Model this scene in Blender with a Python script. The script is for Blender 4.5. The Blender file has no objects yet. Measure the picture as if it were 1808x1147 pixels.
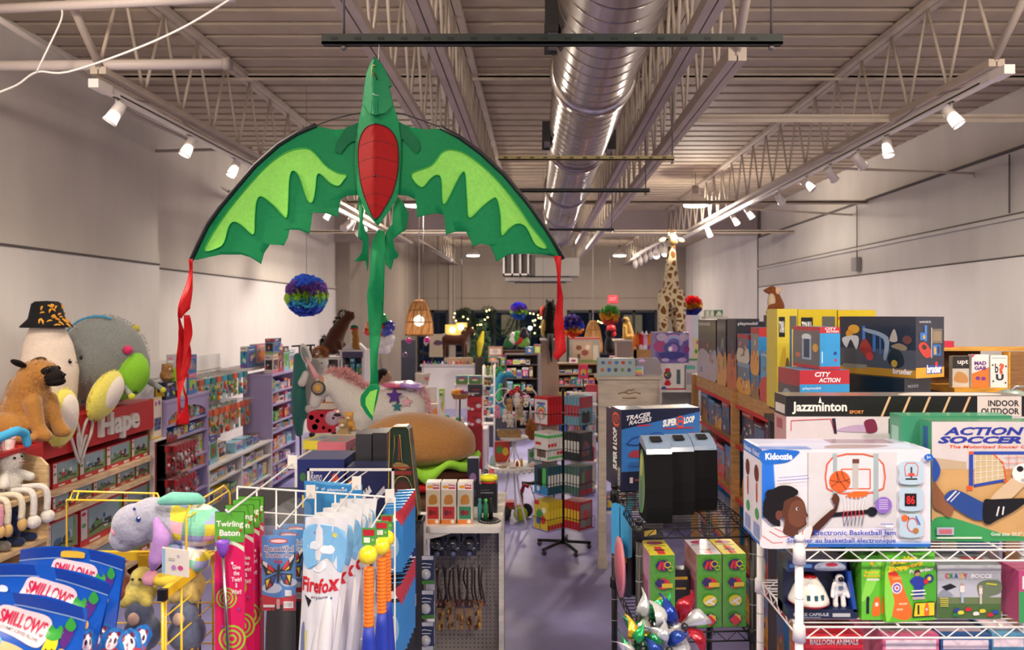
import bpy,bmesh,math,random
from mathutils import Vector,Matrix,Euler,noise
from math import pi,sin,cos,radians as R
random.seed(7)
SC = bpy.context.scene
COL = SC.collection
# ------------------------------------------------------------------ camera, world, exposure
F = 1350.0;H = 2.5;CX = 950.0;CY = 553.0        # focal length in pixels, eye height, vanishing point
cam_d = bpy.data.cameras.new('camera');cam = bpy.data.objects.new('camera',cam_d);COL.objects.link(cam)
cam.location = (0,0,H);cam.rotation_euler = (pi/2,0,0)
cam_d.sensor_width = 36;cam_d.lens = F/1808*36
cam_d.shift_x = (904-CX)/1808;cam_d.shift_y = -(573.5-CY)/1808
cam_d.dof.use_dof = True;cam_d.dof.focus_distance = 3.4;cam_d.dof.aperture_fstop = 3.5
cam_d.clip_end = 200
SC.camera = cam
SC.view_settings.view_transform = 'Standard';SC.view_settings.look = 'None'
SC.view_settings.gamma = 1;SC.view_settings.exposure = -0.85
SC.view_settings.use_curve_mapping = False
wd = bpy.data.worlds.new('dusk');SC.world = wd;wd.use_nodes = True
wt = wd.node_tree;bg = wt.nodes['Background']
wtc = wt.nodes.new('ShaderNodeTexCoord');wsx = wt.nodes.new('ShaderNodeSeparateXYZ');wr = wt.nodes.new('ShaderNodeValToRGB')
wt.links.new(wtc.outputs['Generated'],wsx.inputs[0]);wt.links.new(wsx.outputs['Z'],wr.inputs[0]);wt.links.new(wr.outputs[0],bg.inputs[0])
wr.color_ramp.elements[0].color = (.10,.13,.22,1);wr.color_ramp.elements[1].color = (.03,.06,.14,1)
bg.inputs[1].default_value = 1.0

def P(px,py,Y):                                   # the point at depth Y that the photograph shows at a pixel
    return Vector(((px-CX)*Y/F,Y,H-(py-CY)*Y/F))

WARM = (1,.83,.66);NEUT = (1,.87,.725)
def lamp(kind,loc,power,color=NEUT,target=None,size=.3,angle=60,blend=.6):
    d = bpy.data.lights.new('light',kind);d.energy = power;d.color = color
    if kind == 'AREA': d.shape = 'DISK';d.size = size
    elif kind == 'SPOT': d.spot_size = R(angle);d.spot_blend = blend;d.shadow_soft_size = size
    else: d.shadow_soft_size = size
    o = bpy.data.objects.new('light',d);COL.objects.link(o);o.location = loc
    if target is not None: o.rotation_euler = (Vector(target)-Vector(loc)).to_track_quat('-Z','Y').to_euler()
    return o
# high-bay pendants (the visible ones, the same rows nearer the camera, an unseen one far back)
BAYS = [(-2.15,25.3),(2.7,25.3),(-2.15,13.5),(2.78,13.5),(-1.6,-.6),(1.9,-.6),(-2.6,3.2),(2.9,3.0),(0.2,19.5),(.5,.7)]  # last one is an added unseen lamp that brightens the aisle and front goods
BP = [230,230,400,440,300,300,240,240,340,190]
for (x,y),p in zip(BAYS,BP):
    lamp('AREA',(x,y,4.38),p*.55,WARM if y > 20 else NEUT,size=.42);lamp('POINT',(x,y,4.26),p*.75,NEUT,size=.12)
# track spots: (y along track, side, target)
TRK = [(-1,6.7,(-4.2,5.9,1.2),1),(-1,7.7,(-3.9,6.6,1.2),1),(-1,11.2,(-4.6,10.6,1.4),1),(-1,12.6,(-4.6,14.5,1.6),1),(-1,9.3,(-4.7,9.2,1.6),0),
       (-1,5.55,(-4.4,5.2,1.8),1),
       (1,5.66,(4.6,4.6,1.3),1),(1,6.7,(3.2,5.8,1.0),1),(1,7.3,(5.3,8.2,1.8),0),(1,8.0,(5.3,9.4,1.8),0),(1,8.7,(5.3,7.6,1.8),0),
       (1,9.7,(5.3,12.0,1.8),0),(1,11.1,(4.7,10.2,1.2),1),(1,11.9,(4.4,10.8,1.2),1),(1,13.7,(4.0,12.6,1.0),1)]
TRZ = 4.02
for s,y,t,on in TRK:
    lamp('SPOT',(s*3.02+s*.02,y,TRZ-.03),330,NEUT,t,.05,95,1.0)
lamp('SPOT',(2.0,8.0,4.1),620,WARM,(1.60,8.85,3.42),.03,20,.6)      # the head that burns out the giraffe
lamp('SPOT',(.3,10.2,4.0),120,WARM,(-1.9,8.2,1.7),.05,40,.8)

# ------------------------------------------------------------------ materials
MC = {}
def lin(c):
    return tuple((v/12.92 if v <= .04045 else ((v+.055)/1.055)**2.4) for v in c)
def hx(h):
    h = h.lstrip('#')
    return lin(tuple(int(h[i:i+2],16)/255 for i in (0,2,4)))
def mat(h,rough=.5,metal=0,emit=0,kind='',clear=0):
    k = (h,rough,metal,emit,kind,clear)
    if k in MC: return MC[k]
    m = bpy.data.materials.new((kind or 'surface')+'_'+h.strip('#'));m.use_nodes = True
    t = m.node_tree;b = t.nodes['Principled BSDF'];c = hx(h)
    b.inputs['Base Color'].default_value = (*c,1);b.inputs['Roughness'].default_value = rough;b.inputs['Metallic'].default_value = metal
    if emit:
        b.inputs['Emission Color'].default_value = (*c,1);b.inputs['Emission Strength'].default_value = emit
    def N(ty,**kw):
        n = t.nodes.new(ty)
        for a,v in kw.items(): n.inputs[a].default_value = v
        return n
    if kind in ('fur','cloth','wall','print','wood','rattan','floor','deck','grunge'):
        tc = N('ShaderNodeTexCoord')
        sc = {'fur': 90,'cloth': 60,'wall': 1.3,'print': 14,'wood': 9,'rattan': 40,'floor': 3,'deck': 2.5,'grunge': 6}[kind]
        nz = N('ShaderNodeTexNoise',Scale=sc,Detail=5.0,Roughness=.6)
        src = tc.outputs['Object']
        if kind in ('wood','grunge','wall'):
            mp = N('ShaderNodeMapping');mp.inputs['Scale'].default_value = {'wood': (1,1,7),'grunge': (.6,.6,3),'wall': (1,1,.35)}[kind]
            t.links.new(src,mp.inputs[0]);src = mp.outputs[0]
        t.links.new(src,nz.inputs['Vector'])
        am = {'fur': .16,'cloth': .10,'wall': .10,'print': .06,'wood': .35,'rattan': .4,'floor': .14,'deck': .16,'grunge': .25}[kind]
        rp = N('ShaderNodeValToRGB');rp.color_ramp.elements[0].position = .3;rp.color_ramp.elements[1].position = .72
        rp.color_ramp.elements[0].color = (*[v*(1-am) for v in c],1);rp.color_ramp.elements[1].color = (*[min(1,v*(1+am*.6)) for v in c],1)
        t.links.new(nz.outputs['Fac'],rp.inputs[0]);t.links.new(rp.outputs[0],b.inputs['Base Color'])
        if kind in ('fur','cloth','rattan','floor','wall'):
            bp = N('ShaderNodeBump',Strength={'fur': .6,'cloth': .25,'rattan': .8,'floor': .03,'wall': .12}[kind],Distance={'fur': .012,'cloth': .002,'rattan': .01,'floor': .01,'wall': .01}[kind])
            n2 = nz
            if kind == 'fur':
                n2 = N('ShaderNodeTexNoise',Scale=45.0,Detail=6.0);t.links.new(src,n2.inputs['Vector'])
            t.links.new(n2.outputs['Fac'],bp.inputs['Height']);t.links.new(bp.outputs[0],b.inputs['Normal'])
        if kind in ('fur','cloth'): b.inputs['Specular IOR Level'].default_value = .15
        if kind == 'fur': b.inputs['Sheen Weight'].default_value = .35;b.inputs['Roughness'].default_value = .9
    if kind == 'film':
        b.inputs['Alpha'].default_value = .035;b.inputs['Roughness'].default_value = .12
    if kind == 'rattan': b.inputs['Alpha'].default_value = .8
    if kind == 'glass':
        b.inputs['Alpha'].default_value = .25;b.inputs['Roughness'].default_value = .03
    if clear: b.inputs['Coat Weight'].default_value = clear;b.inputs['Coat Roughness'].default_value = .12
    MC[k] = m;return m
def box_mat(h): return mat(h,.38,kind='print',clear=.35)     # printed, varnished carton

# ------------------------------------------------------------------ mesh builder
TXT = {}
def text_mesh(s,bold=0.0,shear=0.0):
    k = (s,bold,shear)
    if k in TXT: return TXT[k]
    c = bpy.data.curves.new('lettering','FONT');c.body = s;c.size = 1;c.resolution_u = 2;c.offset = bold;c.shear = shear;c.align_x = 'CENTER'
    o = bpy.data.objects.new('lettering',c);COL.objects.link(o)
    dg = bpy.context.evaluated_depsgraph_get();me = bpy.data.meshes.new_from_object(o.evaluated_get(dg))
    vs = [(v.co.x,v.co.y) for v in me.vertices];fs = [tuple(p.vertices) for p in me.polygons]
    bpy.data.objects.remove(o);bpy.data.curves.remove(c);bpy.data.meshes.remove(me)
    x0 = min(v[0] for v in vs);x1 = max(v[0] for v in vs);y0 = min(v[1] for v in vs);y1 = max(v[1] for v in vs)
    vs = [((x-x0)/(x1-x0),(y-y0)/(y1-y0)) for x,y in vs]
    TXT[k] = (vs,fs);return TXT[k]

def sph_pts(n=12,m=8):
    v = [(0,0,1)]
    for j in range(1,m):
        a = pi*j/m
        for i in range(n): v.append((sin(a)*cos(2*pi*i/n),sin(a)*sin(2*pi*i/n),cos(a)))
    v.append((0,0,-1));f = []
    for i in range(n): f.append((0,1+i,1+(i+1) % n))
    for j in range(m-2):
        for i in range(n):
            a = 1+j*n+i;b = 1+j*n+(i+1) % n;f.append((a,a+n,b+n,b))
    L = len(v)-1
    for i in range(n): f.append((L,1+(m-2)*n+(i+1) % n,1+(m-2)*n+i))
    return v,f
SPH = {}
def catmull(pts,n=5,closed=True):
    out = [];L = len(pts)
    for i in range(L if closed else L-1):
        g = lambda k: pts[k % L] if closed else pts[max(0,min(L-1,k))]
        p0,p1,p2,p3 = g(i-1),g(i),g(i+1),g(i+2)
        for k in range(n):
            t = k/n
            out.append(tuple(.5*((2*p1[d])+(-p0[d]+p2[d])*t+(2*p0[d]-5*p1[d]+4*p2[d]-p3[d])*t*t+(-p0[d]+3*p1[d]-3*p2[d]+p3[d])*t**3) for d in range(len(p1))))
    if not closed: out.append(tuple(pts[-1]))
    return out
def circ(u,v,r,n=20,ry=None,rot=0):
    ry = r if ry is None else ry
    return [(u+r*cos(2*pi*i/n)*cos(rot)-ry*sin(2*pi*i/n)*sin(rot),v+r*cos(2*pi*i/n)*sin(rot)+ry*sin(2*pi*i/n)*cos(rot)) for i in range(n)]
def star(u,v,r,n=5,k=.45,rot=pi/2):
    return [(u+(r if i % 2 == 0 else r*k)*cos(rot+pi*i/n),v+(r if i % 2 == 0 else r*k)*sin(rot+pi*i/n)) for i in range(2*n)]

class MB:
    def __init__(s): s.v = [];s.f = [];s.mi = [];s.m = [];s.smooth = []
    def mid(s,m):
        if m not in s.m: s.m.append(m)
        return s.m.index(m)
    def add(s,vs,fs,m,sm=False):
        b = len(s.v);k = s.mid(m);s.v += [tuple(v) for v in vs]
        for f in fs: s.f.append(tuple(b+i for i in f));s.mi.append(k);s.smooth.append(sm)
        return s
    def box(s,c,d,m,M=None):
        x,y,z = d[0]/2,d[1]/2,d[2]/2
        vs = [Vector((i*x,j*y,k*z)) for i in (-1,1) for j in (-1,1) for k in (-1,1)]
        if M is not None: vs = [M @ v for v in vs]
        vs = [v+Vector(c) for v in vs]
        return s.add(vs,[(0,1,3,2),(4,6,7,5),(0,4,5,1),(2,3,7,6),(0,2,6,4),(1,5,7,3)],m)
    def bx(s,x0,x1,y0,y1,z0,z1,m): return s.box(((x0+x1)/2,(y0+y1)/2,(z0+z1)/2),(x1-x0,y1-y0,z1-z0),m)
    def bev(s,x0,x1,y0,y1,z0,z1,r,m):          # box with rounded vertical edges
        o = []
        for cx,cy,a in ((x1-r,y1-r,0),(x0+r,y1-r,90),(x0+r,y0+r,180),(x1-r,y0+r,270)):
            for k in range(5): t = R(a+k*22.5);o.append((cx+r*cos(t),cy+r*sin(t)))
        return s.prism(o,z0,z1,m)
    def prism(s,o,z0,z1,m):
        n = len(o);vs = [(x,y,z0) for x,y in o]+[(x,y,z1) for x,y in o]
        return s.add(vs,[tuple(range(n))[::-1],tuple(range(n,2*n))]+[(i,(i+1) % n,n+(i+1) % n,n+i) for i in range(n)],m)
    def ext(s,pts,f,t0,t1,m):                      # extrude 2-D outline through map f(u,v,t)
        n = len(pts);vs = [f(u,v,t0) for u,v in pts]+[f(u,v,t1) for u,v in pts]
        return s.add(vs,[tuple(range(n))[::-1],tuple(range(n,2*n))]+[(i,(i+1) % n,n+(i+1) % n,n+i) for i in range(n)],m)
    def ell(s,c,r,m,rot=None,n=14,k=9,sm=True):
        if (n,k) not in SPH: SPH[(n,k)] = sph_pts(n,k)
        v,f = SPH[(n,k)];M = Euler(rot).to_matrix() if rot else Matrix.Identity(3)
        r = (r,r,r) if not hasattr(r,'__len__') else r
        return s.add([M @ Vector((a*r[0],b*r[1],d*r[2]))+Vector(c) for a,b,d in v],f,m,sm)
    def tube(s,pts,r,m,n=6,closed=False,sm=True):
        pts = [Vector(p) for p in pts];L = len(pts);rs = r if hasattr(r,'__len__') else [r]*L
        vs = [];up = None
        for i,p in enumerate(pts):
            if closed: d = pts[(i+1) % L]-pts[i-1]
            else: d = pts[min(i+1,L-1)]-pts[max(i-1,0)]
            d.normalize()
            if up is None: up = Vector((0,0,1)) if abs(d.z) < .9 else Vector((1,0,0))
            a = d.cross(up)
            if a.length < 1e-4: up = Vector((0,1,.1));a = d.cross(up)
            a.normalize();b = a.cross(d);up = b
            for k in range(n): t = 2*pi*k/n;vs.append(p+(a*cos(t)+b*sin(t))*rs[i])
        fs = []
        for i in range(L if closed else L-1):
            for k in range(n):
                a = i*n+k;b = i*n+(k+1) % n;c = ((i+1) % L)*n
                fs.append((a,b,c+(k+1) % n,c+k))
        if not closed: fs += [tuple(range(n))[::-1],tuple(range((L-1)*n,L*n))]
        return s.add(vs,fs,m,sm)
    def lathe(s,prof,c,m,n=24,sm=True,ang=2*pi,M=None):
        vs = [];L = len(prof)
        for r,z in prof:
            for k in range(n): vs.append(Vector((max(r,1e-4)*cos(ang*k/n),max(r,1e-4)*sin(ang*k/n),z)))
        if M is not None: vs = [M @ v for v in vs]
        vs = [v+Vector(c) for v in vs]
        return s.add(vs,[(i*n+k,i*n+(k+1) % n,(i+1)*n+(k+1) % n,(i+1)*n+k) for i in range(L-1) for k in range(n)],m,sm)
    def sheet(s,pts,f,m,cuts=2,sm=True):            # flat outline triangulated, refined and laid on f(u,v)
        bm = bmesh.new();fv = [bm.verts.new((p[0],p[1],0)) for p in pts]
        bm.faces.new(fv);bm.normal_update();bmesh.ops.triangulate(bm,faces=bm.faces[:],ngon_method='EAR_CLIP')
        for _ in range(cuts):
            bmesh.ops.subdivide_edges(bm,edges=bm.edges[:],cuts=1,use_grid_fill=True)
        bm.verts.index_update();vs = [f(v.co.x,v.co.y) for v in bm.verts];fs = [tuple(v.index for v in q.verts) for q in bm.faces]
        bm.free();return s.add(vs,fs,m,sm)
    def art(s,items,f,e=.0005):
        """printed artwork on a face; f(u, v, off) maps to space"""
        k = 1
        for it in items:
            o = e*k;k += .34;t = it[0]
            if t == 'r': _,a,b,c,d,h = it;s.add([f(a,b,o),f(c,b,o),f(c,d,o),f(a,d,o)],[(0,1,2,3)],box_mat(h))
            elif t == 'p': s.add([f(u,v,o) for u,v in it[1]],[tuple(range(len(it[1])))],box_mat(it[2]))
            elif t == 'P': q = catmull(it[1],4);s.add([f(u,v,o) for u,v in q],[tuple(range(len(q)))],box_mat(it[2]))
            elif t == 'c': q = circ(it[1],it[2],it[3],18,it[4]);s.add([f(u,v,o) for u,v in q],[tuple(range(18))],box_mat(it[5]))
            elif t == 's': q = star(it[1],it[2],it[3]);s.add([f(u,v,o) for u,v in q],[tuple(range(10))],box_mat(it[4]))
            elif t == 'l':                               # line strip, width w in v units, aspect a
                pts,w,a,h = it[1:5]
                for p,q in zip(pts,pts[1:]):
                    dx,dy = (q[0]-p[0])*a,q[1]-p[1];L = math.hypot(dx,dy) or 1;nx,ny = -dy/L*w/2/a,dx/L*w/2
                    s.add([f(p[0]-nx,p[1]-ny,o),f(q[0]-nx,q[1]-ny,o),f(q[0]+nx,q[1]+ny,o),f(p[0]+nx,p[1]+ny,o)],[(0,1,2,3)],box_mat(h))
            elif t == 'T':                               # ('T', string, u0, v0, u1, v1, colour, bold, shear, tilt)
                _,st,a,b,c,d,h = it[:7];bo = it[7] if len(it) > 7 else .01;sh = it[8] if len(it) > 8 else 0;ti = it[9] if len(it) > 9 else 0
                vs,fs = text_mesh(st,bo,sh)
                s.add([f(a+x*(c-a),b+y*(d-b)+ti*(x-.5),o) for x,y in vs],fs,box_mat(h))
        return s
    def done(s,name,parent=None,loc=None,rz=0,rot=None,weld=False):
        me = bpy.data.meshes.new(name);me.from_pydata(s.v,[],s.f)
        for m in s.m: me.materials.append(m)
        me.polygons.foreach_set('material_index',s.mi);me.polygons.foreach_set('use_smooth',s.smooth);me.update()
        o = bpy.data.objects.new(name,me);COL.objects.link(o)
        if parent is not None: o.parent = parent
        if loc is not None: o.location = loc
        if rot is not None: o.rotation_euler = rot
        elif rz: o.rotation_euler = (0,0,rz)
        return o
LABELS = set()
def tag(o,label,cat,group=None,kind=None):
    o['label'] = label;o['category'] = cat
    if group: o['group'] = group
    if kind: o['kind'] = kind
    return o
def struct(o): o['kind'] = 'structure';return o
def empty(name,loc,label,cat,group=None,rz=0):
    o = bpy.data.objects.new(name,None);COL.objects.link(o);o.location = loc;o.rotation_euler = (0,0,rz);o.empty_display_size = .05
    return tag(o,label,cat,group)
def rem(o,vox=.015,smooth=4):                          # weld overlapping volumes into one continuous skin
    m = o.modifiers.new('skin','REMESH');m.mode = 'VOXEL';m.voxel_size = vox;m.use_smooth_shade = True
    if smooth: k = o.modifiers.new('soften','SMOOTH');k.iterations = smooth;k.factor = .6
    return o
def chain(mb,pts,m,dens=.35,n=12,k=8):
    """tapered limb through points (x,y,z,r) or (x,y,z,r,(sx,sy,sz))"""
    for a,b in zip(pts,pts[1:]):
        A = Vector(a[:3]);B = Vector(b[:3]);L = (B-A).length;c = max(1,int(L/(dens*max(min(a[3],b[3]),.004))))
        for i in range(c+1):
            t = i/c;mb.ell(A.lerp(B,t),a[3]+(b[3]-a[3])*t,m,n=n,k=k)
    return mb
def fuzz(name,parent,ells,n,L,m,w=.004,seed=1,droop=.3):
    """tufts standing on a set of ellipsoids [(c, r)]"""
    rnd = random.Random(seed);mb = MB();E = [(Vector(c),Vector(r if hasattr(r,'__len__') else (r,r,r))) for c,r in ells]
    ws = [max(r)**2 for _,r in E]
    got = 0;tries = 0
    while got < n and tries < n*6:
        tries += 1
        c,r = rnd.choices(E,ws)[0];d = Vector((rnd.gauss(0,1),rnd.gauss(0,1),rnd.gauss(0,1))).normalized()
        p = c+Vector((d.x*r.x,d.y*r.y,d.z*r.z))
        if any(((p-c2).x/r2.x)**2+((p-c2).y/r2.y)**2+((p-c2).z/r2.z)**2 < .9 for c2,r2 in E if c2 is not c): continue
        nn = Vector((d.x/r.x,d.y/r.y,d.z/r.z)).normalized()
        g = (nn+Vector((rnd.gauss(0,.35),rnd.gauss(0,.35),rnd.gauss(0,.35)-droop))).normalized()*L*rnd.uniform(.6,1.2)
        t = nn.cross(Vector((rnd.gauss(0,1),rnd.gauss(0,1),rnd.gauss(0,1)))).normalized()*w*.5
        mb.add([p-t-nn*L*.1,p+t-nn*L*.1,p+g],[(0,1,2)],m);got += 1
    return mb.done(name,parent)

ORD = ['first','second','third','fourth','fifth','sixth','seventh','eighth','ninth','tenth','eleventh','twelfth','thirteenth','fourteenth','fifteenth','sixteenth']
PAL = {'red': 'c8202c','blue': '1f62b4','teal': '1d97a5','yellow': 'e8c22a','white': 'e6e2e0','pink': 'e67fa4','purple': '6d4aa0','green': '4ca244','orange': 'e57a28','navy': '20285a','black': '222226','cream': 'dccfae','light blue': '8cc4e0','grey': '8f8f96','brown': '6b4632','lime green': 'a2cf3c'}
def fr(w,h):   # front face map (box local frame: x 0..w, y 0..d back, z 0..h)
    return lambda u,v,o: Vector((u*w,-o,v*h))
def pbox(name,label,cat,pos,w,d,h,col,rz=0,front=None,left=None,right=None,top=None,group=None,sides=None,parent=None,kindm=None):
    mb = MB();m = box_mat(col);ms = box_mat(sides or col)
    V = [(0,0,0),(w,0,0),(w,d,0),(0,d,0),(0,0,h),(w,0,h),(w,d,h),(0,d,h)]
    mb.add(V,[(0,1,5,4)],m);mb.add(V,[(1,2,6,5),(2,3,7,6),(3,0,4,7),(4,5,6,7),(3,2,1,0)],ms)
    if front: mb.art(front,fr(w,h))
    if left: mb.art(left,lambda u,v,o: Vector((-o,d-u*d,v*h)))
    if right: mb.art(right,lambda u,v,o: Vector((w+o,u*d,v*h)))
    if top: mb.art(top,lambda u,v,o: Vector((u*w,v*d,h+o)))
    o = mb.done(name,parent,pos,rz)
    if parent is None: tag(o,label,cat,group)
    return o
def rart(rnd,base,busy=1.0):
    """generic toy-carton artwork: band, picture field, shapes, fine print bars"""
    ks = [k for k in PAL if PAL[k] != base];c = lambda: PAL[rnd.choice(ks)]
    a = []
    if rnd.random() < .6: a.append(('r',0,.78,1,1,c()))
    if rnd.random() < .5: a.append(('r',.0,0,1,rnd.uniform(.08,.2),c()))
    a.append(('r',.1,.2,.9,.7,c()))
    for _ in range(int(5*busy)):
        u,v,r = rnd.uniform(.15,.85),rnd.uniform(.22,.7),rnd.uniform(.05,.16)
        a.append(rnd.choice([('c',u,v,r,r*rnd.uniform(.6,1.2),c()),('P',[(u+r*cos(t+rnd.random()*.5)*rnd.uniform(.7,1.2),v+r*sin(t)*rnd.uniform(.7,1.2)) for t in (0,1.2,2.4,3.6,4.8)],c())]))
    for k in range(2): a.append(('r',.15,.82+k*.07,rnd.uniform(.5,.85),.86+k*.07,rnd.choice(['f4f0ea',c()])))
    return a
# ------------------------------------------------------------------ the setting
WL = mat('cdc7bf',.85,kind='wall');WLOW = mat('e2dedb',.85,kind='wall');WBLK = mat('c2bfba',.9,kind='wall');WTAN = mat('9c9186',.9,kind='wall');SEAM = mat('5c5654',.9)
m = MB();m.bx(-6,6.5,-3,29.2,-.1,0,mat('9a98cf',.36,kind='floor'));struct(m.done('floor'))
# roof deck: trapezoid ribs running across the shop
m = MB();DK = mat('baaa94',.7,kind='deck');y = -3;vs = [];fs = []
prof = []
while y < 29.1:
    prof += [(y,4.99),(y+.21,4.99),(y+.225,5.045),(y+.285,5.045)];y += .30
for a,b in zip(prof,prof[1:]):
    i = len(vs);vs += [(-6,a[0],a[1]),(6.6,a[0],a[1]),(6.6,b[0],b[1]),(-6,b[0],b[1])];fs.append((i,i+1,i+2,i+3))
m.add(vs,fs,DK);m.bx(-6,6.6,-3,29.2,5.09,5.2,DK);struct(m.done('ceiling'))
def seam(mb,x,y0,y1,z,t=.02,e=.014,c=SEAM): mb.bx(x-e if x < 0 else x-e,x+e,y0,y1,z-t/2,z+t/2,c)
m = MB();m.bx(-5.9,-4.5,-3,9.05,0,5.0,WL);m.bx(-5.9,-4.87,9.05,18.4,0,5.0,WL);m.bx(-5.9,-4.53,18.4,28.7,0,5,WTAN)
m.bx(-4.5,-4.488,-3,9.06,0,3.07,WLOW);m.bx(-4.87,-4.858,9.05,18.4,0,3.07,WLOW)
m.bx(-4.5,-4.482,-3,9.06,3.085,3.20,WL);m.bx(-4.87,-4.852,9.05,18.4,3.085,3.16,WL)
seam(m,-4.489,-3,9.05,3.078);seam(m,-4.859,9.05,18.4,3.078)
struct(m.done('wall_left'))
m = MB();m.bx(5.35,6.5,-3,18.4,0,5.0,WL);m.bx(5.55,6.5,18.4,28.7,0,5,WLOW)
m.bx(5.29,5.35,-3,18.4,3.14,4.30,WBLK);m.bx(5.29,5.35,-3,18.4,0,3.12,WLOW)
for z,t in ((4.32,.035),(3.60,.02),(3.13,.012)): seam(m,5.29,-3,18.4,z,t)
m.bx(5.25,5.3,-3,18.4,3.54,3.585,WBLK)
m.bx(5.28,5.5,18.35,18.42,0,5,SEAM);struct(m.done('wall_right'))
# cross header hanging under the deck
m = MB();m.bx(-5.5,5.6,18.4,18.6,4.43,5.0,mat('97898a',.9,kind='wall'));m.bx(-5.5,5.6,18.36,18.4,4.36,4.45,mat('b5aaa6',.8));m.bx(-4.9,-3.2,18.3,18.4,4.2,4.95,mat('a1938f',.9,kind='wall'));struct(m.done('trim_1'))
# back wall with its shop windows
BW = 28.7;FRM = mat('26262a',.4)
wins = [(738,790,548,690,2),(802,822,546,690,1),(834,952,546,700,3),(952,985,546,700,1),(1003,1158,546,700,4)]
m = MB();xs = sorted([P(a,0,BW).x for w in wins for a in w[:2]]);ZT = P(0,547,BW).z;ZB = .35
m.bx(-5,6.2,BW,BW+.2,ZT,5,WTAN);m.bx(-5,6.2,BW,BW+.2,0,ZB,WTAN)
edges = [-5]+xs+[6.2]
for a,b in zip(edges[0::2],edges[1::2]):
    if b-a > .02: m.bx(a,b,BW,BW+.2,ZB,ZT,WTAN)
m.bx(-5,6.2,BW-.012,BW,P(0,526,BW).z-.012,P(0,526,BW).z+.012,mat('7d756b',.9));m.bx(P(935,0,BW).x,P(935,0,BW).x+.03,BW-.012,BW,ZT,5,mat('8a8176',.9));m.bx(P(800,0,BW).x-.14,P(800,0,BW).x+.1,BW-.12,BW,0,5,mat('a39a8e',.9))
struct(m.done('wall_back'))
GL = mat('1a2230',.05,kind='glass')
for i,(a,b,t,bt,n) in enumerate(wins):
    m = MB();xa,xb = P(a,0,BW).x,P(b,0,BW).x
    for k in range(n+1):
        x = xa+(xb-xa)*k/n;m.bx(x-.045,x+.045,BW-.03,BW+.08,ZB,ZT,FRM)
    for z in (ZB+.04,ZT-.05,1.0): m.bx(xa,xb,BW-.03,BW+.08,z-.05,z+.05,FRM)
    w = struct(m.done('window_%d' % (i+1)));g = MB();g.bx(xa,xb,BW+.02,BW+.03,ZB,ZT,GL);g.done('pane',w)
# the street outside
m = MB();m.bx(-14,16,29.2,60,-.15,-.05,mat('3a3f49',.8));struct(m.done('ground'))
for i,(x,w,h,c) in enumerate(((-9,9,3.6,'5a7a8c'),(1,8,5.2,'35506a'),(11,9,4.2,'2a3448'))):
    m = MB();m.bx(x,x+w,50,54,0,h,mat(c,.8));m.bx(x-.2,x+w+.2,49.8,54,h-.5,h,mat('56606c',.8))
    for k in range(4): m.bx(x+.6+k*2,x+1.8+k*2,49.95,50.1,1,2.4,mat('c9b58a' if (i+k) % 3 == 0 else '1d2733',.3,emit=.6 if (i+k) % 3 == 0 else 0))
    tag(m.done('street_building'),['low pale teal building seen through the left windows','taller slate blue building seen through the middle windows','dark navy building seen through the right windows'][i],'building')
# parked car outside
e = empty('parked_car',(-5.6,33,-.05),'blue car parked outside behind the hanging shirt','car')
m = MB();f_ = lambda u,v,t: Vector((u,t,v))
m.ext([(0,.3),(4.3,.3),(4.4,.7),(3.6,.9),(3.0,1.4),(1.4,1.42),(.7,.95),(0,.85)],f_,-.85,.85,mat('3f6fa8',.25,clear=.5));m.done('body',e)
m = MB();m.ext([(.95,.95),(3.3,.93),(2.9,1.32),(1.5,1.34)],f_,-.87,.87,mat('0e1218',.1));m.done('window_glass',e)
for x in (.85,3.4):
    for s in (-1,1): m = MB();m.lathe([(0,-.1),(.32,-.1),(.32,.1),(0,.1)],(x,s*.8,.32),mat('15151a',.7),M=Euler((pi/2,0,0)).to_matrix());m.done('wheel',e)
# exit sign
m = MB();p = P(1074,534,BW);m.bx(p.x,p.x+.34,BW-.06,BW-.014,p.z,p.z+.26,mat('ff3040',.4,emit=2.2))
m.art([('T','EXIT',.12,.25,.88,.78,'ffd8d8',.02)],lambda u,v,o: Vector((p.x+u*.34,BW-.06-o,p.z+v*.26)),.002)
tag(m.done('exit_sign'),'small glowing red EXIT sign high on the back wall','sign')

# ------------------------------------------------------------------ joists, bridging, tracks
STL = mat('c6b8a8',.6,kind='deck');STD = mat('9d918c',.7)
def joist(x,y0,y1,zt,zb,label,step=.62,ch=.05,extra=True,group=None):
    e = empty('roof_joist',(x,y0,zb),label,'joist',group)
    m = MB()
    for s in (-1,1):
        m.bx(s*.035-.03,s*.035+.03,-.8 if extra else 0,y1-y0,zt-zb-.05,zt-zb,STL)
    m.done('top_chord',e)
    m = MB()
    for s in (-1,1): m.bx(s*.03-.025,s*.03+.025,0,y1-y0,0,ch,STL)
    m.done('bottom_chord',e)
    m = MB();y = 0;n = 0
    while y+step < y1-y0:
        m.tube([(0,y,.03),(0,y+step*.5,zt-zb-.04)],.013,STL,5);m.tube([(0,y+step*.5,zt-zb-.04),(0,y+step,.03)],.013,STL,5);y += step;n += 1
    if extra: m.tube([(0,.05,.03),(0,-.75,zt-zb-.03)],.03,STL,6)
    m.done('web',e);return e
JT = 4.98
joist(-3.05,5.3,18.3,JT,4.16,'pale steel bar joist above the left lighting track')
joist(3.12,5.2,18.3,JT,4.18,'pale steel bar joist above the right lighting track')
joist(-.68,2.5,18.3,JT,4.25,'pale steel bar joist just left of the round duct',.5,extra=False)
joist(-1.02,2.6,18.3,JT,4.12,'pale steel bar joist second left of the round duct',.7,extra=False)
joist(.95,3.0,18.3,JT,4.15,'pale steel bar joist just right of the round duct',.45,.07,extra=False)
joist(1.20,4.6,18.3,JT,4.02,'pale steel bar joist between round duct and right track, lower chord',.55,.08)
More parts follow.
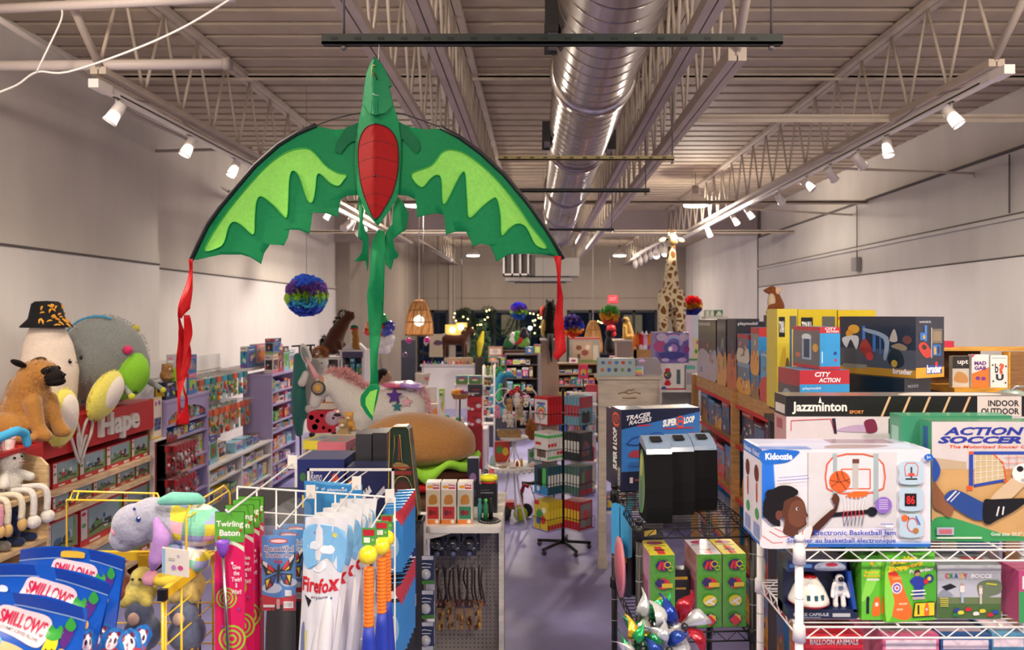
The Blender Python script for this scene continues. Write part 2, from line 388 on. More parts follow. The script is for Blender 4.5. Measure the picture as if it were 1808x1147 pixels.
joist(.72,3.0,18.3,JT,4.35,'pale steel bar joist closest against the right flank of the duct',.6,extra=False)
for x,l in ((-3.0,'far pale bar joist at the back, leftmost'),(-1.2,'far pale bar joist at the back, left of the air handler'),(1.4,'far pale bar joist at the back, right of the air handler'),(3.2,'far pale bar joist at the back, rightmost')):
    joist(x,18.8,28.5,JT,4.3,l,.7,extra=False)
m = MB();m.bx(2.2,3.4,18.62,28,4.55,4.62,STD)
k = 0
for yy,z,x0,x1,lab in ((7.9,4.95,-5,5.3,'horizontal bridging angle across the shop under the deck, nearest'),(12.3,4.3,-4.8,5.3,'horizontal bridging angle across the shop, middle of three'),(15.8,4.2,-4.8,5.3,'horizontal bridging angle across the shop, farthest of three'),
                           (6.7,4.22,1.3,5.32,'pale bridging angle meeting the right wall over the lamps')):
    m = MB();m.bx(x0,x1,yy-.02,yy+.02,z-.02,z+.02,STL);m.bx(x0,x1,yy-.02,yy-.014,z-.05,z,STL);tag(m.done('bridging_angle'),lab,'ceiling brace')
# thick round tube at the left, with conduit
m = MB();q = P(0,118,5.35);m.tube([(-4.48,5.35,q.z),(-2.2,5.35,q.z+.02)],.036,mat('c5b9b3',.5),12);m.lathe([(0,0),(.045,0),(.045,.05),(0,.05)],(-2.2,5.35,q.z+.02),STD,12,M=Euler((0,pi/2,0)).to_matrix());tag(m.done('ceiling_tube'),'thick pale horizontal tube at the upper left under the deck','tube')
m = MB();m.tube([P(-40,17,4.9),P(415,-4,4.9)],.03,mat('c5b9b3',.5),10);tag(m.done('ceiling_tube'),'pale tube along the top left edge of the view','tube')
m = MB();m.tube(catmull([P(420,-10,4.7),P(330,45,4.75),P(235,88,4.8),P(120,127,4.9),P(66,127,4.95),P(30,150,5.0),P(-10,166,5.0)],5,False),.007,mat('e6dfda',.5));m.tube(catmull([P(65,126,4.94),P(80,95,4.9),P(108,35,4.9),P(108,12,4.9)],5,False),.006,mat('e6dfda',.5));m.box(P(108,12,4.9),(.055,.03,.03),mat('e6dfda',.5));tag(m.done('power_cable'),'white cable looped from the ceiling tube at upper left','cable')
m = MB();m.tube([P(-5,32,4.9),P(135,120,6),P(240,205,7.5),P(330,245,8.6),P(445,262,10)],.018,mat('b5aaa4',.6));tag(m.done('wall_conduit'),'pale conduit running along the top of the left wall','conduit')
m = MB();m.tube([P(225,268,9),P(445,262,9)],.018,STD);tag(m.done('bridging_angle'),'grey rod level with the left track lamps, meeting the left wall','ceiling brace')
m = MB();m.tube([P(365,338,12),P(440,338,12)],.018,STD);tag(m.done('bridging_angle'),'short grey rod on the left wall behind the kite wing','ceiling brace')
for (a,b,Y,l) in (((1335,475),(1575,335),9.9,'upper bracket rod on the right wall'),):
    pass
m = MB();zz = 4.08;m.tube([(3.2,9.3,4.28),(5.3,9.3,4.2)],.016,STL);m.tube([(5.28,9.3,4.2),(5.2,9.1,4.12)],.012,STL);tag(m.done('bridging_angle'),'thin pale rod from the right joist to the right wall seam, nearer','ceiling brace')
m = MB();m.tube([(3.2,12.9,4.28),(5.3,12.9,4.16)],.018,STL);tag(m.done('bridging_angle'),'thin pale rod from the right joist to the right wall, farther','ceiling brace')
m = MB();m.tube([(5.27,8.55,4.28),(5.27,8.55,3.62)],.008,SEAM);tag(m.done('wall_cable'),'thin dark cable down the near right wall','cable')
m = MB();m.tube([(5.255,12.6,4.28),(5.255,12.6,3.3)],.008,SEAM);m.bx(5.2,5.28,12.5,12.7,3.2,3.42,mat('8d8886',.5));tag(m.done('alarm_sensor'),'small grey sensor box hanging on the right wall seam','sensor')
# lighting tracks and heads
WH = mat('e9e2dd',.35);GLOW = mat('fff6ec',.3,emit=28);LENS = mat('d8d0c8',.2)
for s,y0,y1,lab in ((-1,5.3,15.5,'long white lighting track on the left below the joist'),(1,5.0,17.5,'long white lighting track on the right below the joist')):
    m = MB();x = s*3.06;m.bx(x-.028,x+.028,y0,y1,4.06,4.11,WH);m.bx(x-.029*s-.002,x-.029*s+.002,y0+.25,y1,4.073,4.084,mat('1c1a1a',.5));m.bx(x-.035,x+.035,y0-.04,y0+.14,4.055,4.115,WH)
    m.tube(catmull([(x,y0+.4,4.11),(x+.03*s,y0+1.1,4.2),(x,y0+1.5,4.13),(x,y0+2.6,4.12),(x-.03,y0+3.1,4.19)],4,False),.006,STD)
    tag(m.done('lighting_track'),lab,'lighting track')
def head(loc,tgt,lab,on,sc=1.0):
    e = empty('track_lamp',loc,lab,'lamp',None);L = Vector(loc);d = (Vector(tgt)-L).normalized();q = d.to_track_quat('Z','Y').to_matrix()
    m = MB();m.bx(-.02*sc,.02*sc,-.05*sc,.05*sc,0,.035,WH);m.tube([(0,0,0),(0,0,-.09*sc)],.011*sc,WH,8);m.done('adapter',e)
    m = MB();c = Vector((0,0,-.12*sc));m.lathe([(0,-.09*sc),(.045*sc,-.09*sc),(.05*sc,-.02*sc),(.055*sc,.08*sc),(.062*sc,.10*sc),(.062*sc,.115*sc),(.052*sc,.115*sc),(.05*sc,.10*sc)],c,WH,20,M=q);m.done('lamp_shade',e)
    m = MB();m.lathe([(0,.108*sc),(.052*sc,.108*sc)],c,GLOW if on else LENS,20,M=q);m.done('lens',e)
PL = {(-1,6.7): 'first lit spot on the left track, left of the kite wing',(-1,7.7): 'second lit spot on the left track, just above the kite edge',(-1,11.2): 'lit spot seen under the left wing of the kite',(-1,12.6): 'far lit spot on the left track beside the kite tail',(-1,9.3): 'spot on the left track hidden by the kite wing',(-1,5.55): 'dim spot at the near end of the left track',
      (1,5.66): 'bright spot at the near end of the right track',(1,6.7): 'bright second spot on the right track, pointing down',(1,7.3): 'unlit looking third spot on the right track',(1,8.0): 'fourth spot on the right track, turned to the wall',(1,8.7): 'fifth spot on the right track, turned to the wall',(1,9.7): 'sixth spot on the right track before the lit far group',(1,11.1): 'nearest of the three small lit spots at the far right',(1,11.9): 'middle of the three small lit spots at the far right',(1,13.7): 'farthest of the three small lit spots at the far right'}
for s,y,t,on in TRK:
    # head hangs from the track; lamps that light toward the wall beyond turn their lens away
    head((s*3.06,y,4.06),t,PL[(s,y)],on,.82)
for i,(px,py) in enumerate(((640,392),(666,402))):
    q = P(px,py,12.4+i);head((-3.06,12.3+i*1.0,4.06),(-4.0,10.5,2.5),['white unlit spot behind the kite belly, left','white unlit spot behind the kite belly, right'][i],0,1.1)
# bay pendants
BL = ['farthest high-bay pendant on the left of the ceiling','farthest high-bay pendant on the right of the ceiling','high-bay pendant hidden behind the kite','large high-bay pendant glowing right of the ceiling joists']
for (x,y),l in zip(BAYS[:4],BL):
    e = empty('bay_pendant',(x,y,4.42),l,'lamp');m = MB();m.lathe([(.05,.20),(.06,.18),(.10,.15),(.17,.10),(.215,.03),(.225,0),(.215,0),(.165,.085),(.05,.14)],(0,0,0),mat('d9d4d0',.25),32);m.done('lamp_shade',e)
    m = MB();m.lathe([(0,-.005),(.21,-.005),(.2,-.03),(0,-.04)],(0,0,0),mat('fff4e6',.3,emit=14),32);m.done('diffuser',e)
    m = MB();m.lathe([(0,.33),(.055,.33),(.055,.19),(0,.19)],(0,0,0),STD,16);m.tube([(0,0,.33),(0,0,.56)],.006,STD);m.done('ballast',e)
# hanging rails
def rail(Y,px0,px1,py,lab,c='1d2a26',rods=(),r=.021):
    e = empty('hanging_rail',P((px0+px1)/2,py,Y),lab,'rail');z = 0;x0 = (px0-px1)/2*Y/F;m = MB();M_ = mat(c,.5)
    m.bx(x0,-x0,-r,r,-r,-r*.55,M_);m.bx(x0,-x0,-r,-r*.6,-r,r,M_);m.bx(x0,-x0,r*.6,r,-r,r,M_)
    for k in range(int(-2*x0/.1)): m.bx(x0+.04+k*.1,x0+.07+k*.1,-r-.001,-r,-r*.3,r*.3,mat('0c100e',.6))
    m.done('channel',e)
    for px in rods:
        x = (px-(px0+px1)/2)*Y/F;m = MB();m.tube([(x,0,-.045),(x,0,4.98-e.location.z)],.006,mat('6d6866',.4,.6));m.lathe([(0,-.04),(.014,-.04),(.014,-.025),(0,-.025)],(x,0,0),mat('8a8583',.4,.8),6);m.done('threaded_rod',e)
    return e
rail(3.3,570,1380,71,'dark slotted steel rail the dragon kite hangs from',rods=(607,1362))
rail(5.8,880,1190,279,'brass coloured hanging rail, second behind the dark one','8a7a4e',(1187,),.016)
rail(7.3,905,1147,336,'thin black hanging rail, third from the front','161616',(1140,),.018)
rail(10.7,940,1084,405,'thin black hanging rail, fourth and nearly hidden','161616',(1080,),.016)
# spiral duct
DUC = mat('b9b1ad',.24,1.0);DJ = mat('8a8482',.3,1.0)
e = empty('spiral_duct',(.36,0,4.06),'round galvanised spiral duct running down the middle of the ceiling','duct')
m = MB();y = 1.2;pr = []
while y < 14.6:
    pr += [(.262,y),(.262,y+.006),(.262,y+.134),(.262,y+.14),(.2648,y+.144),(.2648,y+.152),(.262,y+.156)];y += .16
m.lathe(pr,(0,0,0),DUC,48,M=Euler((-pi/2,0,0)).to_matrix());m.done('duct_barrel',e)
for yy in (2.55,4.95,7.0,9.4,11.6): m = MB();m.lathe([(.262,-.05),(.285,-.04),(.285,.04),(.262,.05)],(0,yy,0),DUC,48,M=Euler((-pi/2,0,0)).to_matrix());m.done('coupling',e)
m = MB();m.lathe([(.262,0),(.31,.02),(.31,.3),(.0,.3)],(0,14.4,0),DJ,40,M=Euler((-pi/2,0,0)).to_matrix());m.done('end_collar',e)
for yy,s in ((4.1,-1),(3.0,1),(6.9,1),(6.6,-1)):
    m = MB();m.box((s*.28,yy,-.04),(.05,.34,.12),mat('a09894',.4,.7));m.box((s*.29,yy-.17,-.03),(.07,.02,.17),mat('1e1c1c',.5));m.box((s*.29,yy+.17,-.03),(.07,.02,.17),mat('1e1c1c',.5));m.done('side_diffuser',e)
# air handler at the end of the duct
Y = 15.0;e = empty('air_handler',P(955,470,Y),'grey air handling unit with louvred grille hanging near the back','air handler');g = lambda px,py: ((px-955)*Y/F,-(py-470)*Y/F)
m = MB();a = g(945,487);b = g(1023,455);m.bx(a[0],b[0],0,.8,a[1],b[1],mat('8f8a86',.4,.4));a = g(892,495);b = g(1010,489);m.bx(a[0],b[0],.1,.8,a[1],b[1],mat('a39e9a',.3,.6));m.bx(*[g(934,0)[0],g(946,0)[0]],.02,.7,g(0,487)[1],g(0,450)[1],mat('4a4644',.6));m.done('housing',e)
m = MB();a = g(888,486);b = g(934,445);m.bx(a[0],b[0],.02,.7,a[1],b[1],mat('3a3634',.6))
for px in (888,903,917,931): x = g(px,0)[0];m.bx(x,x+.035,-.02,.03,a[1],b[1],mat('b3adaa',.5))
for zz in (a[1],b[1]-.03): m.bx(a[0],b[0]+.01,-.02,.03,zz,zz+.035,mat('b3adaa',.5))
m.done('grille',e)
m = MB();x0,z0 = g(908,499);x1,_ = g(1000,499);m.bx(x0,x1,.2,.24,z0,z0+.03,FRM)
for x in (x0+.1,x1-.1): m.tube([(x,.22,z0),(x,.22,4.98-e.location.z)],.008,FRM)
m.done('support_bar',e)
# fluorescent batten far back + small fixtures
m = MB();m.tube([P(745,431,20.2),P(797,459,19)],.05,mat('cfc6c2',.4),8);m.tube([P(745,431,20.2),P(745,431,20.2)+Vector((0,0,.6))],.01,STD);tag(m.done('tube_light'),'unlit white tube fitting seen below the right wing of the kite','lamp')
m = MB()
for k in range(9): q = P(1122+k*9,466-k*5.2,16+k*.25);m.ell(q,(.05,.12,.10),mat('cfc6c2',.5));m.tube([q,q+Vector((0,0,.25))],.012,mat('cfc6c2',.5))
m.tube([P(1118,462,15.8)+Vector((0,0,.12)),P(1205,415,18.1)+Vector((0,0,.12))],.03,WH);tag(m.done('light_cluster'),'slanted row of pale unlit spot housings left of the giraffe','lamp')
for i,(px,py) in enumerate(((1159,451),(1174,447))):
    q = P(px,py,17.2);e = empty('track_lamp',q,['small bright spot left of the giraffe, left one','small bright spot left of the giraffe, right one'][i],'lamp');m = MB();m.ell((0,0,0),.075,mat('fff6ec',.3,emit=12));m.done('lens',e);m = MB();m.lathe([(.08,-.02),(.07,.1),(.02,.16),(0,.16)],(0,0,0),WH,14);m.tube([(0,0,.16),(0,.3,.4)],.015,WH);m.done('lamp_shade',e)
# ------------------------------------------------------------------ the dragon kite
KY = 3.2
def kf(off=0,Y=KY,bend=True):
    def f(px,py):
        x = (px-669)/350.0
        y = Y+(.10*x*x+.006*sin(px*.03)*min(1,abs(x)*2)+.004*sin(px*.02+py*.03) if bend else 0)-off
        q = P(px,py,Y);return Vector((q.x,y,q.z))-KO
    return f
KO = P(669,116,KY)
kite = empty('dragon_kite',KO,'large green dragon kite with red belly hanging from the dark rail','kite')
KG = mat('14804c',.55,kind='cloth');KG2 = mat('0f6840',.55,kind='cloth');KL = mat('8ad65e',.55,kind='cloth');KR = mat('940a10',.55,kind='cloth');KB = mat('101012',.5);KD = mat('2fa838',.6);KS = mat('ae1018',.5,kind='cloth')
lw = [(331,455.5),(378,447),(418,447.6),(436,453),(455,465),(460,446),(471,430),(484,431),(498,432),(505,418),(508,404),(526,405),(545.5,413),(549,392),(551,375),(575,376),(596.5,383.6),(599,365),(602,351),(614,345.5),(636,344),(640,214),(620,226),(591,229),(557,222),(524,233.5),(488.5,253),(445,288.5),(402,336),(355,391),(318,455)]
rw = [(987,451),(958,447),(928,445.6),(897,447.6),(875.5,460.6),(870,444),(863.6,432),(848,429),(834,434),(829,420),(822,408),(805,408),(787,414),(785,395),(783,379),(772,376),(761.5,377),(736,383.6),(735,366),(733,352),(720,345.5),(702,344),(700,214),(725,224),(752,228),(781,226.5),(810.6,241),(850,269),(889,304),(928.5,351),(960,394.6),(995,453.5)]
ll = [(347,437),(386,379),(429.6,328),(469,288.5),(504,267),(535.7,261),(553,268),(575,292.5),(596,305),(612,309),(607,318),(598,328),(583,323),(567,308),(559,309),(556,335),(551,356),(541,351),(526,310),(514,300),(508,315),(506,350),(503.5,382),(493,376),(476.8,359),(455,344),(446,355),(443,385),(440.6,412),(418,394.6),(404,388.7),(394,398),(386,424),(374,435)]
rl = [(727,308),(762,292.5),(779,271),(795,264),(822,271),(861.7,300),(901,343.5),(936,394.6),(966,434),(946,430),(929,399),(912.7,392.6),(898,402),(885,414),(883,378),(876,348),(864,352),(848,366),(828,384),(824,352),(821,307),(815,305),(805,322),(788,356),(781,356),(779,316),(771,309),(760,316),(744,331)]
bd = [(670.4,116),(680,124),(688,138),(695,156),(691,161),(697,190),(705,216),(709,250),(709,285),(705,343),(692,372),(673,402),(650,376),(634,343),(628,290),(630,250),(636,216),(643,192),(647,160),(653,136),(661,124)]
bl = [(669,226),(686,229),(698,240),(704.5,260),(705.5,296),(699,335),(686,366),(669,390.5),(655,366),(643,335),(636,300),(634.6,265),(640,243),(652,229)]
def sol(o,t=.0012): k = o.modifiers.new('cloth','SOLIDIFY');k.thickness = t;return o
for pts,nm in ((lw,'wing'),(rw,'wing')):
    m = MB();m.sheet(pts,kf(),KG,3);w = sol(m.done(nm,kite))
    q = ll if pts is lw else rl;m = MB();m.sheet(catmull(q,4),kf(.003),KL,2);m.tube([kf(.006)(*p) for p in catmull(q,4)],.0022,KD,4,True);m.done('lime_panel',w)
m = MB();m.sheet(bd,lambda a,b: kf(.02)(a,b)-Vector((0,.05*(1-min(1,abs(a-669)/36)),0)),KG,3);body = sol(m.done('body',kite))
m = MB();g = lambda a,b: kf(.026)(a,b)-Vector((0,.05*(1-min(1,abs(a-669)/36)),0));m.sheet(catmull(bl,4),g,KR,3);m.tube([g(*p) for p in catmull(bl,5)],.003,mat('2a0608',.6),4,True)
for k,y in enumerate((255,284,316,346,366)):
    hw = [31,34,32,22,13][k];m.tube([g(669+hw*t,y+5*t*t*(1 if k else 1)) for t in (-1,-.6,-.3,0,.3,.6,1)],.001,mat('4a0a0c',.6),4)
m.ell(g(669,316),.005,KB);m.done('belly_panel',body)
m = MB();hd = [(670.4,115),(681,124),(689,138),(695.5,157),(691,158),(696.5,190),(686,206),(672,214),(655,205),(643.5,188),(647,160),(653,136),(661,123)]
g2 = lambda a,b: kf(.035)(a,b)-Vector((0,.07*(1-min(1,abs(a-671)/26)),0));m.sheet(hd,g2,mat('1b7f50',.55,kind='cloth'),2);m.tube([g2(*p) for p in hd],.0012,KG2,4,True)
m.tube([g2(*p) for p in ((666,148),(665,136),(667,129),(671,130))],.003,mat('b8b83a',.5));m.tube([g2(*p) for p in ((668,140),(672,146),(675,154))],.0028,KB);m.tube([g2(*p) for p in ((667,177),(671,180),(676,179))],.0012,mat('d8d8d8',.5))
m.tube([g2(*p) for p in ((665,186),(663,212))],.0012,KG2,4);m.tube([g2(*p) for p in ((675,186),(676,212))],.0012,KG2,4);m.done('head',kite)
for s,pp in ((0,[(637,216),(612,226),(596,250),(592,268),(602,272),(612,258),(622,250),(632,250)]),(1,[(703,214),(722,226),(738,246),(743,262),(736,272),(722,256),(712,246),(706,250)])):
    m = MB();m.sheet(pp,kf(.012),KG2,2);m.done('arm_flap',kite)
for q in ([(318,457),(338,420),(355,391),(378,363),(402,336),(445,288.5),(488.5,253),(524,234),(558,221)],[(996,455),(978,422),(960,394),(928.5,351),(889,304),(850,269),(810.6,241),(778,225)]):
    m = MB();m.tube([kf(.004)(*p) for p in q],.0095,KB,8);m.done('spar_sleeve',kite)
m = MB();m.tube([kf(.0)(*p) for p in catmull([(556,222),(590,210),(640,199),(700,199),(740,210),(779,225)],5,False)],.0026,KB,6);m.done('leading_spar',kite)
m = MB();m.tube([Vector((0,-.02,0)),P(670,73,3.3)-KO],.0011,mat('dcd8d4',.5));m.done('hanging_string',kite)
def ribbon(pts,nm,mt,off=.01,tw=8,ph=0,amp=.02):
    m = MB();m.sheet(pts,lambda a,b: kf(off,bend=False)(a,b)+Vector((0,amp*sin((a+ph)*.12)*cos(b*.04+ph),0)),mt,3);return sol(m.done(nm,kite))
ribbon([(666,403),(658,422),(655,442),(652.3,470),(652.5,480),(648.6,519),(651,545),(651.7,572),(652.5,626),(654,663),(653,681),(667,684),(667.4,674),(668.7,637),(672.6,585),(676.6,532),(679.7,480),(681,442),(679,408)],'tail',KG,.0,amp=.03)
t_ = ribbon([(653,679),(638.6,697),(637,705),(638,714),(646.5,728.5),(658.5,742),(661,728),(667.4,705),(671.5,684),(667,676)],'tail_leaf',KG,.012,amp=.0)
m = MB();m.sheet([(668,686),(655,690),(647,702),(647,714),(655,728),(660,734),(663,712)],lambda a,b: kf(.016,bend=False)(a,b),KL,1);m.done('lime_panel',t_)
ribbon([(632,346),(644,370),(643.3,396),(651,420),(648,455),(645,478),(641,458),(625,462),(636,444),(641,426),(632,418),(638,390),(632,362)],'leg_ribbon',KG,-.01,amp=.04)
ribbon([(700,346),(711,356),(718.5,374),(714.5,404),(694.4,422),(696.4,440),(702.4,448),(699.4,455),(692.4,456),(687.4,476),(680.4,466),(678,430),(680.4,410),(694.4,396),(694.4,366)],'leg_ribbon',KG,-.01,amp=.03)
ribbon([(325,456),(344,457),(341,480),(340,510),(338,545),(329,562),(326.7,560),(328.5,600),(327.5,680),(328.5,718),(321.4,742),(311,752),(312,665),(313,625),(315.4,586),(321,562),(325,520)],'red_streamer',KS,0,amp=.05)
ribbon([(330,556),(339,556),(338.4,591),(333,636),(329,659),(339.7,696),(336,717),(334.5,748),(328,748),(322.7,738),(330.6,717),(334.5,698.6),(328.5,683),(326.7,651.5),(330,612)],'red_streamer',KS,.03,ph=11,amp=.04)
ribbon([(976.9,452.3),(990.5,453),(989.7,484),(989,496),(994.6,524),(994,551),(999.7,620.5),(983,635),(976,626.8),(980,614),(978.5,567),(984,529),(983.4,506),(983.4,486.5),(981,467)],'red_streamer',KS,0,amp=.04)
# ------------------------------------------------------------------ left wall: fixtures
LAV = mat('a99bc8',.5);WHT = mat('e4e0e2',.45);MAP = mat('d9b98c',.5,kind='wood');MAPD = mat('b98a52',.5,kind='wood');REDP = mat('c01f22',.45)
def place(x,y,z): return (x,y,z)
XF = -3.7
def yl(px,X=XF): return -X*F/(CX-px)
def text3d(s,w,h,t,m):
    c = bpy.data.curves.new('lettering','FONT');c.body = s;c.size = 1;c.extrude = .5;c.resolution_u = 3;c.offset = .035
    o = bpy.data.objects.new('l',c);COL.objects.link(o);me = bpy.data.meshes.new_from_object(o.evaluated_get(bpy.context.evaluated_depsgraph_get()))
    vs = [v.co.copy() for v in me.vertices];fs = [tuple(p.vertices) for p in me.polygons];bpy.data.objects.remove(o);bpy.data.curves.remove(c)
    x0 = min(v.x for v in vs);x1 = max(v.x for v in vs);y0 = min(v.y for v in vs);y1 = max(v.y for v in vs)
    mb = MB();mb.add([Vector(((v.x-x0)/(x1-x0)*w,-t*(v.z+.5),(v.y-y0)/(y1-y0)*h)) for v in vs],fs,m);return mb
def bookcase(name,label,pos,w,d,zs,top,cat='shelf unit',m=LAV,rz=pi/2,arch=False,th=.022,back=True,group=None,lip=0):
    e = empty(name,pos,label,cat,group,rz)
    for x in (0,w): b = MB();b.bx(x-.018,x+.018,0,d,0,top,m);b.done('side_panel',e)
    for z in zs: b = MB();b.bx(.018,w-.018,0,d,z-th,z,m);b.done('shelf',e)
    b = MB();b.bx(-.03,w+.03,-.01,d,top,top+.025,m)
    b.done('top_panel',e)
    if back: b = MB();b.bx(0,w,d,d+.012,0,top,m);b.done('back_panel',e)
    if arch:
        pts = [(0,top),(w,top),(w,top-.24)]+[(w/2+(w/2-.03)*cos(t),top-.22+.15*sin(t)) for t in [k*pi/10 for k in range(11)]]+[(0,top-.24)]
        b = MB();b.ext(pts,lambda u,v,t: Vector((u,t,v)),-.005,.015,m);b.done('arched_rail',e)
    return e
def cn(c): return c
def fill(pos0,rz,x0,x1,z,hmax,place,group,rnd,kinds=('box',),wr=(.06,.16),d=.2,gap=.006,cols=None,off=.02,hr=(.55,.95),unit='shelf',cat=None,side='left',noun=None):
    """stand cartons in a row along a shelf; every carton is its own object"""
    x = x0;k = 0;M_ = Matrix.Rotation(rz,3,'Z');out = []
    while True:
        w = rnd.uniform(*wr)
        if x+w > x1 or k > 14: break
        h = hmax*rnd.uniform(*hr);c = rnd.choice(cols or list(PAL));dd = d*rnd.uniform(.8,1)
        nn = noun or ('toy carton' if w > .1 else 'slim toy box');p = Vector(pos0)+M_ @ Vector((x,off+rnd.uniform(0,.02),z+.001))
        out.append(pbox('toy_box' if not noun else noun.replace(' ','_'),'%s %s %s, %s from the %s' % (c,nn,place,ORD[k],side),cat or ('box' if not noun else noun.split()[-1]),p,w,dd,h,PAL[c],rz,front=rart(rnd,c,.8),group=group,right=[('r',.1,.1,.9,.9,PAL[rnd.choice(list(PAL))])]))
        x += w+gap+rnd.uniform(0,.01);k += 1
    return out
rnd = random.Random(11)
# --- unit with the red sign
HY0,HY1 = 5.72,7.36
e = empty('train_display',(XF,HY0,0),'wooden slat display with curved shelves of train sets under the red Hape sign','shelf unit',None,pi/2);L = HY1-HY0
b = MB();b.bx(0,L,.42,.44,0,1.38,mat('7c2420',.6));b.done('back_panel',e)
for x in (0,L): b = MB();b.bx(x-.015,x+.015,.05,.42,0,1.38,mat('6b3a24',.6,kind='wood'));b.done('side_panel',e)
for z in (1.145,.965,.585,.25):
    b = MB();o = [(.02,.40),(.02,.05),(.05,-.0),(.12,-.03),(L-.12,-.03),(L-.04,-.01),(L-.02,.05),(L-.02,.40)]
    b.prism(o,z-.04,z,mat('e2c49c',.5,kind='wood'));b.done('shelf',e)
s = empty('brand_sign',(XF,HY0,1.40),'red Hape sign box with thick white letters and heart','sign',None,pi/2)
b = MB();b.bx(0,L,0,.44,0,.275,REDP);b.done('sign_box',s)
lt = text3d('Hape',.62,.25,.035,mat('d8d2cc',.5));o = lt.done('lettering',s,(yl(172)-HY0,0,.0))
hp = [(a*1.3,b*1.25) for a,b in [(0,-.16),(-.07,-.03),(-.10,.06),(-.075,.12),(-.03,.10),(-.01,.03),(0,-.05),(.03,.04),(.08,.11),(.13,.09),(.12,.02),(.06,-.07)]]
b = MB();q = catmull(hp,4);f_ = lambda a: Vector((a[0],-.02,a[1]))
b.tube([f_(a) for a in q],.012,mat('d8d2cc',.5),6,True);b.tube([f_(a) for a in catmull([(0,-.16),(-.035,-.03),(-.03,.04),(-.005,-.02),(0,-.15)],4,False)],.009,mat('d8d2cc',.5));b.tube([f_(a) for a in catmull([(0,-.15),(.05,-.03),(.09,.01),(.05,-.05),(.01,-.14)],4,False)],.009,mat('d8d2cc',.5))
b.done('heart_logo',s,(yl(137)-HY0,0,.10))
def train(x0,x1,z,h,place,big=0,k=0):
    w = (x1-x0);r = random.Random(k*7+3);cc = ['b8272a','3a6a9a','5d8a45','2a2a2e'][k % 4]
    fa = [('r',.0,0,1,.16,'c8202a'),('r',0,.95,1,1,'c8202a'),('r',.02,.18,.16,.95,'d8d4d0'),('c',.08,.85,.05,.05,'c8202a'),('c',.08,.55,.05,.06,'58a04a'),('r',.18,.18,.93,.95,'8fa9b0'),('r',.18,.18,.93,.42,'77924f'),('r',.93,.18,1,.95,'5fa048')]
    for j in range(7): fa.append(('c',r.uniform(.25,.85),r.uniform(.3,.6),r.uniform(.03,.06),r.uniform(.06,.10),r.choice(['1f2426',cc,'2d5f9a','d8d8d8','3d6e38','8a4a2a'])))
    fa += [('l',[(.2,.3),(.5,.38),(.9,.3)],.05,3,'2a2624'),('r',.3,.42,.5,.54,cc),('r',.55,.40,.72,.5,'2f3336'),('r',.2,.04,.45,.1,'e8e0dc'),('r',.7,.03,.93,.14,'e8e0dc')]
    return pbox('train_set',place,'box',(XF-.03,HY0+x0,z+.001),w,.2,h,'a81e24',pi/2,front=fa,left=[('r',.1,.1,.9,.9,'d0cac6'),('r',.2,.6,.8,.75,'3a3230'),('r',.2,.4,.8,.5,'b02a28'),('r',.2,.2,.8,.3,'3a3230')],group='train set boxes under the sign')
for k,(a,c) in enumerate(((100,146),(147,193),(194,237),(238,268))): train(yl(a)-HY0,yl(c)-HY0-.01,1.145,.20,'boxed wooden train set on the top curved shelf, %s from the left' % ORD[k],0,k)
for k,(a,c) in enumerate(((100,130),(131,170),(171,212),(213,245),(246,268))): train(yl(a)-HY0,yl(c)-HY0-.01,.965,.13,'flat boxed train set on the middle curved shelf, %s from the left' % ORD[k],0,k+4)
for k,(a,c) in enumerate(((88,140),(148,222),(224,268))): train(yl(a)-HY0,yl(c)-HY0-.01,.585,.31,'big boxed railway set on the third curved shelf, %s from the left' % ORD[k],1,k+9)
for k,(a,c) in enumerate(((88,150),(155,225),(228,268))): train(yl(a)-HY0,yl(c)-HY0-.01,.25,.27,'boxed railway set on the bottom curved shelf, %s from the left' % ORD[k],1,k+13)
pbox('craft_kit','flat activity kit with blue bottle pictures standing right of the red sign','box',(XF-.02,7.39,1.28),.17,.04,.40,'e2cfa0',pi/2,front=[('r',.05,.05,.95,.95,'efe3d0'),('r',0,0,1,.05,'e5b83a'),('c',.3,.85,.12,.06,'d05070'),('c',.7,.86,.15,.06,'9a60b0')]+[('c',.2+.15*(i % 5),.25+.1*(i//5),.08,.06,['2c3f86','5a70b0','3a3060'][i % 3]) for i in range(15)])
# little stand for that kit
b = MB();b.bx(XF-.30,XF+.02,7.375,7.57,0,1.275,WHT);tag(b.done('display_plinth'),'narrow white plinth between the train display and lavender bookcase','plinth')
# --- lavender bookcases and white low case
YA0,YA1,YB0,YB1,YC1 = 7.60,8.57,8.60,10.62,11.68
ZA = [.12,.34,.59,.83,.97,1.23,1.38]
bookcase('bookcase','lavender bookcase with arched top beside the red hanging packs',(XF,YA0,0),YA1-YA0,.40,ZA,1.60,arch=True)
bookcase('bookcase','far lavender bookcase with six open shelves, beyond the low white case',(XF,YB1+.03,0),YC1-YB1-.03,.40,[.12,.38,.57,.83,.97,1.22,1.40],1.62)
e = bookcase('low_case','long low white case between the two lavender bookcases',(XF,YB0,0),YB1-YB0,.45,[.06,.28,.56],.73,m=WHT)
b = MB();b.bx(.95,.985,0,.44,0,.73,WHT);b.done('divider',e)
C1 = ['white','blue','red','light blue','cream','yellow','teal','green','purple','pink','orange']
for i,(z,zn) in enumerate(zip(ZA,ZA[1:]+[1.6])):
    fill((XF,YA0,0),pi/2,.03,.94,z,zn-z-.03,'on near lavender shelf %s up' % ['one','two','three','four','five','six','seven'][i],'boxes in the near lavender bookcase',rnd,wr=(.05,.14) if zn-z > .2 else (.06,.10),cols=C1)
ZC = [.12,.38,.57,.83,.97,1.22,1.40]
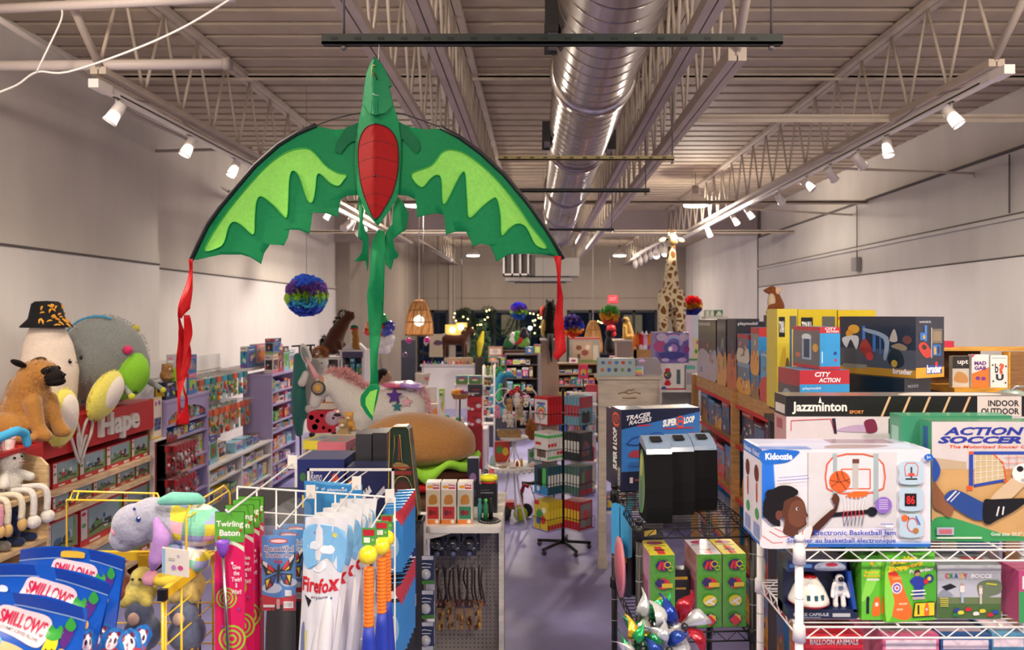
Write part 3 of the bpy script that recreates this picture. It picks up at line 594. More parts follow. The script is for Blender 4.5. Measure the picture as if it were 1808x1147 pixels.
for i,(z,zn) in enumerate(zip(ZC,ZC[1:]+[1.62])):
    fill((XF,YB1+.03,0),pi/2,.03,.98,z,zn-z-.03,'on far lavender shelf %s up' % ['one','two','three','four','five','six','seven'][i],'boxes in the far lavender bookcase',rnd,wr=(.08,.22),cols=C1+['brown','orange'],hr=(.5,.95))
for a,c,nm in ((.03,.93,'left half'),(1.0,1.98,'right half')):
    fill((XF,YB0,0),pi/2,a,c,.56,.14,'upper shelf %s of white case' % nm,'boxes in the low white case',rnd,wr=(.12,.26),cols=['white','blue','yellow','cream','light blue'],hr=(.7,.98))
    fill((XF,YB0,0),pi/2,a,c,.28,.24,'middle shelf %s of white case' % nm,'boxes in the low white case',rnd,wr=(.12,.26),cols=['white','blue','yellow','red','teal','light blue'],hr=(.6,.98))
    fill((XF,YB0,0),pi/2,a,c,.06,.18,'lowest shelf %s of white case' % nm,'boxes in the low white case',rnd,wr=(.14,.3),cols=['white','blue','yellow','purple'],hr=(.6,.98))
fill((XF,YB0,0),pi/2,.02,.85,.755,.40,'standing on top of the white case','boxes on top of the white case',rnd,wr=(.16,.26),cols=['cream','white','light blue','red'],hr=(.5,.95),d=.1,off=.06)
fill((XF,YB0,0),pi/2,.95,1.95,.755,.2,'on far end of white case top','boxes on top of the white case',rnd,wr=(.18,.3),cols=['brown','light blue','lime green','cream'],hr=(.5,.95),d=.2,off=.06)
# wall rail with hanging packs over the low case
e = empty('peg_wall',(-4.4,YB0-1.1,1.0),'white slatted wall panel with hooks above the low white case','display panel')
b = MB();L = YB1-YB0+1.0;b.bx(-.03,.03,0,L,-.2,.95,WHT)
for z in (-.05,.15,.35,.55,.75): b.bx(.03,.036,0,L,z,z+.015,mat('b8b2b0',.6))
b.done('slat_panel',e)
hk = MB()
for k in range(11): hk.tube([(.03,1.15+k*.17,.72),(.55,1.15+k*.17,.74)],.005,mat('c8c8c8',.3,.8));hk.tube([(.03,1.15+k*.17,.34),(.55,1.15+k*.17,.36)],.005,mat('c8c8c8',.3,.8))
hk.done('hooks',e)
def pack(pos,w,h,c1,c2,label,group,rz=pi/2,cat='toy pack',toy=None,name='hanging_pack'):
    b = MB();fc = mat('d4dade',.15,kind='film');b.bx(-w/2,w/2,-.012,.012,-h,0,fc);b.bx(-w/2,w/2,-.014,.014,-h*.22,0,box_mat(c1))
    b.bx(-w*.40,w*.40,.0,.004,-h*.97,-h*.2,box_mat(c2));r = random.Random(str(pos));tc = toy or [c1,'e8a030','38a0a8','d84a3a','8ac040']
    for j in range(5): b.ell((r.uniform(-w*.3,w*.3),-.014,r.uniform(-h*.88,-h*.3)),(w*r.uniform(.10,.2),.016,h*r.uniform(.06,.12)),mat(r.choice(tc),.4),n=8,k=6)
    o = b.done(name,None,pos,rz);return tag(o,label,cat,group)
pc = [('2a98a8','c8d4d0'),('3aa0c0','b0c8c8'),('e06a30','c8b0a0'),('1d7a80','90a8a8'),('8cbf4a','d0d0b0'),('d05a3a','c0a890')]
for k in range(11):
    for j,x in enumerate((-4.15,-3.97)):
        c = pc[(k*2+j) % 6];y = YB0+.05+k*.17
        pack((x,y,1.715),.13,.30,c[0],c[1],'upper row toy pack on the peg wall, %s hook, %s' % (ORD[k],['inner','outer'][j]),'toy packs hanging on the peg wall')
        c = pc[(k*3+j+1) % 6];pack((x+.02,y+.03,1.33),.14,.34,c[0],c[1],'lower row toy pack on the peg wall, %s hook, %s' % (ORD[k],['inner','outer'][j]),'toy packs hanging on the peg wall')
# red hanging packs left of the arched bookcase
e = empty('red_pack_rack',(-3.62,7.36,1.22),'small wall rack carrying red hanging packs beside the arched bookcase','rack');b = MB()
for k in range(6):
    for z in (0,-.33): b.tube([(-.06,.03+k*.075,z),(.13,.03+k*.075,z+.005)],.003,mat('b8b8b8',.3,.9))
b.bx(-.07,-.06,0,.44,-1.2,.04,mat('8a2a28',.6));b.done('rack_panel',e)
for k in range(6):
    for j,z in enumerate((1.222,.892)):
        for i in range(2):
            pack((-3.58+i*.09,7.39+k*.075,z),.062,.27-.01*i,'a01c24','b8484a','%s red pack in the %s row of the red rack, %s' % (ORD[k],['upper','lower'][j],['behind','in front'][i]),'red packs hanging by the bookcase',toy=['a01c24','8a8a90','5a1a20','c8c0c0'])
# goods on top of the bookcases
TZ = 1.63
def on(px0,px1,h,c,lab,X=-3.75,d=.12,z=TZ,sd=None,fa=None,nm='toy_box'):
    y0,y1 = yl(px0,X),yl(px1,X);return pbox(nm,lab,'box',(X,y0,z),y1-y0-.01,d,h,c,pi/2,front=fa or rart(rnd,'none'),left=rart(rnd,'none',.6),sides=sd)
on(293,311,.17,'2a2d44','dark figurine box on the near lavender bookcase, lower left');
on(314,330,.44,'c8c4cc','tall pale box on the near lavender bookcase behind the red streamer');on(333,348,.22,'3c7fc4','blue puzzle box on the near lavender bookcase, lower right');on(333,348,.20,'3a78bc','blue puzzle box on the near lavender bookcase, upper right',z=TZ+.222)
for i,(px,dz,c) in enumerate(((291,.29,'b88850'),(298,.37,'c89860'),(305,.27,'b07c48'))):
    y = yl(px,-3.85);e = empty('teddy_bear',(-3.85,y,TZ+.175),'small brown teddy bear on the dark figurine box, %s' % ['left','middle','right'][i],'plush toy','small teddies on the near bookcase');z0 = 0
    b = MB();b.ell((0,0,.055),(.05,.055,.06),mat(c,.9,kind='fur'));b.ell((.01,0,.13),.045,mat(c,.9,kind='fur'));b.ell((0,-.035,.165),.018,mat(c,.9,kind='fur'));b.ell((0,.035,.165),.018,mat(c,.9,kind='fur'));b.ell((.04,-.04,.03),(.04,.02,.02),mat(c,.9,kind='fur'));b.ell((.04,.04,.03),(.04,.02,.02),mat(c,.9,kind='fur'));rem(b.done('body',e),.008)
    b = MB();b.ell((.052,0,.12),(.018,.02,.015),mat('e0c8a0',.9));b.ell((.068,0,.125),.006,mat('201818',.4));b.ell((.047,-.02,.145),.005,mat('100c0c',.3));b.ell((.047,.02,.145),.005,mat('100c0c',.3));b.done('face',e)
CT = 1.65
on(437,452,.29,'4a7fb8','bright blue box at the left end above the far bookcase',-4.0,.10,1.75);
b = MB();b.bx(-4.36,-3.99,yl(433,-4),yl(478,-4),1.70,1.745,WHT);tag(b.done('wall_shelf'),'small white wall shelf above the hanging packs','shelf')
on(453,476,.31,'b8a0b8','pink and white figure box beside the bright blue box',-4.0,.10,1.75)
for a,c,h,col,l in ((482,492,.27,'e0d0cc','pale box with red figures on the far bookcase, left'),(493,500,.40,'c84a5a','tall rosy box on the far bookcase, middle'),(501,510,.36,'9ab8b8','grey green box on the far bookcase, right of middle'),(511,521,.30,'b8c0d8','pale blue dress-up box on the far bookcase, right end')): on(a,c,h,col,l,z=CT)
on(483,497,.22,'6a90b8','upper box with a doll picture on the far bookcase',z=CT+.272)
# --- large plush on the sign
FUR = lambda h: mat(h,.9,kind='fur')
def plush(name,label,loc,rz=0,group=None,cat='plush toy'): return empty(name,loc,label,cat,group,rz)
# grey anglerfish-like round plush
p = plush('round_plush','huge round grey plush with lime green snout and blue band',(-3.92,6.9,1.68));G = FUR('8b908f')
b = MB();b.ell((0,.0,.40),(.36,.37,.40),G);b.ell((.03,.06,.33),(.33,.34,.32),G);rem(b.done('body',p),.03,6)
fuzz('fur',p,[((0,0,.40),(.365,.375,.405))],2600,.022,mat('9a9f9e',.95),.006,3)
b = MB();b.ell((.23,-.05,.27),(.19,.19,.23),mat('8fd23c',.7,kind='cloth'),rot=(0,.35,0));b.ell((.36,-.13,.12),(.02,.03,.012),mat('15301a',.4));b.done('snout',p)
for s,l in ((-1,'left'),(1,'right')): b = MB();chain(b,[(.22,s*.20,.24,.035),(.40,s*.27-.03,.12,.022)],mat('9a9e9c',.8,kind='cloth'));b.ell((.415,s*.275-.03,.105),.028,mat('d8d84a',.8,kind='cloth'));b.done('feeler',p)
for c,q in (('d8306a',(.32,-.19,.50)),('d8c83a',(.22,.12,.68))): b = MB();d = (Vector(q)-Vector((0,0,.4))).normalized();b.ell(Vector(q)+d*.0,(.04,.04,.04),mat(c,.7));b.done('spot',p)
b = MB();b.tube([(.36*cos(t)*.35+.02*0,-.30,.40) if 0 else Vector((.13*1+.365*.94*cos(t)*.0+.385*sin(t)*.62*0,0,0)) for t in (0,1)],.001,G) if 0 else None
b.tube([Vector((.362*cos(a),-.10,.40+.395*sin(a))) for a in [R(k) for k in range(70,200,8)]],.011,mat('3aa0d0',.5));b.done('blue_band',p)
# banana plush
p = plush('banana_plush','large cream banana plush wearing a black banana print hat',(-3.92,6.13,1.68));CR = mat('e3d4c6',.85,kind='cloth');YE = FUR('eae06a')
b = MB();chain(b,[(0,0,.12,.20),(0,0,.35,.215),(0,-.01,.52,.185),(0,-.02,.66,.135),(0,-.03,.74,.11)],CR);rem(b.done('body',p),.022,6)
def petal(nm,c,rot,r):
    b = MB();b.ell(c,r,YE,rot=rot,n=18,k=12);o = b.done(nm,p)
    b = MB();b.ell(Vector(c)+Euler(rot).to_matrix() @ Vector((r[0]*.35,0,r[2]*.10)),(r[0]*.8,r[1]*.74,r[2]*.76),mat('efe6da',.85,kind='cloth'),rot=rot,n=18,k=12);b.done('petal_lining',o)
    E = Euler(rot).to_matrix();rn = random.Random(2);f = MB()
    for _ in range(900):
        d = Vector((rn.gauss(0,1),rn.gauss(0,1),rn.gauss(0,1))).normalized();d.x *= .5
        q = Vector(c)+E @ Vector((d.x*r[0],d.y*r[1],d.z*r[2]));n_ = (E @ d).normalized();t = n_.cross(Vector((rn.random(),rn.random(),rn.random()))).normalized()*.004
        f.add([q-t,q+t,q+n_*.02],[(0,1,2)],mat('efe676',.95))
    f.done('petal_fur',o)
petal('petal',(.31,-.33,.03),(.12,.12,.0),(.08,.17,.22));petal('petal',(.31,.25,.14),(-1.0,.1,.0),(.08,.17,.25));petal('petal',(.10,-.28,.14),(.6,0,-.6),(.06,.10,.16))
b = MB();b.ell((.205,-.06,.44),(.012,.017,.020),mat('0d0b0b',.25));b.ell((.19,.11,.46),(.012,.017,.020),mat('0d0b0b',.25));b.ell((.212,-.064,.448),.006,mat('ffffff',.2));b.tube(catmull([(.212,.0,.43),(.218,.02,.418),(.212,.045,.43)],4,False),.003,mat('3a2826',.5));b.done('face',p)
b = MB();HB = mat('1b1c1e',.75,kind='cloth');b.lathe([(.0,.20),(.08,.195),(.105,.175),(.125,.07),(.13,.055),(.185,-.005),(.18,-.012),(.12,.045)],(0,-.03,.72),HB,28)
r = random.Random(4)
for k in range(44):
    a = r.uniform(-1.4,1.9);t = r.random();rr,zz = (.108+.018*t,.165-.1*t) if r.random() < .55 else (.135+.045*t,.055-.055*t);c0 = r.uniform(0,6.28);pts = []
    for u in (-1,-.4,.4,1):
        aa = a+.14*u*cos(c0);z_ = zz+.018*u*sin(c0)+.006*(1-u*u);r_ = (.105+.02*(.175-z_)/.105 if z_ > .058 else .130+.055*(.055-z_)/.06)+.003
        pts.append((r_*cos(aa),-.03+r_*sin(aa),.72+z_))
    b.tube(pts,[.003,.008,.008,.003],mat('e0a032',.7),5)
b.done('bucket_hat',p)
# pug
p = plush('pug_plush','sitting tan pug plush with black muzzle and ears',(-3.55,5.30,1.63));T = FUR('a8763a')
b = MB();sp = [(-.02,.02,.17,.155),(.02,0,.33,.125),(.05,-.02,.42,.10)]
chain(b,sp,T);b.ell((.09,-.0,.45),(.115,.105,.10),T);chain(b,[(.10,-.08,.26,.06),(.14,-.09,.10,.047),(.17,-.09,.045,.05),(.20,-.09,.035,.04)],T);chain(b,[(.10,.09,.26,.06),(.15,.10,.10,.047),(.18,.10,.045,.05),(.21,.10,.035,.04)],T)
b.ell((-.03,-.14,.10),(.13,.08,.10),T);b.ell((-.03,.15,.10),(.13,.08,.10),T);b.ell((.10,-.17,.03),(.09,.04,.032),T);b.ell((.10,.19,.03),(.09,.04,.032),T);rem(b.done('body',p),.012,3)
fuzz('fur',p,[((-.02,.02,.17),(.16,.16,.16)),((.02,0,.33),.128),((.09,0,.45),(.117,.107,.102))],4500,.016,mat('b08248',.95),.004,5)
b = MB();K = mat('1c1614',.85,kind='cloth');b.ell((.185,-.0,.43),(.075,.072,.06),K);b.ell((.20,0,.40),(.07,.062,.035),K);b.ell((.165,0,.47),(.05,.085,.04),K);b.done('muzzle',p)
b = MB();b.ell((.185,-.055,.485),.021,mat('080606',.08));b.ell((.185,.055,.485),.021,mat('080606',.08));b.ell((.262,0,.445),(.014,.02,.012),mat('050505',.15));b.done('eyes_and_nose',p)
for s in (-1,1): b = MB();b.ell((.02,s*.105,.53),(.05,.055,.018),K,rot=(s*.5,.2,0));b.done('ear',p)
# --- wooden plush shelf at the far left
XP = -3.3
e = empty('plush_shelf',(XP,4.2,0),'maple shelf with curved side holding small plush animals at left edge','shelf unit',None,pi/2);L = 5.16-4.2
pts = [(0,0),(-.0,1.31+.17),(.05,1.31+.22),(.14,1.31+.24),(.22,1.31+.28),(.36,1.31+.34),(.40,1.31+.34),(.40,0)]
b = MB();b.ext(pts,lambda u,v,t: Vector((t,u,v)),L-.02,L,MAP);b.done('side_panel',e)
for z in (1.31,1.0,.65): b = MB();b.bx(-.2,L-.02,0,.40,z-.028,z,MAP);b.done('shelf',e)
b = MB();b.bx(-.2,L-.03,.40,.42,0,1.62,mat('4a3426',.7));b.done('back_panel',e);b = MB();b.bx(-.2,L,.05,.44,1.60,1.625,mat('b81c20',.5));b.done('top_panel',e)
def critter(label,loc,c,face='f0e0d0',s=1.0,ears='long',rz=0,hang=True,group=None,nm='plush_animal',bellyc=None,poms=False,inner='e8b8b8'):
    p = plush(nm,label,loc,rz,group);m_ = FUR(c);b = MB()
    b.ell((0,0,.085*s),(.075*s,.082*s,.09*s),m_);b.ell((.015*s,0,.215*s),(.07*s,.075*s,.068*s),m_);chain(b,[(.03*s,.06*s,.13*s,.032*s),(.07*s,.11*s,.10*s,.028*s)],m_);chain(b,[(.03*s,-.06*s,.13*s,.032*s),(.07*s,-.11*s,.10*s,.028*s)],m_)
    rem(b.done('body',p),.010*s,2);fuzz('fur',p,[((0,0,.085*s),(.077*s,.084*s,.092*s)),((.015*s,0,.215*s),(.072*s,.077*s,.07*s))],1300,.014*s,mat(c,.95),.003*s,7)
    if ears == 'long':
        for q in (-1,1): b = MB();chain(b,[(-.005,q*.035*s,.27*s,.02*s),(-.01,q*.05*s,.33*s,.022*s),(-.005,q*.06*s,.385*s,.012*s)],m_);ea = b.done('ear',p);b = MB();chain(b,[(.014*s,q*.036*s,.28*s,.012*s),(.014*s,q*.05*s,.33*s,.014*s),(.010*s,q*.058*s,.37*s,.007*s)],mat(inner,.8));b.done('ear_lining',ea)
    elif ears == 'round':
        for q in (-1,1): b = MB();b.ell((0,q*.06*s,.27*s),(.015*s,.03*s,.03*s),m_);b.done('ear',p)
    else:
        for q in (-1,1): b = MB();chain(b,[(0,q*.06*s,.24*s,.02*s),(.02*s,q*.10*s,.16*s,.022*s)],mat(inner,.85));b.done('ear',p)
    b = MB()
    if face: b.ell((.065*s,0,.20*s),(.03*s,.04*s,.032*s),mat(face,.85))
    b.ell((.075*s,-.03*s,.235*s),.008*s,mat('0a0808',.2));b.ell((.075*s,.03*s,.235*s),.008*s,mat('0a0808',.2));b.ell((.094*s,0,.21*s),.007*s,mat('c08080',.5));b.done('face',p)
    for q in (-1,1):
        b = MB()
        if hang: b.tube(catmull([(.05*s,q*.05*s,.05*s),(.175*s,q*.055*s,.055*s),(.205*s,q*.06*s,.0),(.20*s,q*.06*s,-.09*s)],4,False),.018*s,m_);b.ell((.205*s,q*.062*s,-.12*s),.038*s if poms else (.026*s,.026*s,.04*s),m_ if poms else mat('c8a468',.8))
        else: chain(b,[(.05*s,q*.06*s,.035*s,.035*s),(.13*s,q*.07*s,.035*s,.03*s)],m_)
        b.done('leg',p)
    return p
critter('white fluffy bunny with pompom feet hanging off the maple shelf',(XP-.13,4.92,1.312),'dcd8d2',s=1.12,poms=True,face=None)
critter('cream lamb plush with pink face sitting left of the white bunny',(XP-.13,4.70,1.312),'ddd3bc','e0a898',s=1.05,ears='flop',inner='c8b078')
critter('pink plush cut by the left frame edge on the maple shelf',(XP-.10,4.50,1.312),'d890a8',s=.95,ears='round')
critter('grey rabbit plush with cream belly under the white bunny',(XP-.18,4.74,1.002),'8d8780','d8d0c4',s=1.0,hang=False,inner='b88a88',bellyc=1)
critter('navy blue plush with fuzzy blue head beside the grey rabbit',(XP-.14,4.98,1.002),'26345f','3a5a9a',s=.86,ears='round',hang=False)
critter('dark grey plush at the left edge below the bunnies',(XP-.10,4.55,.652),'4a4442','6a6460',s=1.0,ears='round',hang=False)
p = plush('long_arm_plush','blue and plum plush with long curled arm under the pug',(XP-.12,4.82,1.628));b = MB();b.ell((0,-.12,.07),(.09,.14,.07),FUR('7a4a6a'));rem(b.done('body',p),.01);b = MB();chain(b,[(.08,-.10,.10,.03),(.12,.02,.13,.03),(.12,.10,.10,.028),(.12,.12,.03,.026)],mat('4aa8d8',.85,kind='cloth'));rem(b.done('arm',p),.008)
# ------------------------------------------------------------------ front left: yellow wire bins, pillow bags, plush donkey-like dog
YW = mat('e8bf1c',.35,clear=.4)
e = empty('wire_bin',(-1.35,2.4,.95),'yellow wire bin with flat rim holding the lavender grey plush','wire bin');O = Vector((-1.35,2.4,.95))
def yt(mb,pts,r=.0028,closed=False): mb.tube([Vector(p)-O for p in pts],r,YW,6,closed)
XR = -1.082;Y0,Y1,ZT_ = 2.20,2.56,1.69;XL = -1.62
b = MB()
# side panel receding (right), back panel, rims
b.box(Vector((XR,(Y0+Y1)/2,ZT_))-O,(.018,Y1-Y0,.028),YW);b.done('rim_bar',e);b = MB();b.box(Vector((XR,Y0+.004,ZT_))-O,(.024,.016,.032),mat('141414',.5));b.done('end_cap',e)
b = MB();b.box(Vector(((XL+XR)/2,Y1,ZT_))-O,(XR-XL,.018,.028),YW);b.box(Vector((-1.315,Y1-.01,ZT_-.06))-O,(.032,.012,.13),YW);b.done('rim_bar',e)
b = MB()
for y in (Y0+.004,Y0+.02,2.32,2.43,2.545): yt(b,[(XR,y,ZT_),(XR,y,.95)],.0042 if y < 2.25 else .0035)
for k in range(9): yt(b,[(XR,Y0,ZT_-.07-k*.085),(XR,Y1,ZT_-.07-k*.085)],.0025)
b.done('side_grid',e);b = MB()
for x in (-1.17,-1.30,-1.43,-1.56,XL): yt(b,[(x,Y1,ZT_),(x,Y1,.95)],.003)
for k in range(9): yt(b,[(XL,Y1,ZT_-.09-k*.068),(XR,Y1,ZT_-.09-k*.068)],.0025)
b.done('back_grid',e);b = MB()
for k in range(9): yt(b,[(XL,Y0+.03+k*.06,1.22),(XR,Y0+.03+k*.06,1.22)],.0025)
for k in range(5): yt(b,[(XL+k*.13,Y0,1.22),(XL+k*.13,Y1,1.22)],.0025)
b.done('floor_grid',e);b = MB()
for c in ((XR,Y0),(XR,Y1),(XL,Y0),(XL,Y1)): b.tube([Vector((c[0],c[1],1.2))-O,Vector((c[0],c[1],0))-O],.008,YW,8)
b.done('legs',e)
b = MB();q = [P(329,1014,2.35),P(329,915,2.35),P(335,893,2.38),P(395,857,2.62),P(405,868,2.64),P(408,930,2.66)];yt(b,q,.0034);yt(b,[P(333,912,2.35),P(404,866,2.64)],.003);b.done('sign_holder',e)
b = MB();Yb = 2.575;q = [P(118,980,Yb),P(118,882,Yb),P(279,884,Yb),P(279,980,Yb)];yt(b,q,.0036);q = [P(123,882,Yb),P(129,867,Yb+.05),P(278,871,Yb+.05),P(283,884,Yb)];yt(b,q,.0036);yt(b,[P(135,882,Yb),P(139,868,Yb+.05)],.003);yt(b,[P(273,884,Yb),P(271,872,Yb+.05)],.003);b.done('sign_holder',e)
# display ledge carrying the front goods
b = MB();b.bx(-1.75,-1.095,1.55,2.17,0,1.42,mat('3a3a40',.6));tag(b.done('front_table'),'dark low table under the blue pillow bags','table')
def pouch(name,label,tl,tr,h,Y,col,artf,bulge=.05,mt=None,seedv=1,flat=True):
    """soft printed bag hung between two top corners (pixels) at depth Y, height h"""
    A = P(tl[0],tl[1],Y);B = P(tr[0],tr[1],Y+.03);U = B-A;w = U.length;U.normalize();N_ = U.cross(Vector((0,0,1))).normalized();V_ = N_.cross(U).normalized() if N_.cross(U).z > 0 else -N_.cross(U).normalized()
    if N_.y > 0: N_ = -N_
    def f(u,v,o):
        k = max(0,1-abs(2*u-1)**2.5)*max(0,1-abs(2*min(v/.84,1)-1)**2.5)
        return U*(u*w)+V_*((v-1)*h-.02*(2*u-1)**2)+N_*(bulge*k+o+.004*sin(9*u+5*v+seedv))
    mb = MB();n = 18;m_ = mt or mat(col,.22,kind='print',clear=.8)
    for sg in (1,-1):
        vs = []
        for j in range(n+1):
            for i in range(n+1):
                q = f(i/n,j/n,0)
                if sg < 0: bq = U*(i/n*w)+V_*((j/n-1)*h-.02*(2*i/n-1)**2);q = bq*2-q-N_*.004
                vs.append(q)
        mb.add(vs,[(j*(n+1)+i,j*(n+1)+i+1,(j+1)*(n+1)+i+1,(j+1)*(n+1)+i) for j in range(n) for i in range(n)],m_,True)
    def sub(items):
        k = 1
        for it in items:
            o = .0012+.0004*k;k += 1
            if it[0] in 'PpcCr':
                q = {'P': lambda: catmull(it[1],4),'p': lambda: it[1],'c': lambda: circ(it[1],it[2],it[3],18,it[4]),'C': lambda: circ(it[1],it[2],it[3],18,it[4],it[6]),'r': lambda: [(it[1],it[2]),(it[3],it[2]),(it[3],it[4]),(it[1],it[4])]}[it[0]]()
                hc = it[2] if it[0] in 'Pp' else it[5]
                mb.sheet(q,lambda u,v: f(u,v,o),mat(hc,.25,clear=.6),3 if (max(a[0] for a in q)-min(a[0] for a in q)) > .3 else 1)
            elif it[0] == 'T': mb.art([it],lambda u,v,oo: f(u,v,o+oo))
    sub(artf);o = mb.done(name,None,A);return tag(o,label,'bag')
def smil():
    a = [('r',0,.935,1,1,'1a3f9e'),('r',.0,.926,1,.933,'8fb0e0')]
    a += [('P',[(.06,.0),(.03,.3),(.04,.62),(.2,.755),(.45,.74),(.66,.70),(.78,.62),(.86,.45),(.88,.0)],'e8bf8a'),('C',.36,.70,.09,.05,'5ab0dc',.5),('C',.62,.44,.12,.055,'3d9a58',.5),('C',.14,.5,.09,.05,'d8c040',-.4)]
    a += [('P',[(.32,.87),(.36,.925),(.54,.91),(.72,.90),(.765,.84),(.74,.755),(.68,.735),(.52,.765),(.38,.79),(.31,.80)],'f0dce0'),('T','SMILLOWS',.345,.805,.735,.885,'d01c50',.025,.25,-.045),('T','GOURMET SCENTED PILLOWS',.38,.782,.70,.798,'2a2a50',.01,0,-.04)]
    a += [('P',[(.75,.70),(.79,.68),(.83,.70),(.845,.77),(.82,.81),(.765,.80)],'f0d028'),('P',[(.74,.80),(.76,.86),(.80,.84),(.83,.87),(.865,.82),(.81,.785)],'3aa03c'),('P',[(.86,.78),(.90,.76),(.93,.85),(.89,.89),(.85,.86)],'5a2a7c'),('P',[(.86,.87),(.89,.93),(.94,.89),(.91,.85)],'3aa03c'),('c',.885,.72,.035,.035,'e0b060'),('c',.78,.735,.007,.009,'222222'),('c',.82,.74,.007,.009,'222222'),('c',.87,.73,.006,.006,'6a3a20'),('c',.90,.71,.006,.006,'6a3a20'),('P',[(.13,.84),(.15,.875),(.20,.865),(.21,.835)],'e8eef8'),('c',.06,.79,.06,.03,'e0e4f0')]
    return a
S1 = pouch('pillow_bag','blue SMILLOWS pillow bag, backmost with a handle hole',(38,958),(222,974),.42,2.12,'1c58c0',smil()+[('P',[(.40,.96),(.42,.98),(.6,.98),(.62,.96),(.6,.94),(.42,.94)],'e0b830')],.05,seedv=1)
S2 = pouch('pillow_bag','blue SMILLOWS pillow bag in the middle of the three',(-18,984),(198,1018),.40,1.98,'1c58c0',smil(),.06,seedv=2)
S3 = pouch('pillow_bag','blue SMILLOWS pillow bag in front with peach cushion showing',(-75,1034),(158,1062),.40,1.84,'1c58c0',smil(),.06,seedv=3)
for i,(a,c,Y,l) in enumerate((((141,1112),(172,1108),1.93,'small panda faced candy bag, leftmost of the five'),((158,1098),(205,1100),2.02,'small panda candy bag, second from left and highest'),((186,1106),(228,1110),1.95,'small panda candy bag, third from left'),((205,1118),(246,1104),1.88,'small panda candy bag with red window, second from right'),((240,1100),(275,1106),1.98,'small panda candy bag, rightmost by the yellow post'))):
    o = pouch('candy_bag',l,a,c,.085,Y,'2a78c8',[('r',.05,.0,.95,.5,'c83a4a'),('c',.3,.32,.14,.12,'e8e0e0'),('c',.62,.25,.12,.1,'e06a70'),('c',.45,.66,.24,.22,'f0e8ea'),('c',.35,.68,.06,.08,'4a2040'),('c',.56,.68,.06,.08,'4a2040'),('c',.27,.86,.08,.07,'7a2040'),('c',.63,.86,.08,.07,'7a2040'),('c',.33,.58,.05,.04,'f080a0')],.015,seedv=i);o['group'] = 'panda candy bags in front of the yellow bin'
# plush with patchwork blanket body
LG = FUR('a3a4b8');p = plush('lop_ear_plush','lavender grey long-eared plush with patchwork body lying in the yellow bin',P(240,935,2.42));q = lambda px,py,Y=2.42: P(px,py,Y)-P(240,935,2.42)
b = MB();b.ell(q(243,925),(.078,.07,.066),LG,rot=(0,.25,0));b.ell(q(222,946),(.048,.05,.05),LG);b.ell(q(268,912),(.07,.07,.062),LG);chain(b,[(*q(275,918),.06),(*q(300,930),.06)],LG);rem(b.done('head',p),.008,4)
b = MB();b.ell(q(244,916,2.352),(.007,.005,.009),mat('1a3a8a',.2));b.ell(q(245,914,2.346),.003,mat('ffffff',.2));b.ell(q(237,898,2.37),(.005,.004,.004),mat('1a3a8a',.2),rot=(0,.8,0));b.ell(q(204,938,2.38),(.011,.012,.014),mat('e89aa8',.6));b.ell(q(213,955,2.366),.003,mat('6a6a80',.5));b.done('face',p)
b = MB();chain(b,[(*q(285,885,2.36),.014),(*q(305,880,2.36),.022),(*q(345,880,2.40),.020),(*q(358,884,2.42),.012)],mat('7cc8b4',.9,kind='cloth'));rem(b.done('ear',p),.007)
b = MB();chain(b,[(*q(276,918,2.34),.012),(*q(286,950,2.32),.026),(*q(276,985,2.32),.024),(*q(270,1004,2.33),.010)],mat('b088c8',.9,kind='cloth'));rem(b.done('ear',p),.007)
cl = ['e0cf4a','86ccb0','a8b4e0','ece4d4','e0cf4a','9aa0d0','e8b0c0','86ccb0']
def patch(mb,c,r,cs,rot=0):
    v,f = sph_pts(28,18);M_ = Matrix.Rotation(rot,3,'Y');vs = [M_ @ Vector((a*r[0],b_*r[1],d*r[2]))+c for a,b_,d in v]
    for fc in f:
        cc = sum((Vector(v[i]) for i in fc),Vector())/len(fc);k = int((cc.x*1.6+3)+int((cc.z+1)*2.2)*2)
        mb.add([vs[i] for i in fc],[tuple(range(len(fc)))],mat(cs[k % len(cs)],.85,kind='cloth'),True)
b = MB();patch(b,q(340,925,2.44),(.105,.075,.068),cl,.15);b.done('patchwork_body',p);b = MB();patch(b,q(330,980,2.42),(.075,.06,.045),cl[1:],.4);b.done('patchwork_leg',p)
b = MB();b.ell(q(266,1020,2.38),.024,mat('e0a0b8',.85,kind='cloth'));b.ell(q(295,1022,2.38),(.045,.03,.022),mat('e0c84a',.85,kind='cloth'));b.done('foot',p)
b = MB();c = P(310,992,2.14)-P(240,935,2.42);Mx = Euler((.1,.08,-.15)).to_matrix();b.box(c,(.082,.002,.078),mat('e6ded0',.5),Mx)
b.art([('r',.02,.05,.12,.95,'8ac0e0'),('c',.45,.3,.09,.1,'b888c0'),('c',.7,.32,.1,.09,'d04a8a'),('c',.62,.75,.05,.05,'c8a0d8'),('r',.25,.55,.5,.57,'8a8a9a'),('r',.25,.62,.5,.64,'8a8a9a')],lambda u,v,o: c+Mx @ Vector(((u-.5)*.082,-.0015-o,(v-.5)*.078)));b.done('paper_tag',p)
for i,(px,py,c1,l) in enumerate(((250,1048,'d8c868','yellow plush lying low in the yellow wire bin'),(335,1040,'c8b068','pale gold plush in the bin behind the yellow side grid'),(205,1040,'6a3422','dark brown plush behind the blue pillow bags'))):
    p = plush('small_plush',l,P(px,py+22,2.44));b = MB();b.ell((0,0,.05),(.05,.05,.05),FUR(c1));b.ell((.01,-.02,.10),.034,FUR(c1));b.ell((-.03,-.04,.03),.022,FUR(c1));b.ell((.035,-.04,.03),.022,FUR(c1));rem(b.done('body',p),.008);b = MB();b.ell((.0,-.055,.105),.004,mat('101010',.2));b.ell((.022,-.055,.105),.004,mat('101010',.2));b.done('eyes',p)
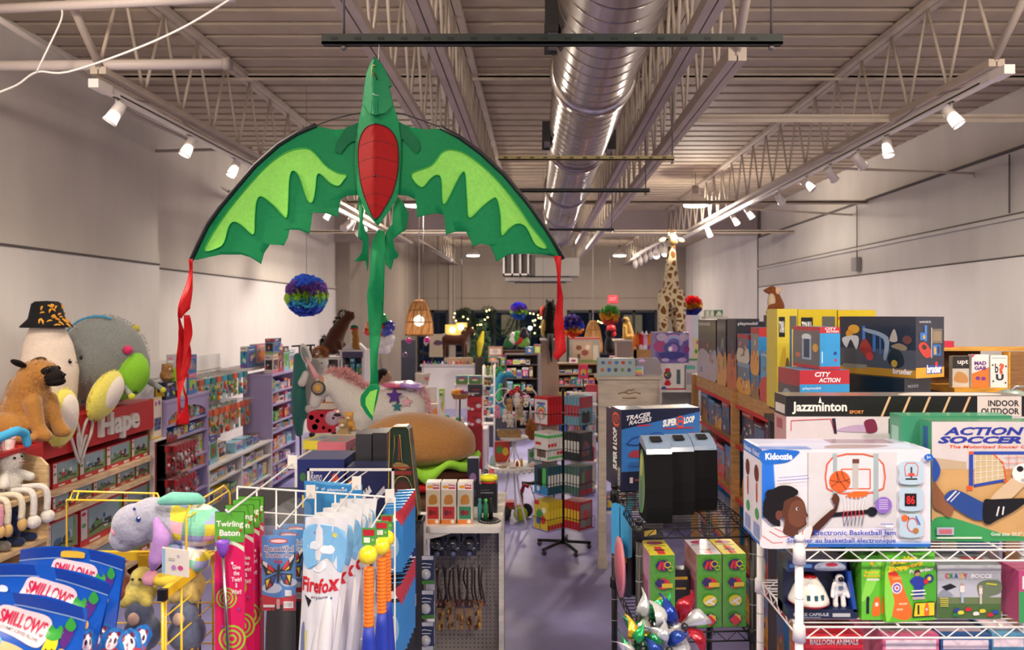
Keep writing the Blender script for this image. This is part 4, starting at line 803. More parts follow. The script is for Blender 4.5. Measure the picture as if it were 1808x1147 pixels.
for i,(px,l) in enumerate(((252,'blue grey plush in clear wrap at the bin bottom, left'),(330,'blue grey plush in clear wrap at the bin bottom, right'))):
    p = plush('wrapped_plush',l,P(px,1150,2.42));b = MB();b.ell((0,0,.06),(.06,.05,.06),FUR('56607c'));b.ell((0,-.02,.13),(.045,.04,.04),FUR('62708c'));rem(b.done('body',p),.008);b = MB();b.ell((0,-.055,.125),(.018,.012,.02),mat('c8a898',.7));b.done('snout',p);b = MB();b.ell((0,0,.09),(.078,.065,.105),mat('d8dde2',.08,kind='film'),n=10,k=7,sm=False);b.done('clear_wrap',p)
# ------------------------------------------------------------------ gridwall with kites, batons, bats
GY = 2.9;GA = P(419,859,GY);GB = P(697,878,2.86)
e = empty('grid_panel',(0,0,0),'white wire grid panel with the hanging kites and batons','grid panel');b = MB();gw = mat('e6e4e2',.35)
def gp(u,v): q = GA.lerp(GB,u);return Vector((q.x,q.y,q.z-v))
for k in range(9): b.tube([gp(k/8,0),gp(k/8,1.72)],.0034,gw)
for k in range(20): b.tube([gp(0,k*.09),gp(1,k*.09)],.0028 if k else .004,gw)
b.done('wire_mesh',e);b = MB();b.bx(GA.x,GA.x+.03,GY-.2,GY+.2,0,.03,gw);b.bx(GB.x-.03,GB.x,GY-.2,GY+.2,0,.03,gw);b.tube([gp(0,1.7),Vector((GA.x+.015,GY,.02))],.006,gw);b.tube([gp(1,1.7),Vector((GB.x-.015,GY-.04,.02))],.006,gw);b.done('foot_rail',e)
HOOKS = []
def hook(px,py,Yf,nm=True):
    q = P(px,py,Yf);u = min(1,max(0,(q.x-GA.x)/(GB.x-GA.x)));g0 = gp(u,.045);b = MB();b.tube([Vector((q.x,g0.y,q.z+.03)),q,q+Vector((0,-.012,.012))],.0032,gw);b.box(Vector((q.x,g0.y-.006,q.z+.035)),(.034,.006,.05),gw);b.done('peg_hook',e);return q
h1 = hook(402,905,2.28);h2 = hook(492,931,2.52);h3 = hook(577,921,2.46);h4 = hook(651,940,2.5)
def flat(px0,px1,Y,h,y_top): return P(px0,y_top,Y),(px1-px0)*Y/F
baton = [('r',0,.88,1,1,'58a838'),('p',[(0,.88)]+[(t/8,.885-.022*(1-sin(pi*t/8))*1+.0) for t in range(9)]+[(1,.8),(0,.8)],'d8e8c8'),('p',[(0,0)]+[(1,0)]+[(1-t/8,.842+.03*sin(pi*t/8)) for t in range(9)],'d81c60'),
         ('T','Twirling',.05,.935,.97,.965,'f4f4ec',.02),('T','Baton',.16,.905,.86,.930,'f4f4ec',.03)]
for (u,v,r,c) in ((.1,.66,.40,'9cc83c'),(.95,.50,.52,'9cc83c'),(.1,.40,.42,'e05890'),(.85,.28,.35,'e05890')):
    for k in range(3): baton += [('c',.6 if u > .5 else .4,v,r*(1-k*.33)*.9,r*(1-k*.33)*.105,c),('c',.6 if u > .5 else .4,v,r*(1-k*.33-.15)*.9,r*(1-k*.33-.15)*.105,'d81c60')]
baton += [('r',0,.14,1,.2,'9cc83c'),('s',.65,.84,.03,'f0c0d0')] if 0 else [('p',[(0,.13),(.5,.15),(1,.12),(1,.06),(.5,.09),(0,.08)],'9cc83c')]
for i,(wd,a) in enumerate((('Give',.775),('the',.752),('Twirl',.727),('a',.704),('Whirl!',.678))): baton.append(('T',wd,.76-.17*min(1,len(wd)/5),a,.76+.17*min(1,len(wd)/5),a+.018,'f6e8ec',.02))
for (u,v,c) in ((.62,.80,'f4f0f0'),(.15,.9,'d02030'),(.9,.93,'d02030'),(.85,.62,'8050a0'),(.3,.55,'8050a0'),(.7,.45,'f4f0f0'),(.2,.3,'f0a0c0')): baton.append(('c',u,v,.04,.006,c))
bfn = lambda w,h: (lambda u,v,o: Vector((u*w,-.002-o,(v-1)*h)))
for i,(x0,yt_,Y) in enumerate(((380,903,2.30),(399,891,2.42),(412,882,2.54),(421,876,2.65))):
    q,w = flat(x0,x0+48,Y,.78,yt_);w = .088;p = empty('baton_pack',q,'pink and green Twirling Baton card, %s of the row of four' % ['frontmost','second','third','backmost'][i],'toy pack','twirling baton cards on one hook');b = MB();b.bx(0,w,0,.003,-.76,0,box_mat('d81c60'));b.bx(0,w,.0,.0032,-.07,0,box_mat('58a838'));b.art(baton,bfn(w,.76));b.done('card',p)
    b = MB();b.lathe([(0,.0),(.018,-.002),(.020,-.008),(.016,-.03),(.009,-.048),(0,-.05)],(w*.35,-.02,-.078),mat('7a48b8',.35),16);b.tube([(w*.35,-.018,-.125),(w*.72,-.016,-.72)],.0048,mat('8a8a90',.2,.9),8);b.done('baton',p)
# butterfly kite sleeve
def wing(sx,s):
    c = ['101010','d82a2a','f0d030','ececec','2a50b0'];o = []
    tri = [[(0,0),(-.42,.17),(-.40,.10),(-.30,-.02)],[(-.02,-.02),(-.34,-.06),(-.30,-.18),(-.12,-.14)]]
    f = lambda p,k=1: [(.5+s*a*k*sx-.02*s,.53+b*k*1.25+s*a*.12) for a,b in p]
    for t in tri: o.append(('p',f(t),c[0]))
    o += [('p',f([(-.08,.02),(-.24,.10),(-.26,.05),(-.12,-.0)]),c[1]),('p',f([(-.26,.11),(-.39,.15),(-.38,.11),(-.28,.06)]),c[3]),('p',f([(-.14,-.01),(-.26,.035),(-.27,.005)]),c[2]),('p',f([(-.06,-.04),(-.18,-.05),(-.14,-.12)]),c[4]),('p',f([(-.20,-.06),(-.31,-.07),(-.28,-.15)]),c[2]),('p',f([(-.16,-.13),(-.20,-.10),(-.26,-.17)]),c[1])]
    return o
kart = [('r',0,0,1,1,'4a90d8'),('c',.3,.3,.3,.07,'c8dcf0'),('c',.8,.38,.25,.06,'c8dcf0'),('p',[(0,0),(1,0),(1,.22)]+[(1-t/8,.22-.05*sin(pi*t/8)) for t in range(9)]+[(0,.24)],'c82030'),('c',.5,.93,.28,.035,'c82030'),('c',.5,.93,.24,.022,'e8d0d0'),
        ('T','Beautiful',.07,.785,.95,.875,'f4f4fa',.05),('T','Beautiful',.085,.795,.935,.865,'24348c',.0),('T','Butterfly',.12,.685,.92,.78,'f4f4fa',.05),('T','Butterfly',.135,.695,.905,.77,'24348c',.0),('T','Kite',.38,.635,.62,.685,'d83040',.03)]+wing(1.15,1)+wing(1.15,-1)+[('P',[(.47,.40),(.53,.40),(.55,.60),(.49,.61)],'141414'),('r',.06,.05,.40,.085,'ececec'),('r',.66,.04,.95,.13,'ececec'),('r',.70,.20,.90,.28,'dfe8f0'),('r',.45,.03,.55,.16,'e0a8a8')]
for k in range(6): kart.append(('r',.69+k*.04,.06,.70+k*.04,.115,'202020'))
for i,(x0,Y) in enumerate(((461,2.50),(480,2.62),(494,2.74))):
    q = P(x0,915,2.5) if i == 0 else P(x0,915-i*9,Y);w = .116;p = empty('kite_pack',q,'Beautiful Butterfly Kite in a clear sleeve, %s of three' % ['front','middle','back'][i],'toy pack','butterfly kite sleeves on one hook')
    b = MB();b.bx(0.003,w-.003,.0,.003,-.30,-.056,box_mat('4a90d8'));b.art(kart,lambda u,v,o: Vector((.003+u*(w-.006),-.001-o,-.30+v*.244)));b.done('card',p)
    b = MB();kb = mat('17161a',.5,kind='cloth');b.ell((w*.5,.012,-.42),(.045,.016,.36),kb,n=10,k=8);b.ell((w*.3,.01,-.48),(.026,.016,.3),kb,n=8,k=8);b.ell((w*.72,.01,-.5),(.026,.016,.32),kb,n=8,k=8);b.done('folded_kite',p)
    b = MB();o = [(0,0),(w*.06,.02),(w*.25,.03),(w*.5,.045),(w*.75,.03),(w*.94,.02),(w,0),(w,-.7),(0,-.7)];b.ext(o,lambda u,v,t: Vector((u,t,v)),-.008,-.0075,mat('dfe6ec',.06,kind='film'));b.done('clear_sleeve',p)
# white plane bags
fox = [('P',[(.05,.96),(.95,.93),(1,.72),(.6,.80),(.2,.74),(0,.80)],'7cb8e4'),('c',.25,.86,.16,.022,'dfeaf4'),('c',.6,.84,.18,.025,'e8f0f8'),('c',.75,.915,.07,.012,'e0d030'),('c',.18,.925,.08,.011,'c83040'),('c',.42,.76,.2,.03,'e4ecf4'),
       ('T','Firefo',.02,.625,.72,.70,'c81824',.03,0,-.012),('T','x',.70,.63,.98,.69,'c81824',.05),('p',[(.1,.615),(.3,.585),(.24,.55)],'1c1c22'),('p',[(.70,.60),(.85,.60),(.80,.57)],'283088'),('T','airplane',.28,.59,.72,.61,'303038',.0),('P',[(.05,.42),(.14,.47),(.2,.3),(.1,.2)],'6a7cac'),('p',[(.16,.42),(.26,.44),(.24,.2)],'e0dc90'),('P',[(.1,.18),(.3,.22),(.34,.14),(.2,.1)],'f0f0f0')]
for i in range(5):
    x0 = 541+i*15;Y = 2.42+i*.09;q = P(x0,912-i*8,Y);w = .135;p = empty('plane_bag',q,'white Firefox plane bag with blue header, %s of five' % ['frontmost','second','third','fourth','backmost'][i],'bag','white plane bags on one hook');hh = .62
    def f(u,v,o,w=w,hh=hh,i=i): uu = u-.5;s_ = 1-.32*(1-v);return Vector((w*.5+uu*w*s_-(1-v)*.055,-.006-.016*max(0,1-(2*uu)**2)*(.4+.6*sin(pi*min(1,v*1.1)))-o-.003*sin(u*17+v*9+i),(v-1)*hh))
    b = MB();n = 12;vs = [f(a/n,c/n,0) for c in range(n+1) for a in range(n+1)];fs = [(c*(n+1)+a,c*(n+1)+a+1,(c+1)*(n+1)+a+1,(c+1)*(n+1)+a) for c in range(n) for a in range(n)];b.add(vs,fs,mat('dcdee4',.2,clear=.8),True);vs = [Vector((v.x,-v.y-.006,v.z)) for v in vs];b.add(vs,fs,mat('dcdee4',.2,clear=.8),True)
    for it in fox: b.art([it],lambda u,v,o: f(u,v,o+.0015))
    b.done('bag',p);b = MB();b.ell((w*.42,-.012,-.44),(.026,.026,.2),mat('e6e6ea',.4,clear=.5),rot=(0,.10,0),n=12,k=10);b.ell((w*.18,-.010,-.46),(.016,.02,.17),mat('dcdce4',.4,clear=.5),rot=(0,.16,0),n=10,k=8);b.done('foam_plane',p)
# bat and ball sets
for i,(px,py,Y,l) in enumerate(((651,962,2.42,'frontmost foam bat with orange ribbed grip and yellow ball'),(674,948,2.60,'second foam bat with orange grip hanging behind the first'),(683,935,2.76,'rearmost foam bat hanging by the grid edge'))):
    p = empty('bat_set',P(px,py,Y),l,'toy pack','bat and ball sets on one hook');b = MB();b.bx(-.022,.022,0,.002,-.0,.055,box_mat('4a9a48'));b.art([('r',.1,.55,.9,.9,'b82030'),('T','HIT',.2,.15,.8,.4,'f0f0e8',.03) if 0 else ('r',.15,.15,.6,.45,'e8e8e0'),('c',.8,.3,.12,.1,'80c060')],lambda u,v,o: Vector((-.022+u*.044,-.001-o,v*.055)));b.done('header_card',p)
    b = MB();b.ell((0,-.01,-.028),.030,mat('ecd81e',.3,clear=.6),n=24,k=16);b.done('ball',p)
    b = MB();pr = [];n = 15
    for k in range(n): z = -.07-k*.0125;pr += [(.0135,z),(.0165,z-.004),(.0165,z-.008),(.0135,z-.0118)]
    b.lathe([(0,-.066)]+pr+[(0,pr[-1][1])],(0,.0,0),mat('f07818',.5),16);b.done('grip',p)
    b = MB();v = [(0,-.255),(.0155,-.256),(.020,-.30),(.030,-.42),(.034,-.62),(.02,-.66),(0,-.662)];b.lathe(v,(0,0,0),mat('2038a8',.5),20);b.done('barrel',p);
b = MB();q = P(676,1100,2.52)
# blue toy cards hung on the far side of the grid
for k in range(7):
    for j in range(2): pbox('figure_card','%s blue figure card from front right of the grid, %s row' % (ORD[k],['upper','lower'][j]),'toy pack',(P(682,0,3.0).x,2.94+k*.05,[1.50,1.16][j]),.075,.010,.25 if j == 0 else .30,'2f7fc0',.25,front=[('r',.0,.75,1,1,'1c2028' if j else '2f7fc0'),('r',.1,.8,.8,.9,'d8d8dc'),('c',.5,.4,.3,.18,'8ab8d8'),('p',[(.5,.9),(1,1),(1,.7)],'b83038')],group='blue cards behind the grid panel')
for k in range(5):
    x = P(520+k*20,0,3.15+k*.02).x;pbox('figure_card','blue and red card behind the top of the grid, %s from left' % ORD[k],'toy pack',(x,3.0+(4-k)*.07,1.53+.012*k),.15,.012,.25,'3590d0',-.12,front=[('r',.0,.86,1,1,'2f88cc'),('T','playmobil',.08,.89,.6,.95,'f0f0f0'),('p',[(.45,.3),(1,.8),(1,.3)],'c82838'),('r',.0,.0,1,.3,'2878b8')],group='blue cards behind the top of the grid')
e = empty('card_rack',(-.62,3.45,0),'dark low rack behind the grid holding the blue cards','rack');b = MB();b.bx(-.42,-.41,-.006,.006,0,1.80,gw);b.bx(-.04,-.03,-.006,.006,0,1.80,gw);b.bx(-.42,-.03,-.006,.006,1.79,1.80,gw);b.bx(-.45,-.03,-.15,.25,0,.05,mat('22242c',.6));b.done('panel',e)
for k in range(5): b = MB();x = P(520+k*20,0,3.15+k*.02).x+.62+.075;b.tube([(x,-.02,1.795),(x,(3.0+(4-k)*.07)-3.45-.02,1.77+.012*k)],.003,gw);b.done('peg_hook',e)
# ------------------------------------------------------------------ middle of the shop
def PBX(name,label,px0,px1,pyb,pyt,Y,d,col,rz=0,cat='box',**kw):
    q = P(px0,pyb,Y);return pbox(name,label,cat,q,(px1-px0)*Y/F,d,(pyb-pyt)*Y/F,col,rz,**kw)
GREYM = mat('6e6a6c',.6)
# instrument table behind the grid
b = MB();e = empty('display_table',(-1.35,4.35,0),'dark table under the blue music boxes and guitar box','table');b.bx(-.62,.54,-.02,.75,1.30,1.34,mat('2b2a30',.6));b.done('tabletop',e)
for x in (-.6,.50):
    for y in (.0,.72): b = MB();b.bx(x-.02,x+.02,y-.0,y+.03,0,1.30,mat('2b2a30',.6));b.done('leg',e)
kb = lambda n: [('T','Remo',.28,.60,.52,.78,'d8dce8',.0,.3)]+[('r',.10+.07*i,.12,.14+.07*i,.35+.05*(i % 4),['d8c830','3a7ac0','38a0d0','90c040','4a60b8','e05030','d8a030'][i % 7]) for i in range(11)]+[('c',.12,.68,.07,.08,'386a38'),('c',.8,.66,.07,.09,'c04a38')]
def on_t(name,label,px0,px1,pyt,Y,d,col,z=1.341,rz=0,**kw):
    x = (px0-CX)*Y/F;zt = H-(pyt-CY)*Y/F;return pbox(name,label,'box',(x,Y,z),(px1-px0)*Y/F,d,zt-z,col,rz,**kw)
on_t('music_box','wide dark blue Remo instrument box left of the guitar box',525,608,811,4.42,.30,'1d2a66',front=kb(1),top=[('r',.02,.02,.98,.98,'35406f')])
on_t('music_box','dark blue keyboard box between the Remo box and guitar box',612,684,824,4.38,.18,'1b2450',front=[('p',[(.15,.3),(.55,.62),(.62,.5),(.24,.18)],'d8d8e0'),('p',[(.6,.32),(.92,.62),(.95,.5),(.68,.25)],'c8c8d0'),('c',.12,.62,.1,.12,'b8602a'),('c',.35,.15,.05,.06,'c0c4d8')]+[('r',.2+.06*i,.28+.05*i,.225+.06*i,.40+.05*i,'20202a') for i in range(6)])
on_t('gift_box','charcoal box behind the keyboard box, left of two',628,656,766,4.62,.22,'38373e');on_t('gift_box','charcoal box behind the keyboard box, right of two',658,683,764,4.62,.22,'302f36')
# guitar-shaped dark box, leaning
def gf(u,v,o): return Vector((-.0+u,-o+.02*v,v))
p = empty('guitar_box',P(712,915,4.22),'tall dark green hexagonal box with a guitar window, leaning','box');k = 4.22/F
o2 = [(-.085,0),(.078,0),(.082,.03),(.03,.49),(.015,.505),(-.06,.505),(-.075,.49)]
b = MB();b.ext(o2,gf,-.11,0,mat('20301f',.35,clear=.5));b.done('carton',p)
b = MB();ln = lambda pts,r=.0022: b.tube([gf(u,v,.006) for u,v in pts],r,mat('b89a5a',.3,.6),5,True)
ln(o2);ln([(-.05,.46),(-.02,.46),(-.015,.43),(-.01,.33),(.0,.30),(-.06,.30),(-.048,.40)]);ln(catmull([(-.055,.17),(-.03,.225),(.02,.225),(.055,.15),(.065,.06),(.03,.02),(-.04,.02),(-.065,.06)],4))
b.art([('P',[(-.05,.14),(-.03,.20),(.015,.20),(.05,.13),(.055,.06),(.02,.03),(-.04,.03),(-.055,.07)],'4a2418'),('r',-.03,.32,-.018,.45,'6a3424'),('P',[(-.06,.29),(-.03,.31),(.03,.29),(0,.265)],'8a7448'),('r',-.065,.24,.045,.262,'7a2a22'),('r',-.06,.275,.04,.285,'8a3020')],lambda u,v,o: gf(u,v,.002+o));b.done('printed_window',p)
b = MB();q = P(712,915,4.22);b.bx(q.x-.1,q.x+.1,4.20,4.34,0,q.z-.002,mat('232228',.6));b.bx(q.x-.11,q.x+.11,4.18,4.345,q.z-.03,q.z-.002,mat('232228',.6));tag(b.done('box_plinth'),'dark plinth under the guitar box','plinth')
PBX('white_carton','small white carton right of the grid panel below the guitar box',702,732,947,918,3.9,.2,'e8e6e6',rz=.25,front=[('r',.3,.5,.7,.8,'8a8a90')])
for i,(pt,c) in enumerate(((947,'1c2450'),(985,'20264a'),(1036,'22243a'))):
    pass
e = empty('stock_tower',P(718,1147,3.9)-Vector((0,0,P(718,1147,3.9).z)),'narrow dark stand holding white and navy cartons beside the gondola','stand');b = MB();b.bx(-.045,.04,-.0,.25,0,P(0,948,3.9).z-.003,mat('24262e',.6));b.done('post',e)
for i,(a,c,col,l) in enumerate(((966,1010,'1d2a6a','navy carton front under the white carton, upper'),(1012,1050,'2a3c88','navy and silver carton front, lower'),(1052,1072,'e4e2e2','small white carton end near the blue cards'))):
    PBX('stock_carton',l,703,733,c,a,3.86,.035,col,front=[('P',[(.2,.3),(.8,.7),(.7,.3)],'c8c8d0')])
# yellow-framed game boxes
for i,(a,b_,c,t,Y,col,l) in enumerate(((535,625,793,776,6.2,'d8cc30','yellow edged flat game box left of the burger plush'),(560,612,796,783,5.9,'c86a78','rose coloured flat box lying before the yellow one'))):
    q = P(a,c,Y);pbox('flat_game',l,'box',q,(b_-a)*Y/F,.35,.07,col,-.1,top=[('r',.08,.08,.92,.92,'7a6a6a' if i else '8fa0a8'),('c',.3,.5,.12,.2,'3a8090'),('c',.6,.4,.1,.2,'b05040')])
e = empty('display_table',(-1.7,6.0,0),'long low table under the yellow game boxes','table');b = MB();zt = P(0,793,6.2).z-.003;b.bx(-.15,.22,-.2,.75,zt-.03,zt,WHT);b.done('tabletop',e)
for x in (-.13,.19):
    for y in (-.17,.70): b = MB();b.bx(x-.02,x+.02,y-.02,y+.02,0,zt-.03,WHT);b.done('leg',e)
# burger plush
Yb = 5.75;s = Yb/F;p = plush('burger_plush','giant plush hamburger with tan bun and green lettuce',P(737,905,Yb));W_ = 106*s;hz = lambda py: (905-py)*s
BUN = FUR('9a6c3c')
b = MB();b.ell((0,0,hz(778)),(W_*.97,W_*.8,48*s),BUN,n=40,k=24);b.ell((0,0,hz(792)),(W_*.99,W_*.82,26*s),BUN,n=40,k=20);b.ell((-.02,-.05,hz(768)),(W_*.78,W_*.6,42*s),BUN,n=32,k=20);rem(b.done('top_bun',p),.025,5)
b = MB();n = 90;vs = [];rn = random.Random(5)
for j,(rr,z,a) in enumerate(((.2,hz(812),0),(.85,hz(812),.01),(1.0,hz(806),.03),(1.03,hz(818),.05),(.98,hz(822),.045),(.8,hz(818),0))):
    for i in range(n): t = 2*pi*i/n;w = sin(7*t+1)*a+sin(11*t)*a*.5;vs.append((W_*(rr+w*.4)*cos(t),W_*.84*(rr+w*.4)*sin(t),z+w))
b.add(vs,[(j*n+i,j*n+(i+1) % n,(j+1)*n+(i+1) % n,(j+1)*n+i) for j in range(5) for i in range(n)],mat('8cc63c',.7,kind='cloth'),True);b.done('lettuce',p)
b = MB();b.lathe([(0,hz(820)),(W_*.85,hz(820)),(W_*.94,hz(826)),(W_*.95,hz(834)),(W_*.85,hz(838)),(0,hz(838))],(0,0,0),mat('4a2c20',.9,kind='cloth'),40,M=Matrix.Diagonal((1,.82,1)));b.done('patty',p)
b = MB();b.lathe([(0,hz(838)),(W_*.90,hz(838)),(W_*.97,hz(842)),(W_*.95,hz(850)),(0,hz(852))],(0,0,0),mat('b82020',.8,kind='cloth'),40,M=Matrix.Diagonal((1,.82,1)));b.done('tomato',p)
b = MB();b.ell((0,0,hz(876)),(W_*.93,W_*.77,29*s),FUR('5e4028'),n=32,k=18);rem(b.done('bottom_bun',p),.025,4)
e = empty('display_table',(P(737,905,Yb).x,Yb,0),'low table carrying the giant burger plush','table');b = MB();zt = P(0,905,Yb).z;b.bx(-.45,.38,-.36,.36,zt-.03,zt-.001,mat('3a3436',.6));b.done('tabletop',e)
for x in (-.43,.36):
    for y in (-.34,.34): b = MB();b.bx(x-.015,x+.015,y-.015,y+.015,0,zt-.03,mat('3a3436',.6));b.done('leg',e)
# white gondola with pegboard end
Yg = 4.3;k = Yg/F;gx = lambda px: (px-CX)*k;gz = lambda py: H-(py-CY)*k
e = empty('gondola',(0,0,0),'white gondola end with metal shelf over a grey pegboard','gondola');GW = mat('d4d0cc',.45,kind='grunge')
b = MB();z1 = gz(930);z0 = gz(941);b.bev(gx(752),gx(884),Yg,5.15,z0,z1,.03,GW);b.done('top_shelf',e)
b = MB();b.bx(gx(740),gx(752),Yg+.0,Yg+.06,.02,gz(908)-.0,GW)
for i in range(24): b.bx(gx(744.5),gx(747),Yg-.001,Yg,.1+i*.045,.125+i*.045,mat('5a5654',.6))
b.done('post',e)
b = MB();b.ext([(gx(752),gz(941)),(gx(752),gz(953)),(gx(775),gz(948)),(gx(795),gz(942))],lambda u,v,t: Vector((u,Yg+.005+t,v)),0,.005,GW);b.done('bracket',e)
b = MB();b.bx(gx(752),gx(876),4.66,4.68,.12,z0,mat('837d7c',.6));hm = mat('3a3636',.8)
for i in range(16):
    for j in range(42): b.bx(gx(758)+i*.0245,gx(758)+i*.0245+.006,4.658,4.66,.16+j*.0254,.166+j*.0254,hm)
b.done('pegboard',e);b = MB();b.bx(gx(876),gx(885),4.6,4.68,0,z0,GW);b.bx(gx(752),gx(885),4.68,5.15,0,.12,GW);b.bx(gx(876),gx(880),4.68,5.15,.12,z0,mat('837d7c',.6));b.done('frame',e)
b = MB();b.bev(gx(742),gx(884),4.28,4.66,.28,.31,.04,GW);b.done('base_shelf',e)
b = MB();ch = mat('b0b0b4',.3,.9)
for z in (gz(950),gz(1015),gz(1080)):
    for i in range(4): b = MB();b.tube([(gx(768)+i*.075,4.66,z),(gx(768)+i*.075,4.36,z+.01)],.003,ch);b.done('peg_hook',e)
for z in (gz(981),gz(1044),gz(1100),gz(1140)): b = MB();b.tube([(gx(746),4.30,z-.01),(gx(758),4.22,z-.005)],.003,ch);b.done('peg_hook',e)
for i,px in enumerate((768,797,826)):
    for j in range(2):
        p = empty('ball_pack',(gx(px)+.0+j*.012,4.40+j*.1,gz(950)),'black hanging ball pack under the gondola shelf, %s, %s' % (['left','middle','right'][i],['front','rear'][j]),'toy pack','black ball packs on the pegboard');b = MB();b.bx(-.042,.042,0,.002,-.13,0,box_mat('15151a'));b.art([('T','sky ball',.1,.36,.9,.5,'c8c8d0',.0,.2,-.12) if 0 else ('p',[(.1,.42),(.9,.30),(.9,.36),(.1,.48)],'c8c8d0'),('p',[(.2,.34),(.8,.24),(.8,.27),(.2,.37)],'a0a0a8')],lambda u,v,o: Vector((-.042+u*.084,-.040+o*-1,-.13+v*.13)) if 0 else Vector((-.042+u*.084,-.001-o,-.13+v*.13)));b.done('card',p)
        b = MB();b.ell((0,-.03,-.055),(.03,.028,.03),mat('2a2c34',.15,clear=.8),n=20,k=14);b.ell((0,-.012,-.115),.016,mat('5a608a',.3),n=12,k=8);b.done('ball',p)
for i in range(14):
    x = gx(762)+i*.021;p = empty('rubber_toy',(x,4.50-(i % 2)*.05,gz(1018)),'dark brown rubber snake strand on the pegboard, %s from left' % ORD[i],'toy','dark rubber strands on the pegboard');b = MB();rn = random.Random(i)
    b.tube(catmull([(0,0,0),(rn.uniform(-.01,.01),-.01,-.08),(rn.uniform(-.012,.02),-.02,-.15),(rn.uniform(0,.025),-.01,-.20-.01*(i % 3))],4,False),[.006]*12+[.004],mat(['231816','3a221c','1a1416'][i % 3],.35),6);b.ell((.01,-.012,-.205),(.009,.008,.012),mat('8a4a34',.4),n=8,k=6);b.done('strand',p)
for i in range(5):
    pack((gx(770)+i*.055,4.52,gz(1085)),.05,.18,['3a2a20','a07a40','5a3a2a'][i % 3],'a88450','tan bagged toys low on the pegboard, %s from left' % ORD[i],'tan bags low on the pegboard',rz=0,toy=['b88a40','8a5a2a','4a2c1c'])
for i,pt in enumerate((981,1042,1098,1140)):
    q = P(737,pt,4.2);pbox('bounce_ball_card','hanging card with clear round ball on the gondola post, %s from top' % ORD[i],'toy pack',q-Vector((0,0,.155)),.092,.006,.155,'28365a',0,group='moon ball cards on the post',front=[('r',0,0,1,.14,'4a8a3c'),('r',.05,.86,.95,1,'c8ccd8'),('l',[(.1,.68),(.4,.74),(.85,.70)],.03,.6,'d8dce8'),('r',.2,.58,.8,.62,'c0c4d4'),('c',.5,.35,.3,.19,'c8ccd4'),('c',.46,.38,.2,.12,'a8acb8')])
    b = MB();b.ell((q.x+.046,4.19,q.z-.10),(.026,.02,.026),mat('c4c8d0',.1,clear=.8),n=18,k=12);tag(b.done('bounce_ball'),'pearly ball in the hanging card on the post, %s from top' % ORD[i],'ball','moon balls on the post cards')
# bowl of baubles on the base shelf
p = empty('glass_bowl',(gx(842),4.32,.311),'clear bowl of shiny baubles on the gondola base','bowl');b = MB();b.lathe([(0,0),(.05,0),(.085,.05),(.10,.11),(.097,.11),(.08,.05),(.045,.008),(0,.008)],(0,0,0),mat('d8d8dc',.08,kind='glass'),28);b.done('bowl',p)
p_ = p
for i,(x,y,z,c) in enumerate(((0,0,.06,'2e8a5a'),(.045,-.02,.10,'c83060'),(-.04,.0,.11,'3a9a6a'),(.01,-.05,.09,'c8ccd0'),(.05,.04,.09,'e0d0d8'),(-.03,.04,.10,'208050'),(.01,.0,.14,'2a7a58'))):
    b = MB();b.ell((gx(842)+x,4.32+y,.311+z),.030,mat(c,.15,.3,clear=.6),n=16,k=12);tag(b.done('bauble'),['dark green bauble at the bottom of the bowl','crimson bauble at the bowl right rim','green bauble at the bowl left rim','silver bauble at the bowl front','pale pink bauble at the back right of the bowl','deep green bauble at the back left of the bowl','teal green bauble topmost in the bowl'][i],'bauble','baubles in the clear bowl')
# goods on the gondola
Zg = gz(930)
for i,(a,c) in enumerate(((752,777),(779,805),(808,834))):
    q = P(a,926,4.36);ss = i == 2
    o = pbox('toy_carton','tall red and white toy carton on the gondola, %s of three' % ['left','middle','right one with green window'][i],'box',(q.x,4.36,Zg+.001),(c-a)*4.36/F,.09,.235,'d8d2ca',0,front=[('r',0,0,1,.1,'e07a28'),('r',.03,.1,.97,.82,'c8baa0' if not ss else 'b8b2a0'),('r',.1,.12,.9,.42,'b02a28' if not ss else '2a7a50'),('c',.35,.27,.16,.07,'6a1c20'),('c',.62,.27,.14,.06,'8a2020'),('P',[(.2,.5),(.3,.68),(.7,.70),(.8,.52),(.5,.47)],'b0782c'),('r',0,.82,1,1,'ece8e4'),('c',.3,.90,.22,.04,'e0a030'),('T','Viva',.45,.91,.95,.97,'c02030',.04),('T','Vista',.45,.85,.95,.90,'c02030',.04) if 0 else ('r',.5,.85,.95,.89,'c02030'),('c',.78,.06,.14,.05,'e8e0d8')],top=[('r',.05,.05,.95,.95,'dedad4')],group='tall cartons on the gondola shelf')
pbox('game_box','dark blue tall box standing behind the three cartons','box',(gx(812),4.75,Zg+.001),.07,.07,.30,'1c2238',0,front=[('c',.5,.6,.3,.1,'7a5a8a'),('r',.2,.2,.8,.35,'3a3a5a')])
for i,(z,h) in enumerate(((0,.085),(.087,.085))): pbox('speaker_box','small black box on the gondola under the yellow disc, %s' % ['lower','upper'][i],'box',(gx(838),4.60,Zg+.001+z),.11,.10,h,'17171c',0,front=[('r',.1,.35,.8,.45,'6a6a74'),('r',.1,.55,.6,.62,'4a4a54')])
b = MB();b.lathe([(0,.0),(.05,0),(.055,.015),(.05,.03),(0,.035)],(gx(856),4.64,Zg+.19),mat('d8d820',.35),28);tag(b.done('yellow_disc'),'bright yellow disc toy on top of the black box','toy')
b = MB();b.lathe([(0,.0),(.042,0),(.046,.007),(.042,.014),(0,.015)],(gx(856),4.64,Zg+.174),mat('c8303a',.35),28);tag(b.done('red_disc'),'thin red disc under the yellow disc','toy')
b = MB();b.lathe([(0,0),(.062,0),(.066,.004),(.062,.008),(0,.008)],(gx(862),4.42,Zg+.001),mat('16161a',.5),36)
for i in range(24): b.ell((gx(862)+.058*cos(i*pi/12),4.42+.058*sin(i*pi/12),Zg+.009),.003,mat('d0d0d0',.5),n=6,k=4)
